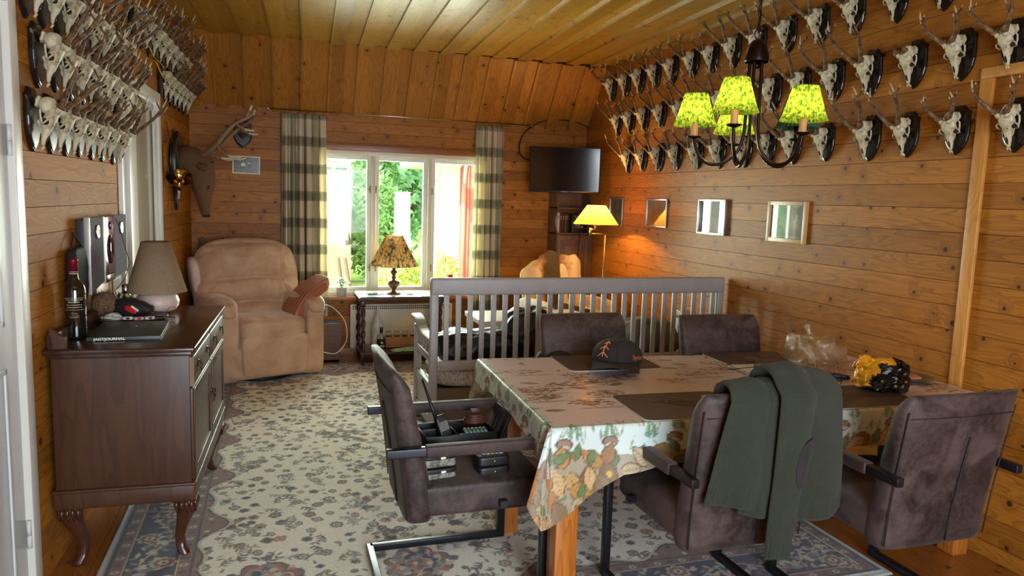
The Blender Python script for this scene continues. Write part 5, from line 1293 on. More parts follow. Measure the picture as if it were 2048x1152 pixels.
mb.lathe(prof, npl * 6, cap=False, fn=lambda r, z, a, i: r * (1 + (.045 + .05 * (i > 6)) * math.sin(a * npl))); mb.build('lamp_shade', m_floral, pl, recalc=False)

# ------------------------------------------------------------------ television
tv = thing('television', 'black flat television on a corner wall arm, its screen reflecting the window', 'television', (2.765, 6.84, 1.915), R(-24), rot=(R(2), R(0), R(-23)))
mb = MB(); mb.bb(-.355, .355, -.0, .035, -.225, .225, bev=.006); mb.bb(-.2, .2, .03, .07, -.15, .1, bev=.01); mb.build('casing', M('tv_black_plastic', (14, 14, 15), .3), tv)
t = NT('tv_screen'); t.fin((.004, .004, .005, 1), .08); mb = MB(); mb.bb(-.345, .345, -.003, .001, -.208, .216); mb.build('screen', t.mat, tv)
mb = MB(); mb.bb(-.03, .03, -.004, 0, -.22, -.213); mb.build('logo_strip', M('silver_mark', (150, 150, 150), .3), tv)
mb = MB(); mb.cyl((0, .06, -.02), (.12, .30, -.02), .016, n=10); mb.cyl((.12, .30, -.02), (.02, .455, -.02), .016, n=10); mb.box((.0, .475, -.02), (.12, .02, .2), rz=R(23)); mb.build('wall_arm', m_iron, tv)
cb = thing('television_cable', 'black cable looping over the television from the right corner', 'cable', (0, 0, 0))
pp = [(XR - .01, 7.2, 2.38), (3.05, 7.22, 2.43), (2.85, 7.24, 2.45), (2.65, 7.25, 2.42), (2.50, 7.25, 2.33), (2.42, 7.25, 2.20), (2.42, 7.2, 2.06), (2.52, 7.0, 1.98), (2.66, 6.93, 1.95)]
mb = MB(); mb.tube(fine([Vector(p) for p in pp], 5), .0065, 7); mb.build('cord', M('black_cord', (14, 14, 14), .5), cb)
cb = thing('power_cable', 'thin dark cord hanging down the cabinet below the television', 'cable', (0, 0, 0))
mb = MB(); mb.tube([(3.02, 6.98, 1.75), (3.03, 6.99, 1.3), (3.0, 6.98, .9), (3.0, 7.0, .3), (3.02, 7.0, .015)], .004, 6); mb.build('cord', M('black_cord', (14, 14, 14), .5), cb)

# ------------------------------------------------------------------ pictures on the right wall
def picture(label, y0, y1, z0, z1, mf, fw, inner, depth=.018):
    t = thing('framed_picture', label, 'picture', (XR, (y0 + y1) / 2, (z0 + z1) / 2), R(-90), 'framed pictures under the skulls')
    w, h = y1 - y0, z1 - z0; mb = MB(); ringframe(mb, -w / 2, w / 2, -h / 2, h / 2, fw, -depth, -.001, bev=.002); mb.build('frame', mf, t)
    mb = MB(); mb.bb(-w / 2 + .003, w / 2 - .003, -.008, -.001, -h / 2 + .003, h / 2 - .003); mb.build('glazed_print', inner, t)
def gloss_print(name, a, b, sc_=6):
    t = NT(name); n = t.noise(t.coord(), sc_, 4, .6, .5); t.fin(t.ramp(n, [(.35, srgb(*a)), (.65, srgb(*b))]), .5); t.b.inputs['Coat Weight'].default_value = 1; t.b.inputs['Coat Roughness'].default_value = .02; t.b.inputs['Coat IOR'].default_value = 2.2; return t.mat
m_alu = M('brushed_alu_frame', (170, 168, 164), .3, .9, var=.05); m_birch = wood('birch_frame', 'z', 'x', 0, cols=((206, 164, 112), (220, 182, 130), (180, 136, 86)), knots=0)
m_print = gloss_print('dark_glazed_print', (22, 24, 20), (44, 46, 36)); m_print2 = gloss_print('sunset_print', (40, 30, 18), (120, 84, 34), 4); m_print3 = gloss_print('field_print', (44, 54, 36), (112, 100, 84), 8)
picture('small silver-framed picture half hidden behind the yellow floor lamp shade', 6.33, 6.62, 1.38, 1.655, m_alu, .012, m_print3)
picture('silver-framed picture with a golden lower half right of the floor lamp', 5.50, 5.86, 1.405, 1.65, m_alu, .014, m_print2)
picture('silver-framed mirror-like picture third along the right wall', 4.63, 5.00, 1.385, 1.655, m_alu, .016, m_print, .03)
picture('pale birch-framed mirror-like picture nearest the viewer on the right wall', 3.775, 4.155, 1.38, 1.65, m_birch, .028, m_print, .022)
pc_ = thing('dog_photo', 'small white-bordered photo of a black and white dog on grass on the far wall', 'photograph', (-.252, YF - .001, 1.845), 0, rot=(0, R(1.2), 0))
mb = MB(); mb.bb(-.122, .122, -.004, 0, -.083, .083); mb.build('border', M('photo_white', (214, 206, 190), .4), pc_)
cvs = Canvas(.22, .145, .002, (84, 88, 60)); rr_ = random.Random(4)
for k in range(260): cvs.ell(rr_.random() * .22, rr_.random() * .145, rr_.uniform(.004, .016), rr_.uniform(.003, .008), 0, [(64, 78, 44), (96, 92, 60), (110, 106, 92), (56, 70, 42)][k % 4], .5)
cvs.ell(.082, .075, .018, .022, 0, (216, 212, 204)); cvs.ell(.082, .098, .017, .015, 0, (30, 28, 28)); cvs.ell(.082, .092, .005, .014, 0, (222, 218, 210)); cvs.ell(.082, .052, .016, .008, 0, (40, 36, 34)); cvs.ell(.14, .07, .016, .022, .2, (60, 42, 30)); cvs.ell(.135, .088, .012, .008, 0, (190, 180, 168))
P = np.zeros((72, 110, 3), np.float32); gx, gy = np.meshgrid(np.linspace(-.11, .11, 110), np.linspace(-.072, .072, 72)); P[..., 0] = gx; P[..., 2] = gy; P[..., 1] = -.0048
o = npgrid('print', P, patmat('photo_print', .25), pc_); paint(o, cvs.sample(gx.ravel() + .11, gy.ravel() + .0725))

# ------------------------------------------------------------------ curtains and rod
rod = thing('curtain_rod', 'thin metal curtain rod above the far window', 'curtain rod', (0, 0, 0))
m_rod = M('bright_steel', (190, 184, 172), .25, 1.0, var=.05); YR = YF - .075
mb = MB(); mb.cyl((-.04, YR, 2.368), (2.52, YR, 2.372), .0055, n=10); mb.build('rod', m_rod, rod)
for xx, s_ in ((-.055, -1), (2.535, 1)): mb = MB(); mb.lathe([(0, -.02), (.009, -.01), (.006, .0), (.009, .012), (0, .02)], 12, (xx, YR, 2.37), M_=Matrix.Rotation(R(90), 3, 'Y')); mb.build('finial', m_rod, rod)
for xx in (.02, 1.25, 2.46): mb = MB(); mb.cyl((xx, YF, 2.37), (xx, YR, 2.37), .004, n=8); mb.cyl((xx, YF - .002, 2.37), (xx, YF, 2.37), .014, n=12); mb.build('bracket', m_rod, rod)
t = NT('checked_curtain_fabric'); u = t.node('Attribute', attribute_name='pattern').outputs; sp = t.node('SeparateColor', {0: u[0]}).outputs
def stripe(v, per, wdt, ph=0.0):
    f = t.math('FRACT', t.math('ADD', t.math('DIVIDE', v, per), ph)); return t.math('LESS_THAN', f, wdt)
bz = stripe(sp[1], .235, .36, .15); bx_ = stripe(sp[0], .20, .36, .1)
fz = t.math('MULTIPLY', stripe(sp[1], .0135, .35), t.math('LESS_THAN', t.math('ABSOLUTE', t.math('SUBTRACT', t.math('FRACT', t.math('ADD', t.math('DIVIDE', sp[1], .235), .15)), .18)), .12))
col = t.mix(t.math('MULTIPLY', bx_, .62), srgb(240, 228, 200), srgb(158, 156, 126)); col = t.mix(t.math('MULTIPLY', bz, .6), col, srgb(122, 124, 94)); col = t.mix(t.math('MULTIPLY', fz, .35), col, srgb(60, 62, 48))
col = t.mix(t.math('MULTIPLY', t.noise(t.coord((600, 600, 600)), 1, 2), .12), col, srgb(80, 76, 60))
df = t.node('BsdfDiffuse', {0: col}); tn = t.node('BsdfTranslucent', {0: t.mix(.35, col, (1, .92, .7, 1))}); mx = t.node('MixShader', {0: .38}); t.l.new(df.outputs[0], mx.inputs[1]); t.l.new(tn.outputs[0], mx.inputs[2]); t.l.new(mx.outputs[0], t.out.inputs[0]); m_curt = t.mat
def curtain(label, x0, x1, z0, folds, seed, flare):
    ct_ = thing('curtain', label, 'curtain', (0, 0, 0), 0, 'checked curtains at the far window'); r = random.Random(seed)
    nx, nz = 220, 90; P = np.zeros((nz, nx, 3), np.float32); A = np.zeros((nz, nx, 3), np.float32)
    ph = [r.uniform(0, 6.3) for _ in range(4)]
    for j in range(nz):
        f = j / (nz - 1); z = 2.345 + (z0 - 2.345) * f; amp = .012 + .026 * min(1, f * 3)
        for i in range(nx):
            s_ = i / (nx - 1); xx = x0 + (x1 - x0) * s_ + flare * f * (s_ - .3)
            w = math.sin(s_ * folds * 2 * PI + ph[0] + .5 * math.sin(f * 2 + ph[1])) + .35 * math.sin(s_ * folds * 4.3 * PI + ph[2] + f * 1.3)
            top = -.016 * abs(math.sin(s_ * 5 * PI)) * max(0, 1 - f * 25)
            P[j, i] = (xx + .008 * math.cos(s_ * folds * 2 * PI + ph[0]), YR + amp * w - .01, z + top); A[j, i] = (s_ * .62 * (1.3 if x1 - x0 > .35 else 1.15), f * 1.78, 0)
    o = npgrid('cloth', P, m_curt, ct_); paint(o, A.reshape(-1, 3)); md = o.modifiers.new('t', 'SOLIDIFY'); md.thickness = .003; md.offset = 0
    for k in range(6):
        xx = x0 + (x1 - x0) * (k + .5) / 6 + r.uniform(-.01, .01); mb = MB(); mb.tube([(xx, YR + .014 * math.cos(a), 2.36 + .016 * math.sin(a)) for a in [2 * PI * q / 14 for q in range(14)]], .0018, 5, closed=True); mb.build('curtain_ring', m_rod, ct_)
curtain('green and cream checked curtain left of the window beside the recliner', .06, .47, .42, 6, 3, .03)
curtain('green and cream checked curtain right of the window above the sofa back', 1.945, 2.235, .36, 5, 9, .02)
# ------------------------------------------------------------------ things on the sideboard
def text_mesh(s_, size, mat, parent, loc, rot, name='lettering', ext=.0006, bold=0.0, sx=1.0):
    cu = bpy.data.curves.new(name, 'FONT'); cu.body = s_; cu.size = size; cu.extrude = ext; cu.offset = bold; cu.align_x = 'CENTER'; cu.align_y = 'CENTER'
    tmp = bpy.data.objects.new(name, cu); COL.objects.link(tmp); dg = bpy.context.evaluated_depsgraph_get(); dg.update()
    me = bpy.data.meshes.new_from_object(tmp.evaluated_get(dg)); bpy.data.objects.remove(tmp); bpy.data.curves.remove(cu)
    me.materials.clear(); me.materials.append(mat); o = bpy.data.objects.new(name, me); COL.objects.link(o); o.parent = parent; o.location = loc; o.rotation_euler = rot; o.scale = (sx, 1, 1); return o
m_goldtxt = M('pale_gold_print', (206, 196, 160), .4)
wb = thing('wine_bottle', 'dark red-wine bottle with a red foil neck on the sideboard', 'bottle', (-.818, 3.50, SBZ), 0); wb.scale = (1.14, 1.14, 1.13)
t = NT('dark_bottle_glass'); t.fin((.006, .008, .006, 1), .06); t.b.inputs['Coat Weight'].default_value = 1; m_bott = t.mat
mb = MB(); mb.lathe([(.0, .006), (.030, .0), (.0365, .004), (.0375, .012), (.038, .175), (.037, .192), (.031, .208), (.019, .222), (.0145, .235), (.0142, .30), (.0, .30)], 40); mb.build('bottle_body', m_bott, wb)
mb = MB(); mb.lathe([(.0150, .247), (.0152, .29), (.0162, .292), (.0162, .302), (.0148, .304), (0, .3045)], 28); fo = mb.build('foil_capsule', M('wine_red_foil', (124, 26, 40), .3, .4), wb)
mb = MB(); mb.lathe([(.0153, .247), (.0155, .250)], 24, cap=False); mb.lathe([(.0153, .254), (.0155, .256)], 24, cap=False); mb.build('foil_band', m_goldtxt, fo)
lbg = MB()
yy = -1
def curved_text(par, s_, z, size, rad, a0, mat, nm):
    o = text_mesh(s_, size, mat, par, (0, 0, 0), (0, 0, 0), nm, .0)
    for v in o.data.vertices:
        a = a0 + v.co.x / rad; v.co = Vector((math.sin(a) * rad, -math.cos(a) * rad, z + v.co.y))
    return o
A0 = .15
mb = MB(); rw = random.Random(3)     # tiny unreadable rows of pale print, as the photo shows them
for z, h, sp in ((.150, .003, 1.5), (.141, .0045, 1.0), (.131, .003, 1.4), (.122, .003, 1.4), (.090, .002, .8), (.084, .002, .8)):
    a = A0 - sp / 2
    while a < A0 + sp / 2:
        w = rw.uniform(.02, .06); hh = h * rw.uniform(.7, 1.1); mb.grid(2, 1, lambda u, v: (math.sin(a + u * w) * .0384, -math.cos(a + u * w) * .0384, z + v * hh)); a += w + rw.uniform(.015, .04)
mb.tube([(math.sin(A0 - .25 + .05 * k) * .0385, -math.cos(A0 - .25 + .05 * k) * .0385, .100 + .005 * math.sin(k * 1.9)) for k in range(11)], .0006, 4)
mb.build('label_print', m_goldtxt, wb)
mb = MB()
for z in (.158, .113): mb.grid(24, 1, lambda u, v: (math.sin(A0 - .9 + 1.8 * u) * .0384, -math.cos(A0 - .9 + 1.8 * u) * .0384, z + v * .0008))
for k in range(16):
    a = A0 - .9 + 1.8 * k / 15; mb.grid(1, 1, lambda u, v: (math.sin(a + u * .02) * .0384, -math.cos(a + u * .02) * .0384, .113 + v * .002)); mb.grid(1, 1, lambda u, v: (math.sin(a + u * .02) * .0384, -math.cos(a + u * .02) * .0384, .156 + v * .002))
mb.build('label_border', m_goldtxt, wb)
# journal
m_grn = M('dark_green_cover', (36, 52, 46), .42, var=.06); m_pages = M('page_block', (214, 208, 196), .7)
jb = thing('hunting_journal', 'dark green hardback book with JAGTJOURNAL on its spine lying on the sideboard', 'book', (-.625, 3.605, SBZ), R(2))
JW, JD, JH = .285, .39, .018
def shear(mb, k=.12):
    mb.v = [(x + k * (y + JD / 2) * 0, y, z) for x, y, z in mb.v]; return mb
mb = MB(); mb.bb(-JW / 2, JW / 2, -JD / 2, JD / 2, JH - .003, JH, bev=.001); mb.bb(-JW / 2, JW / 2, -JD / 2, JD / 2, 0, .003, bev=.001); mb.bb(-JW / 2, JW / 2, -JD / 2, -JD / 2 + .004, 0, JH, bev=.001); mb.build('cover', m_grn, jb)
mb = MB(); mb.bb(-JW / 2 + .004, JW / 2 - .005, -JD / 2 + .005, JD / 2 - .004, .003, JH - .003); mb.build('pages', m_pages, jb)
text_mesh('JAGTJOURNAL', .0145, M('white_spine_print', (226, 224, 214), .5), jb, (-.055, -JD / 2 - .0006, JH / 2), (R(90), 0, 0), bold=.0006, sx=1.25)
mb = MB()
for k, (a, l_) in enumerate(((.5, .07), (.9, .09), (2.3, .08), (1.2, .05), (1.9, .06))): mb.tube([(.0, .02, JH + .0002), (.0 + l_ * math.cos(a), .02 + l_ * math.sin(a), JH + .0002)], [.0012, .0004], 4)
mb.build('cover_emblem', M('dull_green_foil', (70, 82, 66), .35), jb)
# tray with gadgets
tr = thing('tray', 'round brown tray crowded with gadgets behind the green journal', 'tray', (-.69, 3.985, SBZ), 0)
mb = MB(); mb.lathe([(0, 0), (.15, 0), (.168, .012), (.172, .014), (.168, .016), (.148, .005), (0, .005)], 48); mb.build('dish', M('bronze_brown_dish', (86, 62, 40), .4, .3), tr)
pch = thing('camera_pouch', 'black pouch with a red and white tag lying on the tray', 'pouch', (-.675, 3.96, SBZ + .017), R(-16)); pch.scale = (.88, .9, .95)
m_nyl = M('black_nylon', (30, 27, 28), .7, bump=.3, bs=90)
def pf_(v): return Vector((v.x, v.y * (1 - .3 * abs(v.x / .13)), v.z * (1.15 - .55 * max(0, v.x / .1)) + wrinkle(v, 14, .008)))
mb = MB(); mb.sup((0, 0, .045), (.24, .11, .088), k=3, n=16, fn=pf_); mb.build('bag', m_nyl, pch)
mb = MB(); mb.tube([(-.1, -.035, .06), (-.02, -.05, .075), (.06, -.045, .05), (.12, -.02, .02)], .006, 6); mb.build('strap', m_nyl, pch)
mb = MB(); mb.sup((.02, -.058, .045), (.07, .012, .032), k=3, n=8, rot=Euler((R(-15), R(20), 0))); mb.build('red_tag', M('signal_red', (196, 26, 30), .4), pch)
mb = MB(); mb.box((.045, -.066, .052), (.045, .005, .010), rot=Euler((R(-15), R(32), 0))); mb.build('white_stripe', m_white, pch)
cl = thing('charging_cable', 'coiled white charging cable on the front of the tray', 'cable', (-.745, 3.87, SBZ + .02), 0)
mb = MB()
for k in range(6): mb.tube([(.042 * math.cos(a) * (1 - .06 * k), .02 * math.sin(a), .003 + .004 * k + .003 * math.sin(a * 2 + k)) for a in [2 * PI * q / 20 for q in range(20)]], .0018, 5, closed=True)
mb.build('coil', m_white, cl)
for i, (x, y, c, lb) in enumerate(((-.68, 3.865, (210, 204, 200), 'white earbud case on the tray beside the coiled cable'), (-.63, 3.85, (196, 150, 140), 'pinkish memory card box at the front of the tray'), (-.585, 3.86, (196, 190, 182), 'pale lighter lying at the right of the tray'), (-.785, 3.90, (150, 110, 110), 'small pink plastic clip at the left edge of the tray'))):
    o = thing('small_gadget', lb, 'gadget', (x, y, SBZ + .015), R(10 * i)); mb = MB(); mb.sup((0, 0, .009), (.045, .022, .016), k=5, n=8); mb.build('body', M('gadget_%d' % i, c, .35), o)
    mb = MB(); mb.bb(-.006, .008, -.0125, -.010, .004, .014); mb.build('button', M('gadget_dark', (24, 24, 26), .4), o)
gl_ = thing('wire_hook', 'thin black wire hook standing up from the tray', 'wire', (-.52, 3.95, SBZ + .01), 0)
mb = MB(); mb.tube([(-.0, 0, 0), (0, 0, .03), (.012, 0, .05), (.035, 0, .056), (.05, 0, .04)], .0013, 5); mb.tube([(-.06, 0, .005), (0, 0, .004), (.04, -.02, .003)], .003, 6); mb.build('wire', m_iron, gl_)
# ball of fur
t = NT('fox_brown_fur'); t.fin(t.ramp(t.noise(t.coord((50, 50, 50)), 2, 4, .8), [(.35, srgb(78, 56, 40)), (.65, srgb(142, 108, 78))]), .95); m_fur = t.mat
fb = thing('fur_hat_tuft', 'tuft of shaggy brown fur behind the wine bottle', 'fur', (-.80, 3.97, SBZ + .018), 0); rf = random.Random(2)
mb = MB(); mb.ell((0, 0, .062), (.12, .11, .12), 10); mb.build('pelt', m_fur, fb)
mb = MB()
for k in range(900):
    a, b = rf.random() * 6.3, math.acos(rf.uniform(-.8, 1)); d = Vector((math.sin(b) * math.cos(a), math.sin(b) * math.sin(a), math.cos(b))); p = Vector((d.x * .056, d.y * .052, .062 + d.z * .056)); e = (d + Vector((rf.uniform(-.5, .5), rf.uniform(-.5, .5), rf.uniform(-.6, .3)))) * .03
    s_ = d.cross(Vector((.3, .2, .9))).normalized() * .0012; mb.add([p - s_, p + s_, p + e], [(0, 1, 2)])
hr = mb.build('hair', m_fur, fb, recalc=False); hr['kind'] = 'stuff'
# glass things behind
jar = thing('small_glass_jar', 'small glass jar with a metal collar behind the fur tuft', 'jar', (-.74, 4.165, SBZ), 0)
t = NT('clear_glass'); t.fin((.9, .95, .94, 1), .03); t.b.inputs['Transmission Weight'].default_value = 1; t.b.inputs['IOR'].default_value = 1.45; m_clear = t.mat
mb = MB(); mb.lathe([(.0, 0), (.026, .001), (.028, .01), (.028, .09), (.02, .105), (.016, .12), (.013, .12), (.016, .104), (.024, .088), (.024, .012), (0, .008)], 24); mb.build('glass', m_clear, jar)
mb = MB(); mb.lathe([(.017, .112), (.018, .12), (.018, .15), (.01, .155), (0, .156)], 20); mb.build('metal_collar', m_rod, jar)
# radio on the wall
rdo = thing('wall_radio', 'silver wall-mounted compact stereo with grey fabric speakers and a pink disc window', 'stereo', lw(3.80, .0, 0), LWR); rdo.scale = (1, .90, 1)
m_grey = M('grey_speaker_cloth', (112, 112, 120), .95, bump=.3, bs=300); m_silver = M('silver_plastic', (196, 194, 188), .3, .5)
def panel(y0, y1, z0, z1, x0=.055, x1=.085, curve=0.0): mb = MB(); mb.bb(x0, x1, y0, y1, z0, z1, bev=.004); return mb
mb = panel(0, .80, 1.12, 1.445, .0, .036); mb.build('housing', M('charcoal_housing', (46, 46, 50), .5), rdo)
for (a, b) in ((.02, .27), (.52, .80)):
    mb = MB(); mb.prism([(a, 1.10 if a < .1 else 1.13), (b, 1.135 if a < .1 else 1.14), (b, 1.452), (a, 1.455)], 'x', .034, .056); g = mb.build('speaker_grille', m_grey, rdo)
    mb = MB(); mb.lathe([(.024, 0), (.034, 0), (.034, .006), (.03, .008), (.024, .004)], 24, (.057, (a + b) / 2, 1.385), M_=Matrix.Rotation(R(90), 3, 'Y')); mb.sup((.062, (a + b) / 2, 1.385), (.006, .07, .006), k=4, n=6); mb.build('knob', m_rod, g)
mb = MB(); mb.bb(.034, .060, 0, .012, 1.095, 1.458, bev=.003); mb.build('silver_rib', m_silver, rdo)
mb = MB(); mb.bb(.034, .060, .275, .295, 1.12, 1.455, bev=.003); mb.build('silver_rib', m_silver, rdo)
t = NT('pink_grey_panel'); sp = t.node('SeparateXYZ', {0: t.coord()}).outputs; t.fin(t.ramp(t.node('MapRange', {0: sp[2], 1: 1.12, 2: 1.44}).outputs[0], [(.25, srgb(86, 80, 84)), (.6, srgb(206, 150, 162))]), .12, .3)  # panel colour runs from grey at the bottom to pink higher up
mb = MB(); mb.bb(.034, .058, .30, .50, 1.16, 1.45, bev=.003); cdp = mb.build('disc_door', t.mat, rdo)
mb = MB(); mb.lathe([(0, 0), (.062, 0), (.062, .004), (0, .005)], 32, (.0585, .40, 1.285), M_=Matrix.Rotation(R(90), 3, 'Y') @ Matrix.Scale(1.2, 3, Vector((1, 0, 0)))); mb.lathe([(0, 0), (.02, 0), (.02, .004), (0, .005)], 20, (.0585, .40, 1.405), M_=Matrix.Rotation(R(90), 3, 'Y')); mb.build('disc_window', M('smoked_window', (40, 34, 38), .06), cdp)
mb = MB(); mb.bb(.034, .058, .30, .50, 1.12, 1.158, bev=.003); mb.build('control_strip', M('smoked_strip', (30, 28, 30), .2), rdo)
mb = MB(); mb.tube([(.065, .50, 1.44), (.075, .56, 1.38), (.105, .52, 1.28), (.115, .57, 1.2), (.10, .50, 1.12), (.06, .46, 1.06), (.08, .50, .99)], .0018, 5); mb.build('aerial_wire', m_iron, rdo)
bg_ = thing('hanging_bag', 'dark flat bag hanging on the left wall behind the wine bottle', 'bag', lw(3.60, .0, 0), LWR)
mb = MB(); mb.sup((.03, .10, 1.20), (.045, .20, .25), k=6, n=10, fn=lambda v: Vector((v.x + wrinkle(v, 9, .006), v.y, v.z))); mb.build('pouch', m_nyl, bg_)
mb = MB(); mb.tube([(.03, .02, 1.32), (.02, .1, 1.39), (.03, .18, 1.32)], .004, 6); mb.build('strap', m_nyl, bg_)
pcl = thing('photo_strip', 'strip of small dark photos with white borders pinned beside the doorway under the stereo', 'photograph', lw(4.43, .002, 0), LWR)
mb = MB(); mb.bb(0, .004, 0, .17, .92, 1.115); mb.build('backing', M('photo_paper', (206, 186, 168), .5), pcl)
for k in range(4):
    y_, z_ = .012 + (k % 2) * .078, 1.035 - (k // 2) * .085; mb = MB(); mb.bb(.003, .0055, y_, y_ + .066, z_, z_ + .055); mb.build('photo', M('dark_photo_%d' % (k % 2), ((52, 44, 48), (86, 78, 70))[k % 2], .3, var=.5, vs=60), pcl)
mb = MB(); mb.bb(.003, .0055, .02, .15, 1.096, 1.106); mb.build('caption_bar', M('caption_ink', (90, 70, 64), .5), pcl)
bd = thing('small_board', 'small pale wooden board leaning between the stereo and the fur tuft', 'board', lw(4.05, .004, 0), LWR)
mb = MB(); mb.bb(0, .012, 0, .22, .955, 1.11, bev=.002); mb.build('plank', m_trim, bd)

# ------------------------------------------------------------------ things on the dining table
m_capf = M('charcoal_cap_cloth', (46, 44, 44), .85, bump=.35, bs=220); m_orange = M('orange_embroidery', (236, 150, 96), .7)
cap = thing('baseball_cap', 'charcoal baseball cap with an orange arrow-tree emblem lying on the dining table', 'cap', (1.645, 3.26, ZM), R(0)); cap.scale = (1.3, 1.25, 1.05)
CA = R(-118)     # direction the peak points, seen from above
def cap_pt(a, f, off=0.0):
    """a = azimuth from the front of the cap, f = 0 rim .. 1 top"""
    rr = .098 * math.cos(f * PI / 2) ** .72 * (1 + .10 * math.cos(a)) ; z = .030 + .105 * math.sin(f * PI / 2) ** .9 + .012 * math.cos(a) * math.cos(f * PI / 2)
    rr += off; A = a + CA
    return Vector((rr * math.cos(A) * 1.0, rr * math.sin(A), z + off * .4))
mb = MB(); vs = []; nA, nF = 60, 18
mb.grid(nA, nF, lambda u, v: cap_pt(u * 2 * PI, v * .995)); mb.lathe([(0, 0), (.009, .002), (.006, .006), (0, .007)], 10, cap_pt(0, 1)); mb.build('crown', m_capf, cap, mod={'solid': .003})
mb = MB()
def peak(u, v):
    a = (u - .5) * 2.1; base = cap_pt(a, 0, .0); ext = v * .105 * math.cos(a * .55) ** .8; d = Vector((math.cos(CA), math.sin(CA), 0)); side = math.sin(a)
    return base + d * ext + Vector((0, 0, .006 * v - .040 * abs(side) ** 1.6 * v + .002))
mb.grid(30, 12, peak); mb.build('peak', m_capf, cap, mod={'solid': .004})
mb = MB()
def on_cap(a, f): return cap_pt(a, f, .0022)
AF = -.52
st_ = [((0, .12), (.0, .72)), ((0, .72), (-.11, .58)), ((0, .72), (.13, .60)), ((0, .50), (-.15, .36)), ((0, .50), (.16, .37)), ((0, .28), (-.17, .13)), ((0, .28), (.17, .13))]
for (a0, f0), (a1, f1) in st_: mb.tube([on_cap(AF + (a0 + (a1 - a0) * k / 5) * 1.25, f0 + (f1 - f0) * k / 5) for k in range(6)], .0022, 6)
mb.build('arrow_emblem', m_orange, cap)
o = text_mesh('Sydvn', .027, m_orange, cap, (0, 0, 0), (0, 0, 0), 'side_lettering', 0.0006, .0006)
for v in o.data.vertices:
    q = cap_pt(.92 + v.co.x / .108, .14 + v.co.y / .15 - .2 * v.co.x, .0025); v.co = q + Vector((0, 0, 0))
cap2 = thing('flat_cap', 'black cap lying on the seat side behind the table edge near the sofa', 'cap', (1.50, 3.745, .62), 0)
mb = MB(); mb.ell((0, 0, .09), (.22, .2, .15), 12, fn=lambda v: Vector((v.x, v.y, max(v.z, -.03)))); mb.sup((-.03, -.06, .055), (.2, .16, .012), k=3, n=8); mb.build('crown', m_nyl, cap2)
# spectacles and notepad
pad = thing('notepad', 'white spiral notepad lying open-faced on the dining table', 'notepad', (2.365, 3.035, ZT + .004), R(-4))
mb = MB(); mb.box((0, 0, .006), (.21, .29, .012), rz=R(90)); mb.build('pages', M('white_paper', (224, 214, 212), .6), pad)
mb = MB()
for k in range(16): mb.tube([(-.145 + .004 * math.cos(a), -.095 + k * .0125, .007 + .008 * math.sin(a)) for a in [2 * PI * q / 8 for q in range(8)]], .0008, 4, closed=True)
mb.build('spiral', m_iron, pad)
def glasses(label, loc, rz, mat):
    g = thing('spectacles', label, 'glasses', loc, rz); mb = MB()
    for sx in (-1, 1): mb.tube([(sx * .033 + .026 * math.cos(a), 0, .021 + .019 * math.sin(a)) for a in [2 * PI * q / 20 for q in range(20)]], .0022, 6, closed=True)
    mb.tube([(-.008, 0, .026), (0, 0, .03), (.008, 0, .026)], .002, 5); mb.build('rim', mat, g)
    for sx in (-1, 1): mb = MB(); mb.tube([(sx * .06, 0, .028), (sx * .062, .06, .018), (sx * .058, .12, .004), (sx * .05, .14, .0025)], .002, 6); mb.build('temple', mat, g)
m_blkp = M('black_acetate', (14, 14, 16), .2)
glasses('black-rimmed spectacles lying on the white notepad', (2.30, 3.02, ZT + .018), R(60), m_blkp)
glasses('black-rimmed spectacles lying in front of the chrome binder rings', (2.565, 2.80, ZT + .004), R(130), m_blkp)
# plastic bag
t = NT('crinkled_clear_plastic'); n = t.noise(t.coord(), 26, 5, .7, 1.5); gl = t.node('BsdfGlossy', {0: (.95, .92, .85, 1), 'Roughness': .12}); tr2 = t.node('BsdfTransparent', {0: (.92, .88, .80, 1)}); df = t.node('BsdfTranslucent', {0: (.8, .72, .58, 1)})
bp = t.node('Bump', {'Strength': .9, 'Distance': .01, 'Height': n}); t.l.new(bp.outputs[0], gl.inputs['Normal'])
m1 = t.node('MixShader', {0: .6}); t.l.new(tr2.outputs[0], m1.inputs[1]); t.l.new(df.outputs[0], m1.inputs[2]); m2 = t.node('MixShader', {0: t.ramp(n, [(.42, (.08,) * 3), (.62, (.45,) * 3)])}); t.l.new(m1.outputs[0], m2.inputs[1]); t.l.new(gl.outputs[0], m2.inputs[2]); t.l.new(m2.outputs[0], t.out.inputs[0]); m_bag = t.mat
pb = thing('plastic_bag', 'crumpled clear plastic bread bag on the far side of the dining table', 'bag', (2.75, 3.12, ZT + .003), R(-25)); pb.scale = (.9, .95, 1.05)
def bagfn(v):
    z = v.z if v.z > 0 else v.z * .45; q = Vector((v.x, v.y, z)); return q * (1 + .35 * mnoise.noise(v * 14)) + Vector((0, 0, .05 * max(0, -v.x) * 4 * (v.z > .05)))
mb = MB(); mb.sup((0, 0, .045), (.33, .24, .20), k=2.4, n=30, fn=bagfn); mb.tube([(-.02, .02, .13), (-.05, .0, .17), (-.06, 0, .205)], [.03, .012, .018], 12); mb.build('film', m_bag, pb)
mb = MB(); mb.sup((.01, 0, .05), (.22, .13, .085), k=2.6, n=12, fn=lambda v: v * (1 + .08 * mnoise.noise(v * 20))); mb.build('bread', M('pale_bread', (196, 158, 100), .8), pb)
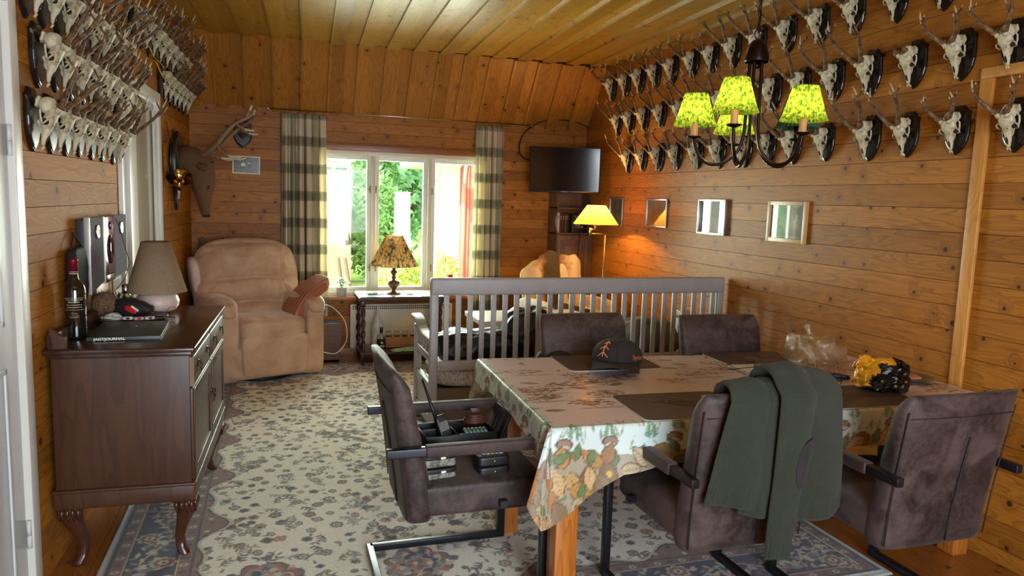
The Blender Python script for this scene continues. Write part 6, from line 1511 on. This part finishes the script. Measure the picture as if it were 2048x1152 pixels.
# binder rings with blue case
br = thing('ring_binder_mechanism', 'chrome rings of an opened ring binder standing on the table beside the blue case', 'binder rings', (2.63, 2.86, ZT + .002), R(-42))
mb = MB(); mb.bb(-.14, .14, -.012, .012, 0, .006, bev=.002); mb.build('spine_plate', m_rod, br)
for x in (-.12, -.075, .02, .12):
    mb = MB(); mb.tube([(x + .004 * math.sin(k), .038 * math.cos(R(15 + 150 * k / 14)), .004 + .075 * math.sin(R(15 + 150 * k / 14))) for k in range(15)], .0022, 7); mb.build('ring', m_rod, br)
bc = thing('blue_case', 'long dark blue spectacle case inside the binder rings', 'case', (2.58, 2.825, ZT + .010), R(-42))
mb = MB(); mb.sup((0, 0, .013), (.19, .034, .026), k=5, n=12); mb.build('case_shell', M('navy_blue_shell', (26, 40, 84), .3), bc)
ch = thing('chrome_ball', 'small chrome ball knob beside the binder rings', 'knob', (2.50, 2.93, ZT + .003), 0)
mb = MB(); mb.ell((0, 0, .016), (.026, .026, .03), 8); mb.cyl((0, 0, 0), (0, 0, .006), .009, n=12); mb.build('ball', m_rod, ch)
# yellow and black sweets bag
yb = thing('sweets_bag', 'crumpled yellow and black sweets bag standing open near the right end of the table', 'bag', (2.645, 2.60, ZM), R(-18)); yb.scale = (1.15, 1.15, 1.1)
m_yel = M('yellow_foil', (224, 160, 24), .3, .2, var=.15, vs=30); m_blkf = M('black_foil', (20, 19, 20), .28, .2)
def ybf(v):
    z = v.z; t_ = (z + .07) / .14; q = Vector((v.x * (1 - .1 * t_), v.y * (1 - .35 * t_), z + .018 * mnoise.noise(v * 18) + .012 * (v.x < -.05)))
    return q + Vector((mnoise.noise(v * 22), mnoise.noise(v * 22 + Vector((5, 0, 0))), 0)) * .017 + Vector((mnoise.noise(v * 48), mnoise.noise(v * 48 + Vector((3, 0, 0))), mnoise.noise(v * 45))) * .012
mb = MB(); mb.sup((.02, 0, .066), (.21, .10, .135), k=6, n=20, fn=ybf)
for i, f in enumerate(mb.f):
    c = sum((Vector(mb.v[k]) for k in f), Vector()) / len(f)
    if c.x + .55 * (.09 - c.z) < -.015 + .012 * math.sin(c.z * 90): mb.m[i] = 1
    if c.z > .118 and c.x < .06: mb.m[i] = 1
    mb.s[i] = False
mb.build('foil_pouch', [m_blkf, m_yel], yb)
for k, (x, z, c) in enumerate(((.055, .062, (150, 170, 60)), (.055, .03, (160, 180, 70)), (.095, .05, (176, 84, 60)), (.0, .05, (110, 130, 60)))):
    mb = MB(); mb.sup((x, -.052, z), (.014, .004, .012), k=2, n=5); mb.build('printed_dot', M('dot_%d' % k, c, .4), yb)
plt_ = thing('glass_plate', 'green glass plate with food scraps near the right wall end of the table', 'plate', (2.99, 2.74, ZT + .003), 0)
mb = MB(); mb.lathe([(0, .0), (.07, .0), (.115, .018), (.118, .020), (.112, .020), (.068, .005), (0, .005)], 40); mb.build('dish', M('olive_glass', (92, 96, 70), .15), plt_)
mb = MB(); mb.sup((-.02, -.01, .02), (.14, .10, .025), k=2.5, n=10, fn=lambda v: v * (1 + .3 * mnoise.noise(v * 30))); mb.build('food', M('pink_ham', (190, 120, 96), .5), plt_)
sn = thing('sticky_notes', 'pale yellow pad of sticky notes with a curled top sheet behind the sweater chair', 'notes', (1.775, 2.59, ZM), R(6))
mb = MB(); mb.bb(-.04, .04, -.04, .04, 0, .015); mb.build('pad', M('pale_yellow_paper', (216, 208, 146), .6), sn)
mb = MB(); mb.grid(6, 8, lambda u, v: (-.04 + .08 * u, -.04 + .078 * v, .016 + .018 * (1 - v) ** 2.2)); mb.build('curled_sheet', M('pale_yellow_paper', (216, 208, 146), .6), sn, mod={'solid': .0006})

# ------------------------------------------------------------------ gadget case on the head chair
SZ = .5035
cs = thing('tool_case', 'open black equipment case full of batteries and gadgets on the head chair seat', 'case', (.735, 2.93, SZ), R(4))
m_pl = M('case_black_plastic', (26, 26, 28), .42)
mb = MB(); mb.bb(-.15, .17, -.05, .15, 0, .05, bev=.006); ringframe_z = [(-.15, .17, -.05, -.042), (-.15, .17, .142, .15), (-.15, -.142, -.05, .15), (.162, .17, -.05, .15), (-.01, -.004, -.05, .15), (-.15, -.01, .05, .056)]
mb.bb(.02, .155, -.04, .03, .045, .082, bev=.003)
for a, b, c_, d_ in ringframe_z: mb.bb(a, b, c_, d_, .045, .105, bev=.002)
mb.build('tray', m_pl, cs)
mb = MB(); mb.box((.215, .06, .115), (.012, .18, .13), rot=Euler((0, R(24), 0)), bev=.003)
for k in range(3): mb.box((.208, .02 + k * .035, .12), (.01, .02, .08), rot=Euler((0, R(24), 0)))
mb.build('lid', m_pl, cs)
for i in range(6):
    b = thing('battery', '%s AA battery in the open black case' % ['leftmost pale blue', 'second yellow-tipped', 'third pale blue', 'fourth yellow-tipped', 'fifth pale blue', 'rightmost yellow-tipped'][i], 'battery', (.775 + i * .0172, 2.925, SZ + .092), R(4), 'batteries lined up in the black case'); b.rotation_euler.x = R(14)
    mb = MB(); mb.cyl((0, -.026, .008), (0, .018, .008), .0072, n=14); mb.build('sleeve', M('battery_blue', (120, 186, 210), .3), b)
    mb = MB(); mb.cyl((0, .018, .008), (0, .026, .008), .0072, n=14); mb.cyl((0, .026, .008), (0, .029, .008), .003, n=8); mb.build('tip', M('battery_yellow', (220, 196, 80), .3) if i % 2 else M('battery_white', (206, 224, 226), .3), b)
for k in range(5):
    b = thing('penlight_cell', 'small pale cell, %s from the left in the front tray of the black case' % ORD[k].replace('nearest the far corner', 'first'), 'battery', (.785 + k * .018, 2.70, SZ + .088), R(4), 'cells in the front box'); mb = MB(); mb.cyl((0, -.02, .0), (0, .022, .0), .007, n=12); mb.build('sleeve', M('cell_%d' % (k % 3), ((150, 160, 200), (206, 200, 180), (190, 180, 120))[k % 3], .35), b)
m_camo = suede('camouflage_shell', (52, 54, 44), (150, 150, 136), .6, 30)
for i, (x, y, z, lb) in enumerate(((.600, 2.70, SZ, 'camouflage trail camera at the bottom of the left stack on the chair seat'), (.598, 2.70, SZ + .056, 'camouflage trail camera on top of the left stack on the chair seat'))):
    c_ = thing('trail_camera', lb, 'camera', (x, y, z), R(6)); mb = MB(); mb.sup((0, 0, .0175), (.135, .10, .035), k=7, n=10); mb.build('camouflage_case', m_camo, c_); mb = MB(); mb.sup((0, 0, .042), (.138, .103, .022), k=7, n=10); mb.build('black_cover', m_pl, c_); mb = MB(); mb.sup((.01, -.0535, .040), (.022, .005, .010), k=2.5, n=6); mb.build('pale_badge', m_white, c_)
for i, (x, y, z, lb) in enumerate(((.823, 2.70, SZ, 'lower of the two black boxes with gold buttons on the chair seat'), (.820, 2.70, SZ + .043, 'upper of the two black boxes with gold buttons, holding small cells'))):
    c_ = thing('black_box', lb, 'box', (x, y, z), R(4)); mb = MB(); mb.sup((0, 0, .021), (.135, .10, .042), k=7, n=10); mb.build('case', m_pl, c_); mb = MB(); mb.sup((.0, -.0525, .022), (.010, .004, .010), k=2, n=5); mb.build('gold_button', m_brass, c_)
wt = thing('radio_handset', 'black two-way radio with a long leaning antenna in the equipment case', 'handset', (.70, 2.93, SZ + .05), R(20), rot=(R(-20), R(-12), R(15)))
mb = MB(); mb.sup((0, 0, .06), (.055, .035, .14), k=6, n=10); mb.build('body', m_pl, wt); mb = MB(); mb.tube([(-.018, 0, .12), (-.02, .0, .17), (-.022, 0, .30)], [.009, .008, .004], 8); mb.build('antenna', m_pl, wt)
mb = MB(); mb.bb(-.02, .02, -.019, -.017, .06, .10); mb.build('display', M('grey_display', (120, 124, 120), .3), wt)
lc = thing('leather_strap_coil', 'coiled brown leather strap resting on the equipment case', 'strap', (.84, 3.02, SZ + .105), 0); m_lth = M('red_brown_leather', (84, 48, 38), .35)
mb = MB()
for k in range(4): mb.tube([((.05 - .005 * k) * math.cos(a), (.03 - .003 * k) * math.sin(a), .012 + .009 * k) for a in [2 * PI * q / 22 for q in range(22)]], .0075, 7, closed=True)
mb.bb(-.02, .02, -.005, .01, .045, .065, bev=.003); mb.build('strap', m_lth, lc)
wc = thing('wire_clip', 'small bent metal wire clip beside the black boxes on the chair seat', 'clip', (.905, 2.70, SZ + .004), R(-35))
mb = MB(); mb.tube([(-.03, 0, .002), (.03, -.01, .002), (.045, .0, .002), (.03, .012, .002), (-.02, .02, .03)], .002, 6); mb.build('wire', m_rod, wc)

# ------------------------------------------------------------------ things round the sofa and window
def bagmound(label, x, y, z, d, seed):
    o = thing('black_bag', label, 'bag', (x, y, z), 0); mb = MB(); mb.sup((0, 0, d[2] / 2), d, k=2.6, n=30, fn=lambda v: (lambda q: Vector((q.x, q.y, max(q.z, -d[2] / 2))))(v * (1 + .22 * mnoise.noise(v * 5 + Vector((seed, 0, 0))) + .10 * mnoise.noise(v * 16))) ); mb.build('sack', M('black_sack_film', (14, 15, 16), .42, bump=.6, bs=16), o)
bagmound('low black sack on the left half of the bench sofa seat', 1.32, 4.87, .452, (.60, .40, .24), 1)
bagmound('tall black sack in the middle of the bench sofa seat', 1.76, 4.88, .452, (.44, .42, .38), 4)
ge = thing('folded_coats', 'heap of grey green coats on the right end of the bench sofa', 'coat', (2.72, 4.88, .452), 0)
mb = MB(); mb.sup((0, 0, .14), (.50, .40, .30), k=2.6, n=24, fn=lambda v: v * (1 + .25 * mnoise.noise(v * 7))); mb.build('cloth', M('grey_green_cloth', (84, 86, 66), .9, var=.3, vs=12), ge)
oh = thing('orange_hanger', 'orange plastic hanger poking up beside the coats on the bench sofa', 'hanger', (2.20, 4.70, .455), 0)
mb = MB(); mb.tube([(-.05, 0, .0), (.10, 0, .16), (.26, .02, .28)], .006, 6); mb.tube([(.1, 0, .16), (.16, .02, .02)], .006, 6); mb.build('bar', M('orange_plastic', (206, 84, 36), .4), oh)
pp_ = thing('potted_plant', 'small green leafy plant in a white pot on the window sill', 'plant', (.618, 7.245, .603), 0)
mb = MB(); mb.lathe([(0, 0), (.042, 0), (.053, .09), (.055, .094), (.050, .094), (.046, .085), (0, .08)], 28, fn=lambda r, z, a, i: r * (1 + .015 * math.sin(a * 20))); mb.build('pot', m_white, pp_)
m_leaf = M('fresh_green_leaf', (70, 150, 60), .35, var=.3, vs=20)
def leafblade(mb, p, d, L_, W_, droop=.4, m=0):
    d = Vector(d).normalized(); s_ = d.cross(Vector((0, 0, 1))).normalized(); vs = []; n = 5
    for i in range(n + 1):
        f = i / n; c = p + d * L_ * f + Vector((0, 0, -droop * L_ * f * f)); w = W_ * math.sin(PI * min(.97, f * .9 + .06)) / 2; vs += [c - s_ * w + Vector((0, 0, .15 * w)), c, c + s_ * w + Vector((0, 0, .15 * w))]
    mb.add(vs, [(3 * i + k, 3 * i + k + 1, 3 * i + k + 4, 3 * i + k + 3) for i in range(n) for k in (0, 1)], m)
mb = MB(); rr_ = random.Random(8)
for k in range(22):
    a = rr_.random() * 6.3; h = rr_.uniform(.02, .09); d = Vector((math.cos(a), math.sin(a), rr_.uniform(.2, .9))); mb.tube([(0, 0, .08), (.02 * d.x, .02 * d.y, .09 + h)], .0015, 4); leafblade(mb, Vector((.02 * d.x, .02 * d.y, .09 + h)), d, rr_.uniform(.05, .075), .036, .5)
mb.build('foliage', m_leaf, pp_, recalc=False)
fp = thing('potted_flower', 'pink red flowering plant on the window sill behind the sofa end', 'plant', (1.70, 7.245, .603), 0)
mb = MB(); mb.lathe([(0, 0), (.04, 0), (.052, .085), (.047, .085), (0, .075)], 24); mb.build('pot', m_white, fp)
mb = MB()
for k in range(10): a = k * .63; mb.tube([(0, 0, .08), (.05 * math.cos(a), .03 * math.sin(a), .14 + .01 * k)], .0018, 4); leafblade(mb, Vector((.03 * math.cos(a), .02 * math.sin(a), .12)), (math.cos(a), math.sin(a), .4), .06, .035)
mb.build('foliage', m_leaf, fp, recalc=False)
m_pink = M('pink_red_petals', (206, 40, 84), .5, var=.25, vs=60); mb = MB()
for k in range(60):
    a, b = rr_.random() * 6.3, rr_.random(); c = Vector((-.045 + .10 * (k % 3) * .5 + .03 * math.cos(a) * b, .03 * math.sin(a), .155 + .03 * (k % 3 == 1) + .025 * rr_.random())); mb.sup(c, (.024, .022, .012), k=2, n=3, rot=Euler((a, b * 3, 0)))
mb.build('blossom', m_pink, fp)
# on the side table
ph = thing('mobile_phone', 'black phone lying on the window side table', 'phone', (.90, 6.93, TZ), R(14)); mb = MB(); mb.bb(-.08, .08, -.038, .038, 0, .009, bev=.003); mb.build('body', m_blkp, ph); mb = MB(); mb.bb(-.074, .074, -.034, .034, .0088, .0096); mb.build('screen', M('phone_screen', (10, 10, 12), .05), ph)
wr_ = thing('white_rod', 'short white stick lying across the black phone', 'stick', (.93, 6.94, TZ + .011), R(-28)); mb = MB(); mb.cyl((-.06, 0, .003), (.06, 0, .012), .003, n=8); mb.build('stick', m_white, wr_)
us = thing('usb_charger', 'small silver plug with a thin cable loop on the side table beside the patterned lamp', 'charger', (1.23, 6.90, TZ), 0); mb = MB(); mb.bb(-.03, .03, -.01, .01, 0, .014, bev=.002); mb.build('plug', m_silver, us)
mb = MB(); mb.tube([(.03, 0, .005), (.08, .03, .003), (.14, .02, .003), (.12, -.04, .003), (0, -.06, .003), (-.1, -.05, .003)], .002, 5); mb.build('cable', m_silver, us)
# on its shelf
SHZ = .137
def TS(x, y, z=SHZ): return (.74 + x, 6.74 + y, z)
vb = thing('clear_bottle', 'clear spirits bottle with a black cap and label standing on the side table shelf', 'bottle', TS(.215, .10), 0)
mb = MB(); mb.lathe([(0, .002), (.038, 0), (.042, .01), (.042, .12), (.034, .145), (.014, .16), (.013, .18), (.010, .18), (.011, .16), (.03, .143), (.038, .118), (.038, .012), (0, .008)], 28); mb.build('glass', m_clear, vb)
mb = MB(); mb.lathe([(.0145, .17), (.0155, .172), (.0155, .225), (.014, .228), (0, .228)], 18); mb.build('cap', m_blkp, vb)
mb = MB(); mb.lathe([(.0425, .03), (.0425, .10)], 28, cap=False); mb.build('black_label', M('black_label', (24, 22, 22), .5), vb); mb = MB(); mb.sup((0, -.0428, .08), (.018, .003, .018), k=2, n=6); mb.bb(-.022, .022, -.0445, -.043, .045, .052); mb.build('label_mark', m_white, vb)
fn_ = thing('white_pump_bottle', 'white plastic squeeze bottle with a tall nozzle behind the clear bottle', 'bottle', TS(.20, .24), 0)
mb = MB(); mb.lathe([(0, 0), (.05, 0), (.055, .02), (.055, .20), (.045, .25), (.022, .30), (.014, .33), (.010, .40), (0, .405)], 24); mb.build('body', M('translucent_white_plastic', (206, 210, 214), .3), fn_)
gb = thing('glass_box', 'cardboard box of upturned drinking glasses on the side table shelf', 'box', TS(.27, .20), 0)
mb = MB(); mb.bb(0, .42, 0, .17, 0, .10, bev=.003); mb.build('carton', M('brown_carton', (168, 124, 84), .8), gb)
for i in range(5):
    g = thing('drinking_glass', 'upturned drinking glass in the shelf carton, %s from the left' % ['first', 'second', 'third', 'fourth', 'fifth'][i], 'glass', TS(.31 + i * .08, .27, SHZ + .10), 0, 'glasses in the carton'); mb = MB(); mb.lathe([(.030, 0), (.027, .05), (.0, .052), (.0, .049), (.025, .047), (.0275, 0)], 18); mb.build('bowl', m_clear, g)
lf = thing('leaflet', 'green and blue folded leaflet on the side table shelf', 'leaflet', TS(.50, .06), R(8)); t = NT('leaflet_print'); n = t.noise(t.coord((1, 1, 1)), 14, 3, .6); t.fin(t.ramp(n, [(.36, srgb(60, 130, 90)), (.48, srgb(150, 200, 120)), (.56, srgb(190, 210, 220)), (.66, srgb(60, 120, 160))]), .3); mb = MB(); mb.grid(10, 6, lambda u, v: (-.2 + .42 * u, -.05 + .16 * v * (1 - .5 * abs(u - .5)), .004 + .02 * u * v)); mb.build('sheet', t.mat, lf, mod={'solid': .002})
# crate with magazines left of the radiator
cr = thing('magazine_crate', 'brown wooden magazine crate beside the recliner under the curtain', 'crate', (.42, 7.0, .012), 0); m_crate = wood('dark_crate_wood', 'x', 'z', 0, cols=((96, 60, 36), (120, 78, 46), (70, 42, 24)), knots=.2)
mb = MB(); mb.prism([(.0, 0), (.16, 0), (.19, .36), (-.02, .36)], 'y', 0, .012); mb.prism([(.0, 0), (.16, 0), (.19, .30), (-.02, .30)], 'y', .20, .212); mb.bb(0, .16, 0, .21, 0, .012); mb.build('box', m_crate, cr)
for i, (c, lb) in enumerate((((206, 206, 200), 'white magazine in front in the brown crate'), ((40, 42, 44), 'black magazine behind the white one in the brown crate'))):
    mg = thing('magazine', lb, 'magazine', (.44, 7.03 + .05 * i, .03), 0, rot=(R(-3), 0, 0)); mb = MB(); mb.bb(0, .14, 0, .006, 0, .34 + .02 * i); mb.build('sheet', M('magazine_%d' % i, c, .4), mg)
text_mesh('orite', .04, m_white, mg, (.07, -.001, .33), (R(90), 0, 0), 'title_print')
wcb = thing('white_cable', 'white charging cable hanging in a loop from the recliner arm', 'cable', (0, 0, 0)); mb = MB(); mb.tube(fine([Vector(p) for p in ((.42, 6.6, .62), (.50, 6.62, .58), (.60, 6.64, .45), (.61, 6.64, .28), (.52, 6.62, .17), (.40, 6.6, .19))], 5), .004, 6); mb.build('cord', m_white, wcb)
for i, (x, lb) in enumerate(((-.645, 'coat hook with a grey strap on the far wall near the corner'), (-.465, 'empty coat hook on the far wall above the middle of the recliner'))):
    h = thing('coat_hook', lb, 'hook', (x, YF, 1.13), 0); mb = MB(); mb.sup((0, -.004, 0), (.022, .008, .05), k=3, n=6); mb.tube([(0, -.006, .01), (0, -.04, .012), (0, -.055, .035)], .004, 6); mb.tube([(0, -.006, -.012), (0, -.03, -.02), (0, -.035, 0)], .004, 6); mb.build('hook_arm', m_iron, h)
gs_ = thing('grey_strap', 'grey webbing strap hanging from the left coat hook', 'strap', (-.65, YF - .05, 0), 0); mb = MB(); mb.tube([(0, 0, 1.16), (.02, .01, 1.1), (.03, .02, .95)], [.025, .03, .03], 8, sx=.4); mb.build('webbing', M('grey_webbing', (110, 100, 92), .9), gs_)
# ------------------------------------------------------------------ garden beyond the window
t = NT('bright_grass'); co = t.coord(); n = t.noise(co, 1.2, 4, .7); n2 = t.noise(co, 30, 3, .7); t.fin(t.ramp(t.math('ADD', t.math('MULTIPLY', n, .6), t.math('MULTIPLY', n2, .4)), [(.35, srgb(96, 140, 52)), (.65, srgb(176, 196, 96))]), .9); m_grass = t.mat
GZ = -.35
mb = MB(); mb.grid(40, 40, lambda u, v: (-25 + 60 * u, 7.6 + 50 * v, GZ + .0 + .10 * mnoise.noise(Vector((u * 14, v * 14, 0))))); struct(mb.build('ground', m_grass))
gr = MB(); rg = random.Random(6)
for k in range(9000):
    y = 8.2 + 7 * rg.random() ** 1.4; x = .04 * (y - 7) + y * rg.uniform(.02, .34); h = rg.uniform(.04, .10) * (1 + .5 * (y > 12)); a = rg.random() * 3.1; dx, dy = .006 * math.cos(a), .006 * math.sin(a); z0 = GZ - .05
    gr.add([(x - dx, y - dy, z0), (x + dx, y + dy, z0), (x + rg.uniform(-.03, .03), y + rg.uniform(-.03, .03), z0 + h + .08)], [(0, 1, 2)])
g = gr.build('grass_blades', m_grass, recalc=False); tag(g, 'long green grass blades on the lawn outside the window', 'grass'); g['kind'] = 'stuff'
def leaf_mat(nm, a, b):
    t = NT(nm); n = t.noise(t.coord(), 3, 4, .7); c = t.ramp(n, [(.35, srgb(*a)), (.65, srgb(*b))]); df = t.node('BsdfDiffuse', {0: c}); tn = t.node('BsdfTranslucent', {0: c}); mx = t.node('MixShader', {0: .4}); t.l.new(df.outputs[0], mx.inputs[1]); t.l.new(tn.outputs[0], mx.inputs[2]); t.l.new(mx.outputs[0], t.out.inputs[0]); return t.mat
lm = [leaf_mat('leaves_mid_green', (120, 170, 100), (186, 216, 150)), leaf_mat('leaves_blue_green', (110, 160, 120), (172, 206, 168)), leaf_mat('leaves_yellow_green', (170, 196, 90), (220, 230, 150))]
m_bark = M('bark', (92, 74, 58), .9, bump=.6, bs=20)
def tree_(label, x, y, r, h, z0, n, mat, seed, cat='tree', nm='garden_tree', ls=.10):
    t_ = thing(nm, label, cat, (x, y, GZ), 0); rr = random.Random(seed)
    mb = MB(); mb.tube([(0, 0, -.1), (.05, 0, z0 * .6), (0, .05, z0 + h * .4)], [.10 * r, .08 * r, .03 * r], 8)
    for k in range(5): a = k * 1.3; mb.tube([(0, 0, z0 * .7), (r * .4 * math.cos(a), r * .3 * math.sin(a), z0 + h * .35)], [.04 * r, .015 * r], 6)
    mb.build('trunk', m_bark, t_)
    mb = MB()
    for k in range(n):
        a = rr.random() * 6.3; b = math.acos(rr.uniform(-1, 1)); q = rr.uniform(.72, 1.05) * (1 + .22 * math.sin(a * 3 + seed) * math.sin(b * 4)); d = Vector((math.sin(b) * math.cos(a), math.sin(b) * math.sin(a), math.cos(b))); p = Vector((d.x * r * q, d.y * r * q * .7, z0 + h / 2 + d.z * h / 2 * q))
        u_ = Vector((rr.uniform(-1, 1), rr.uniform(-1, 1), rr.uniform(-1, 1))).normalized(); w = u_.cross(d + Vector((.01, 0, 0))).normalized(); L_ = ls * rr.uniform(.6, 1.3); mb.add([p - u_ * L_, p + w * L_ * .42, p + u_ * L_, p - w * L_ * .42], [(0, 1, 2, 3)])
    mb.build('foliage', mat, t_, recalc=False)
tree_('large blue-green tree filling the middle pane behind the white stack', 3.3, 21, 3.0, 6.0, .9, 9000, lm[1], 1, ls=.16)
tree_('light green tree rising over the brick house in the left pane', 1.2, 19.5, 2.3, 4.2, 1.7, 6500, lm[0], 2, ls=.14)
tree_('tall green tree behind the white eaves in the right pane', 6.6, 23, 3.2, 6.5, .8, 6500, lm[0], 3, ls=.18)
tree_('mid green bush between the brick house and the white stack', 2.0, 16.5, .75, 2.2, .25, 3600, lm[0], 4, 'bush', 'garden_bush', .09)
tree_('yellow-green flowering shrub under the white stack', 2.05, 12.6, .48, .85, .0, 2200, lm[2], 5, 'bush', 'garden_bush', .05)
tree_('low yellow-green shrub against the white wall of the red house', 3.05, 13.4, .28, .95, .0, 900, lm[2], 7, 'bush', 'garden_bush', .045)
tree_('far dark hedge line at the end of the lawn', 1.5, 38, 12.0, 7.0, -.5, 9000, lm[0], 6, 'hedge', 'hedge', .3)
tree_('broad green tree left of the brick house, mirrored in the picture glass', -6.2, 15.0, 2.6, 5.0, .0, 6000, lm[0], 9, ls=.14)
tree_('green tree farther left on the lawn, mirrored in the picture glass', -10.5, 19.0, 3.2, 6.0, .2, 5000, lm[1], 10, ls=.18)
# brick house corner with a white window
m_brick = M('weathered_brick', (196, 138, 112), .9, var=.25, vs=14); m_wpaint = M('white_house_paint', (236, 238, 240), .5, var=.03); m_palewall = M('pale_render', (214, 220, 214), .8)
bh = thing('brick_house', 'far house corner with a white window above a brick plinth in the left pane', 'house', (0, 15.2, GZ), 0)
mb = MB(); mb.bb(-2.5, 1.48, 0, 2.5, 0, 1.55); mb.build('brick_wall', m_brick, bh)
mb = MB(); mb.bb(-2.5, 1.48, .03, 2.5, 1.55, 2.62); mb.bb(-2.6, 1.55, -.15, 2.6, 2.62, 2.75); mb.build('upper_wall', m_palewall, bh)
w = thing('x', '', ''); bpy.data.objects.remove(w)
mb = MB(); mb.bb(.82, 1.42, -.06, -.0, 1.55, 1.62); ringframe(mb, .80, 1.46, 1.60, 2.56, .07, -.05, .02); mb.bb(1.09, 1.16, -.04, .02, 1.6, 2.5); mb.bb(.83, 1.42, -.03, .02, 2.13, 2.17); wf = mb.build('window_frame', m_wpaint, bh)
mb = MB(); mb.bb(.86, 1.41, -.0, .025, 1.66, 2.5); mb.build('pane', M('green_reflecting_glass', (96, 128, 104), .06, var=.5, vs=9), wf)
# stacked white hives
for i, (z0, h, w_) in enumerate(((.72, .50, .15), (1.235, .42, .135), (1.665, .36, .13))):
    b = thing('white_hive_box', '%s box of the sunlit white stack on the lawn in the middle pane' % ['bottom', 'middle', 'top'][i], 'box', (2.33, 14.0, GZ + z0 + .0), 0, 'stacked white boxes'); mb = MB(); mb.bb(-w_, w_, -.15, .15, 0, h, bev=.02); mb.build('body', m_wpaint, b); mb = MB(); mb.bb(-w_ - .01, w_ + .01, -.16, .16, h, h + .012); mb.build('lid', M('grey_lid', (170, 174, 176), .6), b)
sd_ = thing('wooden_stand', 'grey wooden stand carrying the white stack on the lawn', 'stand', (2.33, 14.0, GZ), 0)
mb = MB(); mb.bb(-.2, .2, -.18, .18, .66, .718); mb.build('board', m_bark, sd_)
for sx in (-.15, .15):
    for sy in (-.13, .13): mb = MB(); mb.cyl((sx, sy, -.1), (sx, sy, .66), .025, n=8); mb.build('leg', m_bark, sd_)
# red house on the right
m_red = M('falu_red_boards', (170, 84, 70), .8, var=.12); rh = thing('red_house', 'red wooden house with a white sunlit gable, eaves and downpipe in the right pane', 'house', (0, 0, GZ), 0)
mb = MB(); y = 10.0
while y < 14.2: mb.bb(3.46, 3.52, y, y + .118, 0, 3.2); y += .12
mb.bb(3.5, 6.5, 10, 14.2, 0, 3.2); mb.build('red_wall', m_red, rh)
mb = MB(); mb.bb(2.98, 3.46, 14.0, 14.1, .1, 2.55); mb.bb(2.95, 3.02, 13.96, 14.12, 0, 2.6); mb.bb(2.60, 3.7, 13.9, 16, 2.55, 2.75); mb.prism([(2.55, 2.55), (3.5, 3.15), (3.5, 3.3), (2.5, 2.65)], 'y', 13.6, 14.3); mb.build('white_gable', m_wpaint, rh)
mb = MB(); mb.prism([(2.9, 3.02), (7, 3.9), (7, 4.0), (2.9, 3.12)], 'y', 9.8, 14.4); mb.build('roof', M('grey_green_roof', (150, 150, 132), .8), rh)
mb = MB(); mb.tube([(3.40, 13.2, 2.75), (3.38, 13.2, 2.5), (3.36, 13.2, 2.3), (3.36, 13.2, .1)], .045, 10); mb.build('downpipe', M('faded_red_pipe', (196, 130, 118), .5), rh)
mb = MB(); mb.tube([(2.42, 12.8, 2.62), (2.50, 12.8, 2.60), (2.56, 12.8, 2.45), (2.56, 12.8, 2.3), (2.72, 12.8, 2.2)], .055, 10); mb.bb(2.40, 2.75, 12.6, 13.4, 2.62, 2.72); mb.build('gutter', m_wpaint, rh)
# easel-like wooden poles in the left pane
wp = thing('leaning_poles', 'two dark leaning wooden poles on the lawn outside the left pane', 'pole', (.88, 11.2, GZ), 0)
mb = MB(); mb.tube([(-.06, 0, 1.85), (.12, 0, 1.45), (.18, 0, 1.2)], .05, 6); mb.build('top_bar', m_bark, wp)
for a, b in ((.02, .16), (.12, .3)): mb = MB(); mb.cyl((a, 0, 1.0), (b, 0, -.05), .028, n=8); mb.build('pole', m_bark, wp)
